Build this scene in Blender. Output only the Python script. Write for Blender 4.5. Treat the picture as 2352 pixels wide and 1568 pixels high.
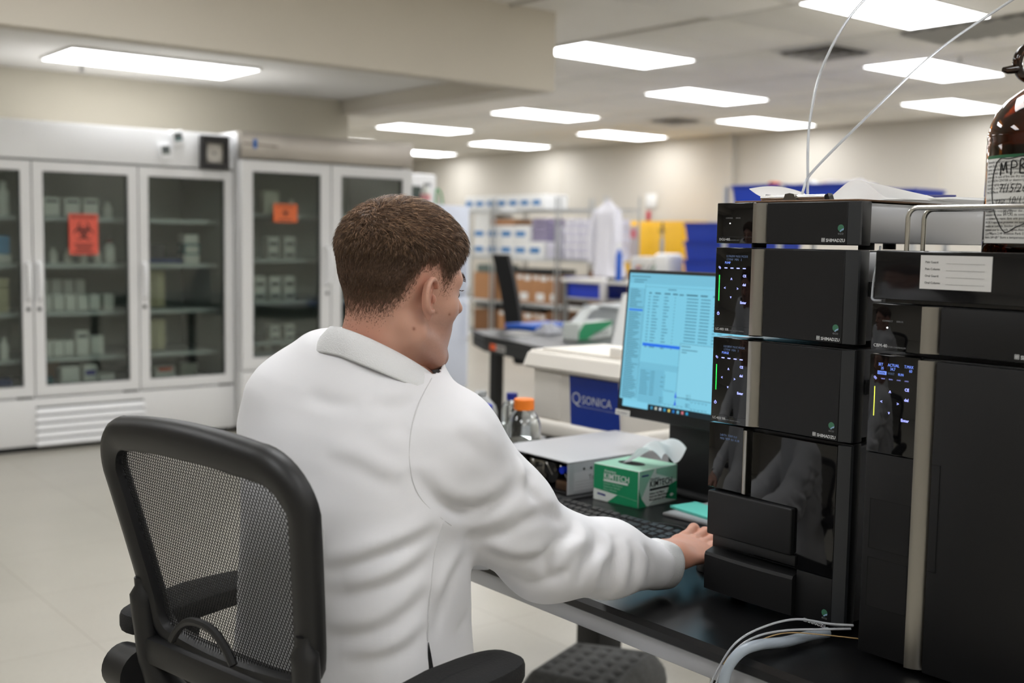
import bpy, bmesh, math, random
import numpy as np
from mathutils import Vector, Matrix, Euler

random.seed(7)
rng = np.random.default_rng(7)
for _o in list(bpy.data.objects):
    bpy.data.objects.remove(_o, do_unlink=True)
SC = bpy.context.scene
COL = SC.collection
PI = math.pi

# ------------------------------------------------------------------ camera, world, exposure
F_PX, YAW, PITCH, ROLL, CAM_Z = 2623.07, math.radians(51.211), math.radians(-5.093), math.radians(0.953), 1.33
_f = Vector((math.cos(PITCH) * math.cos(YAW), math.cos(PITCH) * math.sin(YAW), math.sin(PITCH)))
_r = _f.cross(Vector((0, 0, 1))).normalized()
_u = _r.cross(_f)
_r, _u = _r * math.cos(ROLL) + _u * math.sin(ROLL), -_r * math.sin(ROLL) + _u * math.cos(ROLL)
cam_data = bpy.data.cameras.new('camera')
cam = bpy.data.objects.new('camera', cam_data)
COL.objects.link(cam)
cam.matrix_world = Matrix(((_r.x, _u.x, -_f.x, 0), (_r.y, _u.y, -_f.y, 0), (_r.z, _u.z, -_f.z, CAM_Z), (0, 0, 0, 1)))
cam_data.sensor_width = 36.0
cam_data.lens = F_PX / 2352 * 36.0
cam_data.clip_start, cam_data.clip_end = 0.02, 80
cam_data.dof.use_dof = True
cam_data.dof.focus_distance = 1.72
cam_data.dof.aperture_fstop = 3.6
SC.camera = cam
SC.view_settings.view_transform = 'Standard'
SC.view_settings.look = 'None'
SC.view_settings.exposure = 0.0
SC.view_settings.gamma = 1.0
SC.view_settings.use_curve_mapping = False
world = bpy.data.worlds.new('world')
SC.world = world
world.use_nodes = True
world.node_tree.nodes['Background'].inputs[0].default_value = (0.9, 0.93, 1.0, 1)
world.node_tree.nodes['Background'].inputs[1].default_value = 0.05
cy = SC.cycles
cy.max_bounces, cy.diffuse_bounces, cy.glossy_bounces, cy.transmission_bounces, cy.transparent_max_bounces = 7, 4, 3, 6, 8
cy.caustics_reflective = cy.caustics_refractive = False
cy.use_adaptive_sampling, cy.adaptive_threshold = True, 0.04
PANEL_EMIT = 13.0            # brightness of every ceiling light panel
LAMP_TINT = (1.0, 0.985, 0.95)


# ------------------------------------------------------------------ helpers
def lin(c):
    out = []
    for v in c[:3]:
        v = v / 255.0
        out.append(v / 12.92 if v <= 0.04045 else ((v + 0.055) / 1.055) ** 2.4)
    return tuple(out) + (1.0,)


_mats = {}


def mat(name, rgb=(128, 128, 128), rough=0.5, metal=0.0, spec=0.5, trans=0.0, ior=1.45, emit=None, estr=1.0, noise=0.0,
        nscale=8.0, bump=0.0, bscale=200.0, alpha=1.0, coat=0.0, sss=0.0, aniso=None):
    if name in _mats:
        return _mats[name]
    m = bpy.data.materials.new(name)
    m.use_nodes = True
    nt = m.node_tree
    b = nt.nodes['Principled BSDF']
    base = lin(rgb)
    b.inputs['Base Color'].default_value = base
    b.inputs['Roughness'].default_value = rough
    b.inputs['Metallic'].default_value = metal
    b.inputs['Specular IOR Level'].default_value = spec
    b.inputs['Transmission Weight'].default_value = trans
    b.inputs['IOR'].default_value = ior
    b.inputs['Alpha'].default_value = alpha
    b.inputs['Coat Weight'].default_value = coat
    if sss:
        b.inputs['Subsurface Weight'].default_value = sss
        b.inputs['Subsurface Radius'].default_value = (1.0, 0.35, 0.2)
        b.inputs['Subsurface Scale'].default_value = 0.006
    if emit is not None:
        b.inputs['Emission Color'].default_value = lin(emit)
        b.inputs['Emission Strength'].default_value = estr
    tc = None
    if noise or bump:
        tc = nt.nodes.new('ShaderNodeTexCoord')
    if noise:
        n = nt.nodes.new('ShaderNodeTexNoise')
        n.inputs['Scale'].default_value = nscale
        n.inputs['Detail'].default_value = 6
        nt.links.new(tc.outputs['Object'], n.inputs['Vector'])
        r = nt.nodes.new('ShaderNodeMapRange')
        r.inputs['From Min'].default_value = 0.3
        r.inputs['From Max'].default_value = 0.7
        r.inputs['To Min'].default_value = 1.0 - noise
        r.inputs['To Max'].default_value = 1.0 + noise
        nt.links.new(n.outputs['Fac'], r.inputs['Value'])
        mx = nt.nodes.new('ShaderNodeVectorMath')
        mx.operation = 'SCALE'
        mx.inputs[0].default_value = base[:3]
        nt.links.new(r.outputs['Result'], mx.inputs['Scale'])
        nt.links.new(mx.outputs['Vector'], b.inputs['Base Color'])
    if bump:
        n2 = nt.nodes.new('ShaderNodeTexNoise')
        n2.inputs['Scale'].default_value = bscale
        n2.inputs['Detail'].default_value = 3
        nt.links.new(tc.outputs['Object'], n2.inputs['Vector'])
        bp = nt.nodes.new('ShaderNodeBump')
        bp.inputs['Strength'].default_value = bump
        bp.inputs['Distance'].default_value = 0.002
        nt.links.new(n2.outputs['Fac'], bp.inputs['Height'])
        nt.links.new(bp.outputs['Normal'], b.inputs['Normal'])
    _mats[name] = m
    return m


class MB:
    """collects shapes into one mesh; finish with build()"""

    def __init__(s):
        s.v, s.f, s.m, s.sm = [], [], [], []

    def add(s, vs, fs, mi=0, smooth=False, M=None):
        o = len(s.v)
        if M is not None:
            vs = [tuple(M @ Vector(p)) for p in vs]
        s.v += [tuple(p) for p in vs]
        s.f += [tuple(i + o for i in f) for f in fs]
        s.m += [mi] * len(fs)
        s.sm += [smooth] * len(fs)
        return s

    def box(s, x0, x1, y0, y1, z0, z1, bev=0.0, seg=2, mi=0, M=None):
        if bev <= 0:
            vs = [(x0, y0, z0), (x1, y0, z0), (x1, y1, z0), (x0, y1, z0), (x0, y0, z1), (x1, y0, z1), (x1, y1, z1), (x0, y1, z1)]
            return s.add(vs, [(0, 3, 2, 1), (4, 5, 6, 7), (0, 1, 5, 4), (1, 2, 6, 5), (2, 3, 7, 6), (3, 0, 4, 7)], mi, False, M)
        bm = bmesh.new()
        bmesh.ops.create_cube(bm, size=1)
        for v in bm.verts:
            v.co = Vector(((x0 + x1) / 2 + v.co.x * (x1 - x0), (y0 + y1) / 2 + v.co.y * (y1 - y0), (z0 + z1) / 2 + v.co.z * (z1 - z0)))
        bmesh.ops.bevel(bm, geom=list(bm.edges), offset=bev, segments=seg, affect='EDGES', profile=0.5)
        return s.from_bm(bm, mi, True, M)

    def from_bm(s, bm, mi=0, smooth=False, M=None):
        bm.verts.index_update()
        s.add([v.co.copy() for v in bm.verts], [[v.index for v in f.verts] for f in bm.faces], mi, smooth, M)
        bm.free()
        return s

    def prism(s, pts, z0, z1, mi=0, axis='z', smooth=False, M=None):
        """closed outline pts (a,b) extruded; axis z: (x,y), axis y: (x,z), axis x: (y,z)"""
        n = len(pts)

        def P(a, b, c):
            return {'z': (a, b, c), 'y': (a, c, b), 'x': (c, a, b)}[axis]
        vs = [P(a, b, z0) for a, b in pts] + [P(a, b, z1) for a, b in pts]
        fs = [tuple(range(n - 1, -1, -1)), tuple(range(n, 2 * n))] + [(i, (i + 1) % n, n + (i + 1) % n, n + i) for i in range(n)]
        if axis == 'y':
            fs = [tuple(reversed(f)) for f in fs]
        return s.add(vs, fs, mi, smooth, M)

    def cyl(s, p0, p1, r0, r1=None, n=16, mi=0, smooth=True, cap=True):
        r1 = r0 if r1 is None else r1
        return s.tube([p0, p1], [r0, r1], n, mi, smooth, cap)

    def tube(s, pts, r, n=10, mi=0, smooth=True, cap=True, closed=False):
        pts = [Vector(p) for p in pts]
        if not isinstance(r, (list, tuple)):
            r = [r] * len(pts)
        N = len(pts)
        o_v = []
        t0 = (pts[1] - pts[0]).normalized()
        a = t0.orthogonal().normalized()
        for i, p in enumerate(pts):
            if closed:
                t = (pts[(i + 1) % N] - pts[i - 1]).normalized()
            else:
                t = (pts[min(i + 1, N - 1)] - pts[max(i - 1, 0)]).normalized()
            a = (a - t * a.dot(t)).normalized()
            b = t.cross(a)
            for k in range(n):
                th = 2 * PI * k / n
                o_v.append(p + (a * math.cos(th) + b * math.sin(th)) * r[i])
        fs = []
        for i in range(N if closed else N - 1):
            j = (i + 1) % N
            for k in range(n):
                k2 = (k + 1) % n
                fs.append((i * n + k, i * n + k2, j * n + k2, j * n + k))
        s.add(o_v, fs, mi, smooth)
        if cap and not closed:
            s.add(o_v[:n], [tuple(range(n - 1, -1, -1))], mi, False)
            s.add(o_v[-n:], [tuple(range(n))], mi, False)
        return s

    def lathe(s, prof, c=(0, 0, 0), n=32, mi=0, smooth=True, caps=True):
        vs, fs = [], []
        for (r, z) in prof:
            for k in range(n):
                th = 2 * PI * k / n
                vs.append((c[0] + r * math.cos(th), c[1] + r * math.sin(th), c[2] + z))
        for i in range(len(prof) - 1):
            for k in range(n):
                k2 = (k + 1) % n
                fs.append((i * n + k, i * n + k2, (i + 1) * n + k2, (i + 1) * n + k))
        s.add(vs, fs, mi, smooth)
        if caps:
            if prof[0][0] > 1e-5:
                s.add(vs[:n], [tuple(range(n - 1, -1, -1))], mi)
            if prof[-1][0] > 1e-5:
                s.add(vs[-n:], [tuple(range(n))], mi)
        return s

    def quad(s, a, b, c, d, mi=0):
        return s.add([a, b, c, d], [(0, 1, 2, 3)], mi)

    def grid(s, fn, nu, nv, mi=0, smooth=True):
        vs = [fn(i / nu, j / nv) for j in range(nv + 1) for i in range(nu + 1)]
        fs = [(j * (nu + 1) + i, j * (nu + 1) + i + 1, (j + 1) * (nu + 1) + i + 1, (j + 1) * (nu + 1) + i) for j in range(nv) for i in range(nu)]
        return s.add(vs, fs, mi, smooth)

    def mesh(s, name):
        me = bpy.data.meshes.new(name)
        me.from_pydata(s.v, [], s.f)
        if any(s.m):
            me.polygons.foreach_set('material_index', s.m)
        if any(s.sm):
            me.polygons.foreach_set('use_smooth', s.sm)
        me.update()
        return me

    def build(s, name, mats, parent=None, loc=(0, 0, 0), rot=(0, 0, 0), sharp=40):
        me = s.mesh(name)
        for m in (mats if isinstance(mats, (list, tuple)) else [mats]):
            me.materials.append(m)
        if any(s.sm):
            me.set_sharp_from_angle(angle=math.radians(sharp))
        return link(name, me, parent, loc, rot)


def link(name, me, parent=None, loc=(0, 0, 0), rot=(0, 0, 0)):
    o = bpy.data.objects.new(name, me)
    COL.objects.link(o)
    o.location = loc
    o.rotation_euler = rot
    if parent is not None:
        o.parent = parent
    return o


def tag(o, label=None, cat=None, group=None, kind=None):
    if label:
        o['label'] = label
    if cat:
        o['category'] = cat
    if group:
        o['group'] = group
    if kind:
        o['kind'] = kind
    return o


def thing(name, label, cat, loc=(0, 0, 0), rotz=0.0, group=None):
    o = bpy.data.objects.new(name, None)
    COL.objects.link(o)
    o.empty_display_size = 0.05
    o.location = loc
    o.rotation_euler = (0, 0, rotz)
    return tag(o, label, cat, group)


def copy_tree(o, parent=None):
    c = o.copy()
    COL.objects.link(c)
    c.parent = parent
    for ch in list(o.children):
        copy_tree(ch, c)
    return c


def solidify(me_ob, t, offset=-1.0):
    md = me_ob.modifiers.new('thickness', 'SOLIDIFY')
    md.thickness = t
    md.offset = offset
    return me_ob


def text(name, s, size, m, parent, loc, rot=(PI / 2, 0, 0), align='LEFT', ext=0.00015, xs=1.0, bold=0.0):
    """flat lettering; by default stands on a face that looks towards local -y"""
    cu = bpy.data.curves.new(name, 'FONT')
    cu.body = s
    cu.size = size
    cu.extrude = ext
    cu.offset = bold
    cu.align_x = align
    cu.resolution_u = 2
    ob = bpy.data.objects.new(name, cu)
    me = bpy.data.meshes.new_from_object(ob)
    bpy.data.objects.remove(ob)
    bpy.data.curves.remove(cu)
    if xs != 1.0:
        for v in me.vertices:
            v.co.x *= xs
    me.materials.clear()
    me.materials.append(m)
    return link(name, me, parent, loc, rot)


def catmull(pts, n=8):
    pts = [Vector(p) for p in pts]
    P = [pts[0] * 2 - pts[1]] + pts + [pts[-1] * 2 - pts[-2]]
    out = []
    for i in range(1, len(P) - 2):
        p0, p1, p2, p3 = P[i - 1:i + 3]
        for k in range(n):
            t = k / n
            out.append(0.5 * ((2 * p1) + (p2 - p0) * t + (2 * p0 - 5 * p1 + 4 * p2 - p3) * t * t + (3 * p1 - p0 - 3 * p2 + p3) * t ** 3))
    out.append(P[-2])
    return out


def at(x, y, X=None, Y=None, Z=None, D=None):
    """world point seen at photograph pixel (x, y) on a given real plane"""
    d = _f + _r * ((x - 1176) / F_PX) + _u * ((784 - y) / F_PX)
    t = X / d.x if X is not None else Y / d.y if Y is not None else (Z - CAM_Z) / d.z if Z is not None else D
    return Vector((0, 0, CAM_Z)) + d * t

# ------------------------------------------------------------------ the room
M_WALL = mat('wall_paint', (196, 191, 181), 0.75, noise=0.025, nscale=1.2)
M_CEIL = mat('ceiling_tile_white', (226, 223, 217), 0.9, noise=0.02, nscale=3, bump=0.15, bscale=90)
M_BULK = mat('bulkhead_paint', (208, 201, 188), 0.8, noise=0.02, nscale=1.0)
M_GRID = mat('ceiling_grid_enamel', (205, 202, 196), 0.5)
M_TRIM = mat('pale_trim', (196, 190, 178), 0.6)
M_PANEL = mat('light_diffuser', (255, 255, 255), 0.6, emit=(252, 253, 255), estr=PANEL_EMIT)
M_PANEL2 = mat('alcove_light_diffuser', (255, 255, 255), 0.6, emit=(252, 253, 255), estr=PANEL_EMIT * .6)
M_FRAME = mat('light_frame', (225, 224, 220), 0.4)
M_VENT = mat('vent_enamel', (196, 194, 190), 0.5)
M_VENTD = mat('vent_dark', (58, 57, 55), 0.8)


def floor_material():
    m = bpy.data.materials.new('vinyl_floor_tile')
    m.use_nodes = True
    nt = m.node_tree
    N = nt.nodes.new
    b = nt.nodes['Principled BSDF']
    tc = N('ShaderNodeTexCoord')
    br = N('ShaderNodeTexBrick')
    br.offset = 0.0
    br.inputs['Scale'].default_value = 1.0
    br.inputs['Brick Width'].default_value = 0.61
    br.inputs['Row Height'].default_value = 0.61
    br.inputs['Mortar Size'].default_value = 0.0022
    br.inputs['Mortar Smooth'].default_value = 0.4
    br.inputs['Color1'].default_value = lin((180, 176, 165))
    br.inputs['Color2'].default_value = lin((177, 173, 162))
    br.inputs['Mortar'].default_value = lin((153, 147, 135))
    nt.links.new(tc.outputs['Object'], br.inputs['Vector'])
    n = N('ShaderNodeTexNoise')
    n.inputs['Scale'].default_value = 1.6
    n.inputs['Detail'].default_value = 9
    n.inputs['Roughness'].default_value = 0.62
    nt.links.new(tc.outputs['Object'], n.inputs['Vector'])
    n2 = N('ShaderNodeTexNoise')
    n2.inputs['Scale'].default_value = 60
    n2.inputs['Detail'].default_value = 4
    nt.links.new(tc.outputs['Object'], n2.inputs['Vector'])
    r = N('ShaderNodeMapRange')
    r.inputs['From Min'].default_value, r.inputs['From Max'].default_value = 0.25, 0.75
    r.inputs['To Min'].default_value, r.inputs['To Max'].default_value = 0.93, 1.06
    nt.links.new(n.outputs['Fac'], r.inputs['Value'])
    r2 = N('ShaderNodeMapRange')
    r2.inputs['From Min'].default_value, r2.inputs['From Max'].default_value = 0.3, 0.7
    r2.inputs['To Min'].default_value, r2.inputs['To Max'].default_value = 0.97, 1.03
    nt.links.new(n2.outputs['Fac'], r2.inputs['Value'])
    mu = N('ShaderNodeMath')
    mu.operation = 'MULTIPLY'
    nt.links.new(r.outputs['Result'], mu.inputs[0])
    nt.links.new(r2.outputs['Result'], mu.inputs[1])
    sc = N('ShaderNodeVectorMath')
    sc.operation = 'SCALE'
    nt.links.new(br.outputs['Color'], sc.inputs[0])
    nt.links.new(mu.outputs['Value'], sc.inputs['Scale'])
    nt.links.new(sc.outputs['Vector'], b.inputs['Base Color'])
    b.inputs['Roughness'].default_value = 0.28
    b.inputs['Specular IOR Level'].default_value = 0.45
    return m


RX0, RX1, RY0, RY1, RZ = -3.4, 12.3, -4.2, 18.6, 2.81
AX, AY, AZ = 4.74, 8.13, 2.42              # alcove: end of return, fridge wall, low ceiling
BY, BX, BZ = 5.84, 5.02, 2.31              # bulkhead face, its end, its underside


def structure(name, mb, m, parent=None):
    o = mb.build(name, m, parent)
    return tag(o, kind='structure') if parent is None else o


structure('floor', MB().box(RX0 - .15, RX1 + .15, RY0 - .15, RY1 + .15, -0.1, 0.0), floor_material())
ceiling = structure('ceiling', MB().box(RX0 - .15, RX1 + .15, RY0 - .15, RY1 + .15, RZ + 0.018, RZ + 0.12), M_CEIL)
structure('wall_back', MB().box(RX1, RX1 + .12, RY0, RY1, 0, RZ + .018), M_WALL)
structure('wall_front', MB().box(RX0 - .12, RX0, RY0, AY, 0, RZ + .018), M_WALL)
structure('wall_right', MB().box(RX0, RX1, RY0 - .12, RY0, 0, RZ + .018), M_WALL)
structure('wall_far', MB().box(AX + .2, RX1, RY1, RY1 + .12, 0, RZ + .018), M_WALL)
structure('wall_left', MB().box(RX0, AX + .06, AY, AY + .12, 0, RZ + .018), mat('alcove_wall_paint', (196, 190, 174), .8, noise=.02, nscale=1.0))
structure('wall_side', MB().box(AX - .06, AX + .06, AY + .12, RY1, 0, RZ + .018), M_WALL)
bulk = MB()
bulk.box(RX0, BX, BY, BY + .12, BZ, RZ + .018)
structure('trim_1', bulk, M_BULK)
structure('trim_2', MB().box(AX, BX, BY + .12, AY, BZ, RZ + .018), M_BULK)
structure('ceiling_alcove', MB().box(RX0, AX, BY + .12, AY, AZ, AZ + .05), M_CEIL)
structure('trim_3', MB().box(RX1 - .07, RX1, 10.47, 10.78, 0, RZ + .018), M_WALL)
for i, yy in enumerate((7.37, 14.1, 17.4)):
    structure('trim_%d' % (i + 4), MB().box(RX1 - .006, RX1, yy - .02, yy + .02, 0, RZ + .018), M_TRIM)
structure('baseboard_back', MB().box(RX1 - .012, RX1, RY0, 10.47, 0, .1), mat('base_vinyl', (92, 90, 88), .5))

# ceiling lights: the measured panels in view, and the same pattern on over the rest of the room
PITCH_Y = 2.535


def row_y(k):
    return 4.233 + 1.205 * k


LIGHTS = []
for k in range(-4, 3):
    X = 6.468 + 2.437 * k
    for n in range(-5, 6):
        Y = row_y(k) + PITCH_Y * n
        if RX0 + .7 < X < RX1 - .7 and RY0 + .5 < Y < RY1 - .5:
            if X < BX + .75 and Y > BY - .5:
                continue
            LIGHTS.append((X, Y))
LW, LD = 0.60, 0.29
panel_mesh = MB().box(-LW, LW, -LD, LD, 0, .012, 0.01, 2).mesh('diffuser')
panel_mesh.materials.append(M_PANEL)
fr = MB()
for a in ((-LW - .012, LW + .012, -LD - .012, -LD), (-LW - .012, LW + .012, LD, LD + .012), (-LW - .012, -LW, -LD, LD), (LW, LW + .012, -LD, LD)):
    fr.box(a[0], a[1], a[2], a[3], .002, .02)
frame_mesh = fr.mesh('light_frame')
frame_mesh.materials.append(M_FRAME)
SEEN = {(0, 1): 'nearest whole ceiling light right of the bulkhead corner', (0, 0): 'largest ceiling light, cut by the top edge above the clear tubes',
        (1, 0): 'ceiling light just left of the amber bottle handle', (1, 1): 'ceiling light in the middle, second back from the bulkhead corner',
        (1, 2): 'ceiling light above the seated man, right of the smaller distant one', (1, 3): 'ceiling light farthest left over the stainless-topped refrigerator',
        (2, 0): 'ceiling light partly hidden behind the amber bottle shoulder', (2, 1): 'ceiling light crossed at its right end by a clear tube',
        (2, 2): 'ceiling light before the warm patch of the back wall', (2, 3): 'small ceiling light near the back wall over the lab coat rack'}
for X, Y in LIGHTS:
    k = round((X - 6.468) / 2.437)
    n = round((Y - row_y(k)) / PITCH_Y)
    lab = SEEN.get((k, n))
    t = thing('ceiling_light', 'flat white ' + lab if lab else 'flat white ceiling light panel out of the picture over the near room', 'ceiling light', (X, Y, RZ - .006), 0, 'ceiling light panels')
    link('diffuser', panel_mesh, t)
    link('light_frame', frame_mesh, t)
for X in (2.84, -.2):
    pm = panel_mesh.copy()
    pm.materials[0] = M_PANEL2
    t = thing('ceiling_light', 'long ceiling light in the low alcove ceiling above the refrigerators' if X > 2 else 'ceiling light out of the picture in the alcove ceiling', 'ceiling light', (X, 7.24, AZ - .02), 0, 'alcove lights')
    link('diffuser', pm, t)
    link('light_frame', frame_mesh, t)

# lay-in ceiling tiles, one object each where the picture shows the ceiling
tile_mesh = MB().box(-.604, .604, -.3105, .3105, 0, .02, 0.004, 1).mesh('ceiling_tile')
tile_mesh.materials.append(M_CEIL)
bars = MB()
ncount = 0
for c in range(-2, 6):
    Xc = 6.468 + 1.2185 * c
    if Xc > RX1 - .5:
        continue
    kf = c / 2
    y0 = 4.233 + 1.205 * kf
    for n in range(-6, 24):
        Yc = y0 + PITCH_Y / 4 * n
        if Yc < 2.6 or Yc > 17.6 or (Xc < BX + .66 and Yc > BY - .35):
            continue
        d = Vector((Xc, Yc, RZ - CAM_Z))
        px = 1176 + F_PX * d.dot(_r) / d.dot(_f)
        py = 784 - F_PX * d.dot(_u) / d.dot(_f)
        if px < 640 or px > 2480 or py < -90:
            continue
        if any(abs(Xc - lx) < .5 and abs(Yc - ly) < .25 for lx, ly in LIGHTS):
            continue
        link('ceiling_tile', tile_mesh, ceiling, (Xc, Yc, RZ - .001))
        ncount += 1
    bars.box(Xc - .6092 - .006, Xc - .6092 + .006, 2.6, 17.9, RZ - .004, RZ + .018)
print('ceiling tiles', ncount)
bars.build('ceiling_grid_bars', M_GRID, ceiling)


def diffuser(loc, label, s=.3, rotz=0.0):
    t = thing('air_diffuser', label, 'air vent', loc, rotz, 'ceiling air vents')
    b = MB()
    for k in range(4):
        M = Matrix.Rotation(k * PI / 2, 4, 'Z')
        b.add([(-s, -s, 0), (s, -s, 0), (s - .04, -s + .04, -.012), (-s + .04, -s + .04, -.012)], [(0, 3, 2, 1)], 0, False, M)
    b.build('vent_frame', M_VENT, t)
    for j in range(3):
        a, c = s - .06 - j * .07, s - .115 - j * .07
        q = MB()
        for k in range(4):
            M = Matrix.Rotation(k * PI / 2, 4, 'Z')
            q.add([(-a, -a, -.03), (a, -a, -.03), (c, -c, .0), (-c, -c, .0)], [(0, 3, 2, 1), (0, 1, 2, 3)], 0, False, M)
        q.build('vent_vane', M_VENT, t)
    MB().box(-s + .03, s - .03, -s + .03, s - .03, -.004, -.001).build('vent_throat', M_VENTD, t)
    return t


diffuser((7.42, 5.47, RZ - .004), 'square ceiling air vent between the clear tubes and the lights')
diffuser((10.3, 9.73, RZ - .004), 'small distant square ceiling air vent left of the pilaster', .27)
t = thing('return_grille', 'louvred return air grille in the ceiling near the bottle', 'air vent', (7.42, 4.05, RZ - .006), 0, 'ceiling air vents')
MB().box(-.3, .3, -.58, .58, 0, .004).build('grille_back', mat('grille_shadow', (120, 118, 114), .8), t)
for j in range(9):
    y = -.52 + j * .13
    MB().add([(-.29, y, -.002), (.29, y, -.002), (.29, y + .085, -.018), (-.29, y + .085, -.018)], [(0, 1, 2, 3), (3, 2, 1, 0)]).build('louvre', M_VENT, t)
for (px, py, lab, pl) in ((1018, 352, 'tiny ceiling sprinkler head near the back lights', dict(Z=RZ)), (2205, 132, 'tiny ceiling sprinkler head beside the bottle handle', dict(Z=RZ)), (188, 150, 'tiny sprinkler head under the alcove light', dict(Z=AZ))):
    p = at(px, py, **pl)
    b = MB().cyl((0, 0, 0), (0, 0, -.035), .012, .009, 10).cyl((0, 0, -.035), (0, 0, -.04), .022, .022, 12)
    o = b.build('sprinkler_head', mat('sprinkler_steel', (150, 148, 145), .35, .8), None, (p.x, p.y, p.z - .002))
    tag(o, lab, 'sprinkler', 'sprinkler heads')

# ------------------------------------------------------------------ bench
M_BLACK = mat('black_laminate', (12, 12, 13), 0.3, bump=0.04, bscale=500)
M_EDGE = mat('black_edge_band', (38, 38, 39), 0.35)
M_RAIL = mat('rail_grey_enamel', (176, 177, 180), 0.35, 0.25)
M_LEG = mat('black_powder_coat', (22, 22, 23), 0.55)
DZ = 0.748
bench = thing('lab_bench', 'black-topped laboratory bench with a pale metal front rail, under the instruments', 'bench', (1.239, -0.45, 0))
BL, BD = 3.19, 1.36
top = MB()
pts = [(0.006, DZ - .024), (0.0, DZ - .020), (0.0, DZ - .008), (0.007, DZ), (BD, DZ), (BD, DZ - .024)]
n = len(pts)
top.add([(a, 0, b) for a, b in pts] + [(a, BL, b) for a, b in pts],
        [tuple(range(n)), tuple(range(2 * n - 1, n - 1, -1))] + [(i, n + i, n + (i + 1) % n, (i + 1) % n) for i in range(n)])
top.build('bench_top', M_BLACK, bench)
MB().box(0.014, 0.04, 0.03, BL - .42, DZ - .056, DZ - .0245, .003).build('front_rail', M_RAIL, bench)
MB().box(BD - .05, BD - .02, 0.03, BL - .03, DZ - .056, DZ - .0245, .003).build('rear_rail', M_RAIL, bench)
for yy in (0.06, 1.66, BL - .06):
    MB().box(0.04, BD - .05, yy - .02, yy + .02, DZ - .056, DZ - .0245).build('cross_rail', M_RAIL, bench)
for xx, yy, w in ((1.23, 3.05, .052), (1.22, 2.52, .028), (1.23, .3, .05), (.1, .2, .03), (.1, 2.7, .03)):
    MB().box(xx - w, xx + w, yy - w, yy + w, 0.0, DZ - .0565, .004).build('leg', M_LEG, bench)

# ------------------------------------------------------------------ instrument finishes
M_DARK = mat('instrument_charcoal', (19, 19, 20), 0.5, spec=.35, bump=0.03, bscale=900)
M_DARK2 = mat('instrument_charcoal_trim', (40, 42, 45), 0.45)
M_GLOSS = mat('black_gloss_panel', (9, 9, 10), 0.06, spec=0.6)
M_JET = mat('instrument_black', (8, 8, 9), 0.45)
M_SILV = mat('brushed_silver', (158, 155, 149), 0.32, 1.0)
M_BODY = mat('silver_enamel', (172, 173, 176), 0.36, 0.55)
M_SEAM = mat('seam_black', (5, 5, 5), 0.8)
M_LTR = mat('lettering_pale', (205, 207, 208), 0.5)
M_LTR2 = mat('lettering_dim', (120, 122, 124), 0.5)
M_ICON = mat('icon_light', (150, 160, 255), 0.5, emit=(165, 172, 255), estr=1.5)
M_DISP = mat('display_dim', (70, 84, 110), 0.5, emit=(80, 98, 130), estr=0.35)
M_DISPB = mat('display_bright', (90, 120, 220), 0.5, emit=(120, 150, 240), estr=0.8)
M_LEDG = mat('status_green', (40, 240, 90), 0.4, emit=(40, 236, 84), estr=1.6)
M_LEDY = mat('status_yellow', (225, 235, 70), 0.4, emit=(226, 232, 84), estr=1.3)
M_LED = mat('indicator_white', (255, 255, 255), 0.4, emit=(255, 255, 255), estr=2.5)
M_ECO = mat('eco_teal', (66, 88, 92), 0.45)
M_ECOG = mat('eco_green', (58, 110, 84), 0.5)
M_ECOB = mat('eco_blue', (140, 170, 205), 0.5)
ROT = -PI / 2


def eco_badge(p, x, z):
    """small square badge with a leaf disc, a pale footprint sweep and the word eco"""
    t = MB().box(x, x + .0155, -.0003, .0002, z, z + .0168).build('eco_badge', M_ECO, p, (0, .0015, 0))
    MB().cyl((x + .0078, -.0004, z + .0108), (x + .0078, -.0008, z + .0108), .0052, n=20).build('leaf_disc', M_ECOG, t)
    f = MB()
    ol = [(.0062, .0058), (.0078, .0052), (.0098, .0072), (.0128, .0078), (.0132, .0108), (.0116, .0098), (.0100, .0092), (.0084, .0082)]
    f.prism([(x + a, z + b) for a, b in ol], -.0013, -.0009, axis='y')
    f.build('foot_sweep', M_ECOB, t)
    text('eco_word', 'eco', .0058, M_LTR2, t, (x + .0078, -.0005, z + .0012), align='CENTER', xs=1.15)


def maker_mark(p, x0, x1, z, size=.0066):
    t = text('maker_name', 'SHIMADZU', size, M_LTR, p, (x0 + .0078, .0008, z - .0008), xs=1.0, bold=.00012)
    w = max(v.co.x for v in t.data.vertices)
    s = (x1 - x0 - .0078) / w
    for v in t.data.vertices:
        v.co.x *= s
    b = MB()
    a, th = .0058, .0006
    for q in ((0, a, 0, th), (0, a, a - th, a), (0, th, 0, a), (a - th, a, 0, a), (a / 2 - th / 2, a / 2 + th / 2, .001, a - .001), (.001, a - .001, a / 2 - th / 2, a / 2 + th / 2)):
        b.box(x0 + q[0], x0 + q[1], .0006, .0010, z - .001 + q[2], z - .001 + q[3])
    b.tube([(x0 + a / 2 + .0017 * math.cos(k * PI / 8), .0008, z - .001 + a / 2 + .0017 * math.sin(k * PI / 8)) for k in range(16)], .0003, 4, closed=True)
    b.build('maker_emblem', M_LTR, p)


def silver_pillar(p, x0, x1, z0, z1, y=-.003):
    """curved silver strip, proud at its left edge and rolling back to the right"""
    b = MB()
    prof = []
    for i in range(11):
        a = i / 10
        prof.append((x0 + (x1 - x0) * a, y + .015 * a ** 2.2))
    prof = [(x0, .0125)] + prof + [(x1, .0125)]
    n = len(prof)
    b.add([(a, c, z0) for a, c in prof] + [(a, c, z1) for a, c in prof], [tuple(range(n)), tuple(range(2 * n - 1, n - 1, -1))], 0, False)
    b.add([(a, c, z0) for a, c in prof] + [(a, c, z1) for a, c in prof], [(i + 1, i, n + i, n + i + 1) for i in range(n - 1)], 0, True)
    return b.build('silver_strip', M_SILV, p, sharp=35)


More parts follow.
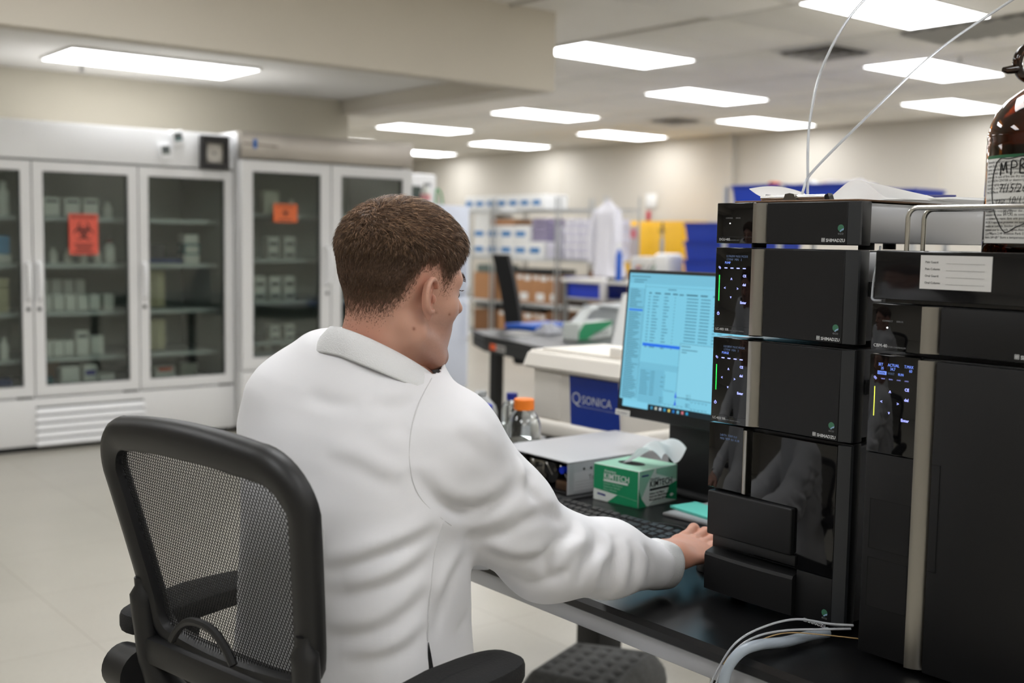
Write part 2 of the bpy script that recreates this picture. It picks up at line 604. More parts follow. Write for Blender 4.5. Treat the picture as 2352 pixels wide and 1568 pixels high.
def chassis(p, h, d=.49, w=.262, bd=.036):
    MB().box(.006, w - .006, bd, d, .004, h - .002, .003).build('chassis', M_BODY, p)
    MB().box(0, w, .012, bd, 0, h, .0015).build('bezel', M_JET, p)
    for x in (.03, w - .03):
        for y in (.07, d - .05):
            MB().cyl((x, y, -.0065), (x, y, .004), .012, n=12).build('foot', M_SEAM, p)


def front_door(p, x0, x1, z0, z1, corner=True, m=None):
    MB().box(x0, x1, .001, .014, z0, z1, .0008, 1).build('front_door', m or M_DARK, p)
    if corner:
        b = MB()
        pr = [(x1 + .0006, .0015), (.262, .009), (.262, .014), (x1 + .0006, .014)]
        b.prism(pr, z0, z1)
        b.build('corner_strip', M_DARK2, p)


def keypad(p, z0, s=1.0, ox=0.0, led=None, power=True):
    """touch panel icons; z0 is the height of a 138 mm panel's base"""
    def q(x, z):
        return ox + x * s, z0 + z
    b = MB().box(ox + .0082, ox + .0098, -.0006, .0002, z0 + .0524, z0 + .0939, .0004, 1)
    b.build('status_light', led or M_LEDG, p)
    for x in (.022, .0345, .047, .0595):
        MB().box(ox + x * s - .003, ox + x * s + .003, -.0004, .0002, z0 + .1047, z0 + .1062).build('soft_key', M_ICON, p)
    for nm, sx, x, z, sz in (('arrow_up', '^', .0341, .0845, .008), ('arrow_left', '<', .0209, .0715, .006), ('arrow_right', '>', .0474, .0711, .006), ('arrow_down', 'v', .0339, .0575, .006),
                             ('clear_key', 'CE', .0605, .0918, .0055), ('delete_key', 'del', .0605, .0779, .0055), ('enter_key', 'Enter', .0595, .0497, .0055)):
        text(nm, sx, sz, M_ICON, p, (ox + x * s, -.0003, z0 + z), align='CENTER', bold=.0001)
    c = MB()
    for dx, dz in ((-.0008, .0007), (.0008, -.0007)):
        c.tube([(ox + .0092 + dx + .0013 * math.cos(k * PI / 5), -.0003, z0 + .1058 + dz + .0013 * math.sin(k * PI / 5)) for k in range(10)], .0003, 4, closed=True)
    c.build('link_icon', M_ICON, p)
    if power:
        MB().tube([(ox + .0089 + .0021 * math.cos(k), -.0003, z0 + .0318 + .0021 * math.sin(k)) for k in [PI / 2 + .5 + j * (2 * PI - 1) / 12 for j in range(13)]], .0004, 5).cyl((ox + .0089, -.0003, z0 + .0322), (ox + .0089, -.0003, z0 + .0352), .0004, n=5).build('power_icon', M_ICON, p)


def pump(z, label, disp):
    h = .138
    p = thing('pump_module', label, 'instrument', (1.414, 1.2372, z), ROT, 'stacked instrument modules')
    chassis(p, h)
    MB().box(0, .0738, -.0002, .012, 0, h, .0012).build('control_panel', M_GLOSS, p)
    silver_pillar(p, .0752, .0975, .0015, h - .0015)
    front_door(p, .0982, .2440, .0015, h - .0015)
    eco_badge(p, .2250, .0130)
    maker_mark(p, .2000, .2405, .0052)
    keypad(p, 0)
    for i, row in enumerate(disp):
        text('display_row', row, .0052, M_DISP if i < 2 else M_DISPB, p, (.0225 if i < 2 else .0195, -.0003, .1225 - .0052 * i), xs=.9)
    text('model_name', 'LC-40D XR', .0056, M_LTR, p, (.0042, -.0003, .0050))
    text('model_note', 'SOLVENT DELIVERY MODULE', .0026, M_LTR2, p, (.0285, -.0003, .0050))
    MB().box(0.0005, .0733, -.0006, -.0001, .012, .0125).build('panel_line', M_DARK2, p)
    MB().tube([(.2625, .05, .085), (.275, .055, .088), (.292, .06, .087)], .0009, 6).build('side_line', mat('steel_capillary', (170, 170, 170), .3, 1.0), p)
    MB().box(.2605, .2628, .038, .05, .07, .092).build('side_slot', M_SEAM, p)
    return p


# left stack, bottom to top
sil = thing('autosampler', 'tall black autosampler with a dark window and drawer at the bottom of the left stack', 'instrument', (1.414, 1.2372, DZ + .012), ROT, 'stacked instrument modules')
h = .2795
z0 = -(DZ + .012)
MB().box(.006, .256, .037, .49, .004, h - .0065, .003).build('chassis', M_BODY, sil)
MB().box(0, .262, .014, .036, 0, h - .0005, .0015).build('bezel', M_JET, sil)
for x in (.03, .232):
    for y in (.05, .44):
        MB().cyl((x, y, -.0115), (x, y, .004), .012, n=12).build('foot', M_SEAM, sil)
MB().box(-.001, .0703, -.0012, .014, .9325 + z0, h - .0005, .0012).build('control_panel', M_GLOSS, sil)
MB().box(.0706, .0786, -.003, .014, .9320 + z0, 1.0352 + z0, .002).build('silver_strip', M_SILV, sil)
MB().box(.0868, .2450, .0008, .015, .836 + z0, 1.0349 + z0, .001).build('window_door', M_GLOSS, sil)
MB().prism([(.2456, .0015), (.263, .009), (.263, .016), (.2456, .016)], .004, h - .003).build('corner_strip', M_DARK2, sil)
MB().box(.0052, .1738, -.008, .015, .8555 + z0, .9283 + z0, .003, 3).build('sample_cover', M_DARK, sil)
MB().box(.0175, .180, -.003, .014, .8400 + z0, .8560 + z0, .001).build('cover_lip', M_JET, sil)
b = MB()
ns = 24
rows = []
for i in range(ns + 1):
    a = i / ns
    x = .0035 + .1765 * a
    bulge = -.0075 - .004 * math.sin(PI * a)
    zt = .8262 + z0
    rows.append([(x, bulge, .004), (x, bulge - .001, zt - .006), (x, bulge + .0015, zt - .001), (x, .010, zt + .004), (x, .014, zt + .004), (x, .014, .004)])
vs = [p for r_ in rows for p in r_]
m_ = len(rows[0])
fs = [(i * m_ + j, (i + 1) * m_ + j, (i + 1) * m_ + (j + 1) % m_, i * m_ + (j + 1) % m_) for i in range(ns) for j in range(m_)]
b.add(vs, fs, 0, True)
b.add(rows[0], [tuple(range(m_))], 0)
b.add(rows[-1], [tuple(range(m_ - 1, -1, -1))], 0)
b.build('drawer_front', M_DARK, sil, sharp=25)
MB().box(.1805, .2450, .001, .015, .004, .8352 + z0, .001).build('lower_panel', M_DARK, sil)
eco_badge(sil, .2265, .7708 + z0)
maker_mark(sil, .1975, .2365, .7585 + z0 + .001)
keypad(sil, .9320 + z0 - .0385, .98, -.001, power=False)
for i, row in enumerate(('L401TA  TEMP 15.0', 'MAX TEMP  0.0  01.00')):
    text('display_row', row, .0050, M_DISP, sil, (.0225, -.0014, .2600 - .0055 * i - .0005), xs=.85)

pump(1.0407, 'lower pump module with green status bar, just above the autosampler', ('0.0180W MAX MODE', '1770W  MIN   2', 'PURGE'))
pump(1.1852, 'upper pump module with green status bar, just below the thin top unit', ('0.5960W MAX MODE', '1770W  MIN   2', 'PUMP'))

dgu = thing('degasser_module', 'thin black top unit with clipboard on it, uppermost of the left stack', 'instrument', (1.414, 1.2372, 1.3297), ROT, 'stacked instrument modules')
h = .0642
chassis(dgu, h, .49)
MB().box(0, .0738, -.0002, .012, 0, h, .0012).build('control_panel', M_GLOSS, dgu)
silver_pillar(dgu, .0752, .0990, .0015, h - .001)
front_door(dgu, .0998, .2450, .0015, h - .001)
eco_badge(dgu, .2270, .0142)
maker_mark(dgu, .2020, .2425, .0056)
text('model_name', 'DGU-405', .0056, M_LTR, dgu, (.0062, -.0003, .0045))
text('model_note', 'DEGASSING UNIT', .0026, M_LTR2, dgu, (.0275, -.0003, .0045))
MB().box(0.0005, .0733, -.0006, -.0001, .0102, .0107).build('panel_line', M_DARK2, dgu)
text('indicator_word', 'CONTROL', .0030, M_LTR2, dgu, (.0257, -.0003, .0392), align='CENTER')
text('indicator_word', 'ERROR', .0030, M_LTR2, dgu, (.0437, -.0003, .0392), align='CENTER')
MB().cyl((.0277, -.0008, .0318), (.0277, .0, .0318), .0009, n=10).build('indicator_light', M_LED, dgu)

# right stack
S2 = (1.380, .9205)
cto = thing('column_oven', 'tall black column oven with yellow status bar at the right edge', 'instrument', (S2[0], S2[1], DZ + .008), ROT, 'stacked instrument modules')
h = 1.1806 - (DZ + .008)
zz = -(DZ + .008)
MB().box(.003, .262, .024, .44, .004, h - .002, .003).build('chassis', M_BODY, cto)
MB().box(0, .265, .010, .024, 0, h, .0015).build('bezel', M_JET, cto)
for x in (.03, .232):
    for y in (.06, .40):
        MB().cyl((x, y, -.0075), (x, y, .004), .012, n=12).build('foot', M_SEAM, cto)
MB().box(0, .0765, -.0004, .011, 1.0440 + zz, h, .0012).build('control_panel', M_GLOSS, cto)
MB().box(0, .0765, .0006, .011, .001, 1.0428 + zz, .001).build('lower_panel', M_DARK, cto)
for za, zb in ((.9078, .9790), (.8248, .8954)):
    x0, x1 = .0098, .0730
    b = MB()
    for q in ((x0, x1, za, za + .0011), (x0, x1, zb - .0011, zb), (x0, x0 + .0011, za, zb), (x1 - .0011, x1, za, zb)):
        b.box(q[0], q[1], -.0002, .0012, q[2] + zz, q[3] + zz)
    b.build('hatch_seam', M_SEAM, cto)
    MB().box(x0 + .001, x1 - .001, .0001, .003, za + .001 + zz, zb - .001 + zz).build('access_hatch', M_DARK, cto)
silver_pillar(cto, .0775, .1028, .0005, h - .002, -.006)
MB().box(.1034, .2640, -.0045, .010, .0005, h - .002, .0015).build('oven_door', M_DARK, cto)
b = MB()
for q in ((.1040, .1165, 1.0413, 1.0421), (.1157, .1165, .8970, 1.0421), (.1040, .1165, .8970, .8977)):
    b.box(q[0], q[1], -.0052, -.0040, q[2] + zz, q[3] + zz)
b.build('handle_seam', M_SEAM, cto)
keypad(cto, 1.1362 + zz - .0939, .97, .0005, led=M_LEDY, power=False)
for s_, x, z in (('SET', .0140, 1.1695), ('ACTUAL', .0285, 1.1695), ('T.MAX', .0540, 1.1695), ('35', .0180, 1.1642), ('34.7', .0325, 1.1642), ('60', .0615, 1.1642)):
    text('display_word', s_, .0056, M_DISPB, cto, (x, -.0007, z - .004 + zz), xs=.82)
MB().box(.0130, .0268, -.0007, -.0003, 1.1534 + zz, 1.1582 + zz).build('display_bar', M_DISPB, cto)
text('display_word', 'OVEN', .0048, M_GLOSS, cto, (.0138, -.0009, 1.1541 + zz), xs=.85)
text('display_word', 'WAIT', .0048, M_DISP, cto, (.0290, -.0007, 1.1541 + zz), xs=.85)
text('display_word', 'RUN', .0048, M_DISPB, cto, (.0450, -.0007, 1.1541 + zz), xs=.85)

cbm = thing('system_controller', 'thin black system controller unit between the labelled tray and the column oven', 'instrument', (S2[0], S2[1], 1.1866), ROT, 'stacked instrument modules')
h = 1.2512 - 1.1866
MB().box(.003, .262, .024, .44, .003, h - .002, .003).build('chassis', M_BODY, cbm)
MB().box(0, .265, .010, .024, 0, h, .0015).build('bezel', M_JET, cbm)
for x in (.03, .232):
    for y in (.06, .40):
        MB().cyl((x, y, -.006), (x, y, .004), .012, n=12).build('foot', M_SEAM, cbm)
MB().box(0, .0765, -.0004, .011, 0, h, .0012).build('control_panel', M_GLOSS, cbm)
silver_pillar(cbm, .0775, .1022, .001, h - .001)
MB().box(.1028, .2640, .001, .010, .001, h - .001, .0012).build('front_door', M_DARK, cbm)
maker_mark(cbm, .2062, .2500, .0062)
text('model_name', 'CBM-40', .0064, M_LTR, cbm, (.0045, -.0006, .0045))
text('model_note', 'SYSTEM CONTROLLER', .0030, M_LTR2, cbm, (.0245, -.0006, .0045))
text('indicator_word', 'CONNECT', .0033, M_LTR2, cbm, (.0250, -.0006, .0398), align='CENTER')
text('indicator_word', 'ERROR', .0033, M_LTR2, cbm, (.0440, -.0006, .0398), align='CENTER')
MB().cyl((.0250, -.001, .0318), (.0250, 0, .0318), .0011, n=10).build('indicator_light', M_LED, cbm)

tray = thing('solvent_tray', 'glossy black bottle tray with a white paper label and steel rail', 'tray', (S2[0], S2[1], 1.2570), ROT)
M_TRAY = mat('tray_black_gloss', (17, 17, 19), 0.12)
h = .0668
W = .275
b = MB()
b.box(.0015, W, -.0006, .010, .0005, h, .002, 2)
b.build('tray_front', M_TRAY, tray)
MB().box(.0015, .012, .0105, .42, .0005, h, .002).build('tray_side', M_TRAY, tray)
MB().box(W - .0105, W, .0105, .42, .0005, h, .002).build('tray_side', M_TRAY, tray)
MB().box(.0125, W - .011, .0105, .42, -.0045, .008).build('tray_floor', M_TRAY, tray)
MB().box(.0125, W - .011, .41, .42, .0085, h, .002).build('tray_back', M_TRAY, tray)
lab = MB().box(.0712, .1715, -.0012, -.0007, .0170, .0615, M=None).build('paper_label', mat('label_paper', (206, 205, 203), .6), tray)
M_INK = mat('ink_black', (30, 30, 32), 0.6)
for i, s_ in enumerate(('Pain Guard:', 'Pain Column:', 'Oral Guard:', 'Oral Column:')):
    zr = .0513 - .0091 * i
    text('label_text', s_, .0041, M_INK, lab, (.0782, -.0013, zr))
    MB().box(.1085, .1620, -.0014, -.0012, zr - .0004, zr - .0001).build('rule_line', M_INK, lab)
M_STEEL = mat('polished_steel', (205, 203, 198), 0.2, 1.0)
for nm, xx, yy, zt in (('front_rail', .0448, .006, .1245), ('rear_rail', .0448, .045, .1235)):
    pth = [(xx, yy, h - .004), (xx, yy, zt - .014)] + [(xx + .014 * (1 - math.cos(a)), yy, zt - .014 + .014 * math.sin(a)) for a in [k * PI / 12 for k in range(1, 6)]] + [(xx + .014, yy, zt), (W - .06, yy, zt)]
    e = [(W - .06 + .014 * math.sin(a), yy, zt - .014 + .014 * math.cos(a)) for a in [k * PI / 12 for k in range(1, 6)]] + [(W - .046, yy, zt - .014), (W - .046, yy, h - .004)]
    MB().tube(pth + e, .0033, 12).build(nm, M_STEEL, tray)

# ------------------------------------------------------------------ amber bottle, clipboard and tubing on the instruments
M_AMBER = mat('amber_glass', (112, 62, 16), 0.02, trans=1.0, ior=1.5)
M_AMBER2 = mat('amber_glass_thick', (36, 20, 9), 0.03, trans=.6, ior=1.5)
def sheet_mat(name, rgb, tr):
    m = bpy.data.materials.new(name)
    m.use_nodes = True
    nt = m.node_tree
    b = nt.nodes['Principled BSDF']
    b.inputs['Base Color'].default_value = lin(rgb)
    b.inputs['Roughness'].default_value = .75
    t = nt.nodes.new('ShaderNodeBsdfTranslucent')
    t.inputs[0].default_value = lin(rgb)
    mx = nt.nodes.new('ShaderNodeMixShader')
    mx.inputs[0].default_value = tr
    nt.links.new(b.outputs[0], mx.inputs[1])
    nt.links.new(t.outputs[0], mx.inputs[2])
    nt.links.new(mx.outputs[0], nt.nodes['Material Output'].inputs[0])
    return m


M_PAPER = sheet_mat('white_paper', (232, 231, 229), .45)
M_PAPER2 = mat('label_white', (216, 216, 212), 0.55)
BC = Vector((1.492, .738, 1.2655))
R4 = .0785
bot = thing('reagent_bottle', 'large amber glass bottle with handwritten white label and ring handle', 'bottle', BC)
prof = [(0.0, 0.003), (.066, 0.0), (.0755, .004), (R4, .012), (R4, .196), (.0778, .203), (R4, .208), (.0778, .214), (.0755, .226), (.069, .241), (.058, .256), (.043, .268), (.029, .276), (.021, .283), (.0185, .292), (.0185, .318)]
inner = [(max(r - .0035, 0.0), z + (.006 if i < 3 else 0.0)) for i, (r, z) in enumerate(prof)][::-1]
MB().lathe(prof + inner, n=64, caps=False).build('glass', M_AMBER, bot)
MB().lathe([(0, .0105), (.0742, .0115), (.0742, .196), (0, .196)], n=48, caps=False).build('solvent', mat('amber_solvent', (58, 30, 9), 0.05, trans=0.9, ior=1.36), bot)
az = math.atan2(-BC.y, -BC.x)                       # the side of the bottle that is turned to the room
hx, hy = math.cos(az - .95), math.sin(az - .95)
ringc = Vector((hx * .035, hy * .035, .303))
b = MB()
b.tube([ringc + Vector((hx * .021 * math.cos(a), hy * .021 * math.cos(a), .021 * math.sin(a))) for a in [k * 2 * PI / 28 for k in range(28)]], .0062, 10, closed=True)
b.tube([ringc + Vector((hx * .019, hy * .019, -.008)), ringc + Vector((hx * .034, hy * .034, -.0105)), ringc + Vector((hx * .041, hy * .041, -.010))], [.0062, .0052, .003], 10)
b.tube([ringc + Vector((-hx * .012, -hy * .012, -.016)), Vector((hx * .021, hy * .021, .276)), Vector((hx * .024, hy * .024, .268))], [.0062, .0068, .008], 10)
b.build('ring_handle', M_AMBER2, bot)
MB().lathe([(.0205, .300), (.022, .302), (.022, .335), (.0205, .337), (0, .337)], n=28, caps=False).build('screw_cap', mat('cap_black', (18, 18, 18), .4), bot)


def wrap(o, R, z, a0):
    """bend flat lettering round the bottle; a0 is the compass angle of its local x = 0"""
    for v in o.data.vertices:
        a = a0 + v.co.x / R
        rr = R + v.co.z
        v.co = Vector((rr * math.cos(a), rr * math.sin(a), z + v.co.y))
    return o


LA0 = az - 1.25                                      # left end of the label
lab = MB()
NL = 40
arc = [LA0 + 2.6 * k / NL for k in range(NL + 1)]


def band(z0, z1, r):
    m = MB()
    m.add([(r * math.cos(a), r * math.sin(a), z) for a in arc for z in (z0, z1)], [(2 * i, 2 * i + 2, 2 * i + 3, 2 * i + 1) for i in range(NL)], 0, True)
    return m


lab = band(.0705, .1835, R4 + .0003).build('label', M_PAPER2, bot)
band(.1795, .1835, R4 + .0005).build('label_green_edge', mat('label_green', (30, 92, 58), .5), lab)
small = ['flammable liquid and vapour. May cause damage to', 'organs (Eyes). Keep away from heat, hot surfaces', 'sparks, open flames. Avoid breathing vapours. If on', 'skin rinse with water. Wear protective gloves and eye', 'protection. In case of fire use dry sand. If exposed',
         'call a POISON CENTER or doctor/physician. Keep', 'container tightly closed. | Canada', 'Oakville Co. or Millipore (Canada) Ltd. 2149 Winston', 'Park Dr. Phone: +1 800-565-1400 * Store at room', '',
         'Liquide et vapeurs tres inflammables, par inhalation', 'en surpression. Risque des flammes nues / surfaces', 'chaudes. Ne pas fumer. Mise a la terre/liaison', 'du materiel de reception. Porter des gants de', 'protection des yeux. EN CAS de contact laver', 'et le maintenir au repos dans une position ou',
         'EN CAS d exposition prouvee ou suspectee', 'consulter un medecin. Stocker dans un endroit', 'Seulement pour le Canada: Sigma-Aldrich Canada', 'Co. or Millipore 2149 Winston Park Dr. Oakville,', 'Ontario, L6H 6J8 * Store a temperature ambiante']
for i, s_ in enumerate(small):
    if s_:
        wrap(text('label_print', s_, .0044, M_INK, lab, (0, 0, 0), (0, 0, 0), ext=.00002), R4 + .0006, .1735 - i * .00485, LA0 + .05)
M_MARK = mat('marker_black', (12, 12, 14), 0.5)


def scribble(pts, z, a0, r=.00065, nm='marker_line'):
    P = catmull([(p[0], p[1], 0) for p in pts], 6)
    return MB().tube([((R4 + .001) * math.cos(a0 + p.x / R4), (R4 + .001) * math.sin(a0 + p.x / R4), z + p.y) for p in P], r, 5).build(nm, M_MARK, lab)


HA = LA0 + .36
# handwriting: MPB / 7/15/26 / exp: 10/15/26 inside a drawn loop
scribble([(.006, 0), (.0065, .016), (.0105, .006), (.014, .017), (.0165, .003)], .1570, HA, .0008)
scribble([(.0225, -.001), (.023, .0165), (.029, .0155), (.030, .010), (.0235, .0085)], .1580, HA, .0008)
scribble([(.0345, 0), (.035, .0175), (.041, .015), (.0365, .009), (.0425, .005), (.0405, .0005), (.0347, .0003)], .1590, HA, .0010)
for i, (s_, zz_, sz, dx) in enumerate((('7/15/26', .1355, .0155, .004), ('exp: 10/15/26', .1215, .0125, -.001), ('Reb', .1080, .0110, .013))):
    o = text('handwriting', s_, sz, M_MARK, lab, (0, 0, 0), (0, 0, 0), ext=.0001, bold=-.0002, xs=.85)
    for v in o.data.vertices:
        v.co.x += .18 * v.co.y + dx
    wrap(o, R4 + .0008, zz_, HA)
scribble([(-.002, .086), (-.008, .07), (-.0095, .05), (-.005, .028), (.004, .012), (.018, -.004), (.034, .003), (.052, .010)], .0885, HA)
scribble([(-.002, .086), (.006, .0905), (.018, .0895), (.030, .091), (.046, .0945)], .0885, HA)

# clipboard and papers
clip = thing('clipboard', 'brown clipboard with a steel clip lying on the top unit', 'clipboard', (1.428, 1.214, 1.3942), ROT + .02)
MB().box(0, .228, 0, .33, 0, .003, .001, 1).build('board', mat('hardboard_brown', (112, 82, 58), .6, noise=.12, nscale=60), clip)
b = MB()
b.tube([(.046, .010, .0075), (.164, .010, .0075)], .0042, 10)
b.box(.046, .164, .008, .026, .0035, .0048, .0004, 1)
b.build('clip_bar', M_STEEL, clip)
MB().prism([(.092, .003), (.116, .003), (.112, .0125), (.104, .0138), (.096, .0125)], .002, .012, axis='y').build('clip_lever', mat('steel_dark', (112, 108, 102), .3, 1.0), clip)
for x in (.046, .160):
    MB().prism([(x - .002, .003), (x + .010, .003), (x + .006, .013)], .012, .024, axis='y').build('clip_shoulder', mat('clip_black', (28, 27, 26), .4), clip)


def sheet(label, fn, nu=28, nv=20, grp='loose papers on the clipboard'):
    m = MB().grid(fn, nu, nv)
    o = m.build('paper_sheet', M_PAPER, None, (0, 0, 0), (0, 0, 0), 180)
    return tag(o, label, 'paper', grp)


def cw(x, y, z):          # clipboard-local to world
    c, s = math.cos(ROT + .02), math.sin(ROT + .02)
    return (1.428 + x * c - y * s, 1.214 + x * s + y * c, 1.3942 + z)


sheet('white sheet whose left edge curls up at the left of the clip', lambda u, v: cw(.004 + .10 * u + .012 * max(0, .5 - u) * 2 * v, .030 + .13 * v, .0042 + .026 * max(0, 1 - u / .62) ** 2.2 * (.55 + .45 * math.sin(PI * (.15 + .75 * v)))))
sheet('white sheet rising in a tall wave right of the clip', lambda u, v: cw(.150 + .11 * u, .028 + .17 * v, .0046 + .028 * math.sin(PI * min(1, u * 1.02)) ** 1.6 * (.45 + .55 * (1 - v)) + .0004 * u))
sheet('white sheet lying flat under the curled ones', lambda u, v: cw(.012 + .20 * u, .034 + .27 * v, .0034 + .0006 * math.sin(4 * u + 3 * v)))
sheet('white sheet overhanging behind the wave with a lifted far corner', lambda u, v: cw(.085 + .205 * u, .16 + .24 * v, .0075 + .003 * u + .010 * max(0, u - .8) * v * 5 * .4))
sheet('white sheet beneath the overhanging one at the far right', lambda u, v: cw(.080 + .20 * u, .15 + .235 * v, .0056 + .002 * u + .010 * max(0, u - .85) * v * 5 * .3))
p = thing('pen', 'white and dark blue pen lying behind the papers on the clipboard', 'pen', cw(.185, .235, .0135), ROT + .35)
MB().cyl((-.03, 0, 0), (.012, 0, 0), .0045, n=12).build('barrel', mat('pen_white', (220, 222, 226), .35), p)
MB().cyl((.012, 0, 0), (.055, 0, 0), .0050, .0046, n=12).build('pen_cap', mat('pen_blue', (44, 44, 100), .35), p)

# solvent lines: from the top unit up and over to the amber bottle
M_TUBE = mat('clear_tubing', (226, 230, 236), 0.18, trans=0.55, ior=1.38)
for lab_, pts in (('thin clear tube rising steeply from the top unit, bending right near the ceiling', [(1.539, 1.155, 1.394), (1.540, 1.158, 1.43), (1.546, 1.163, 1.528), (1.5694, 1.1554, 1.6265), (1.6231, 1.1236, 1.726), (1.66, 1.03, 1.785), (1.61, .86, 1.74), (1.505, .752, 1.64), (1.494, .742, 1.603)]),
                  ('thin clear tube leaning far right from the top unit towards the bottle', [(1.5296, 1.1618, 1.394), (1.5330, 1.1600, 1.42), (1.5481, 1.1524, 1.4506), (1.6236, 1.1024, 1.5435), (1.7103, 1.0441, 1.6435), (1.79, .97, 1.722), (1.78, .86, 1.765), (1.62, .77, 1.72), (1.50, .734, 1.63), (1.490, .735, 1.603)])):
    o = MB().tube(catmull(pts, 12), .0022, 8).build('solvent_tube', M_TUBE)
    tag(o, lab_, 'tube', 'solvent lines')
o = MB().tube(catmull([(1.47, .972, 1.329), (1.452, .962, 1.315), (1.430, .953, 1.29), (1.410, .942, 1.262), (1.398, .932, 1.2545), (1.394, .915, 1.2538)], 10), .0016, 8).build('drain_tube', M_TUBE)
tag(o, 'thin clear tube dropping from the top unit to under the labelled tray', 'tube')
M_TUBE2 = mat('milky_tubing', (196, 208, 220), 0.3, trans=0.45, ior=1.4)
o = MB().tube(catmull([(1.400, .985, .7595), (1.372, .992, .7595), (1.31, .993, .762), (1.262, 1.002, .765), (1.236, 1.012, .7575), (1.2205, 1.021, .735), (1.216, 1.026, .70), (1.214, 1.030, .62), (1.216, 1.035, .45)], 10), .0078, 12).build('waste_tube', M_TUBE2)
tag(o, 'thick milky waste tube hanging over the bench edge below the autosampler', 'tube')
for lab_, c, r, pts in (('thin clear line arching highest over the thick waste tube', M_TUBE, .0017, [(1.385, .932, .788), (1.36, .955, .789), (1.33, .99, .792), (1.285, 1.01, .785), (1.245, 1.025, .768), (1.2235, 1.037, .735), (1.2125, 1.049, .69), (1.209, 1.053, .62), (1.212, 1.055, .46)]),
                        ('thin clear line lying just on top of the waste tube', M_TUBE, .0017, [(1.385, .936, .782), (1.35, .965, .780), (1.31, .992, .779), (1.27, 1.012, .773), (1.236, 1.022, .757), (1.2160, 1.033, .72), (1.2075, 1.040, .66), (1.211, 1.043, .46)]),
                        ('thin yellowish capillary running along the waste tube', mat('peek_tan', (168, 140, 92), .4), .0008, [(1.388, .925, .770), (1.35, .958, .774), (1.31, .99, .776), (1.27, 1.005, .770), (1.235, 1.024, .7535), (1.2205, 1.030, .738)])):
    o = MB().tube(catmull(pts, 10), r, 8).build('waste_line', c)
    tag(o, lab_, 'tube')

# ------------------------------------------------------------------ monitor
mon = thing('monitor', 'black computer monitor showing pale blue software windows, behind the instrument stack', 'monitor', (1.90, 1.960, DZ), ROT)
TIL = math.radians(4.9)
Mt = Matrix.Translation((0, 0, .168)) @ Matrix.Rotation(-TIL, 4, 'X')
MW, MH = .545, .350
b = MB()
b.box(0, MW, .000, .012, 0, MH, .003, 2, M=Mt)
b.box(.10, MW - .10, .012, .040, .05, MH - .06, .01, 2, M=Mt)
b.build('housing', mat('monitor_black', (16, 16, 17), .4), mon)
SX0, SX1, SZ0, SZ1 = .0075, MW - .0075, .0245, MH - .0085
screen = MB().add([(SX0, -.0006, SZ0), (SX1, -.0006, SZ0), (SX1, -.0006, SZ1), (SX0, -.0006, SZ1)], [(0, 1, 2, 3)]).build('screen', mat('screen_blue', (20, 30, 34), .25, emit=(124, 199, 224), estr=1.0), mon)
screen.matrix_local = Mt
SW, SH = SX1 - SX0, SZ1 - SZ0


def ui(nm, rects, rgb, lvl=1):
    m = MB()
    for (u0, u1, v0, v1) in rects:       # fractions of the screen, v from the top
        y = -.0006 - .0002 * lvl
        a, c = SX0 + SW * u0, SX0 + SW * u1
        d, e = SZ1 - SH * v1, SZ1 - SH * v0
        m.add([(a, y, d), (c, y, d), (c, y, e), (a, y, e)], [(0, 1, 2, 3)])
    o = m.build(nm, mat('screen_%d_%d_%d' % rgb, (10, 10, 10), .3, emit=rgb, estr=1.0), screen)
    o['kind'] = 'stuff'
    return o


rr = random.Random(3)
ui('window_shade', [(0, 1, 0, .075), (.002, .105, .11, .93), (.105, .345, .655, .70)], (116, 188, 213))
ui('panel_shade', [(.11, .262, .70, .95)], (112, 184, 210))
ui('window_pane', [(.340, .64, .49, .875)], (134, 206, 229), 2)
ui('taskbar', [(0, .022, .945, 1.0), (.18, 1, .957, 1.0)], (20, 34, 42), 2)
ui('search_box', [(.024, .18, .955, 1.0)], (128, 205, 232), 2)
ui('window_line', [(.103, .1045, .08, .93), (.105, 1, .096, .0975), (.338, .3395, .49, .875), (.338, .64, .489, .4915), (.338, .64, .874, .878)], (58, 104, 124), 3)
ui('highlight_row', [(.012, .098, .268, .281), (.115, .338, .512, .534)], (32, 110, 232), 3)
rows = []
for i in range(62):
    v = .118 + i * .0133
    if not .262 < v < .287:
        rows.append((.012, .012 + rr.uniform(.035, .085), v, v + .005))
for i in range(17):
    v = .165 + i * .0232
    if .505 < v < .535:
        continue
    rows += [(.128, .140, v, v + .006), (.155, .155 + rr.uniform(.02, .04), v, v + .006), (.222, .222 + rr.uniform(.02, .035), v, v + .006), (.285, .290, v, v + .006)]
    if v < .48:
        rows += [(.355, .42, v, v + .006), (.435, .488, v, v + .006), (.51, .525, v, v + .006), (.54, .565, v, v + .006), (.60, .62, v, v + .006)]
rows += [(.01, .13, .022, .028), (.03, .11, .045, .051), (.03, .09, .062, .068), (.24, .29, .108, .114), (.345, .40, .505, .511), (.35, .44, .53, .536), (.35, .38, .548, .554)]
for i in range(12):
    rows.append((.118, .118 + rr.uniform(.03, .06), .715 + i * .0155, .719 + i * .0155))
    rows.append((.18, .205, .715 + i * .0155, .719 + i * .0155))
ui('screen_print', rows, (66, 118, 140), 3)
ui('column_heading', [(.13, .145, .138, .146), (.165, .20, .138, .146), (.222, .257, .138, .146), (.272, .30, .138, .146), (.31, .335, .14, .147), (.35, .415, .138, .146), (.43, .47, .138, .146), (.50, .52, .138, .146)], (30, 66, 84), 3)
axes = []
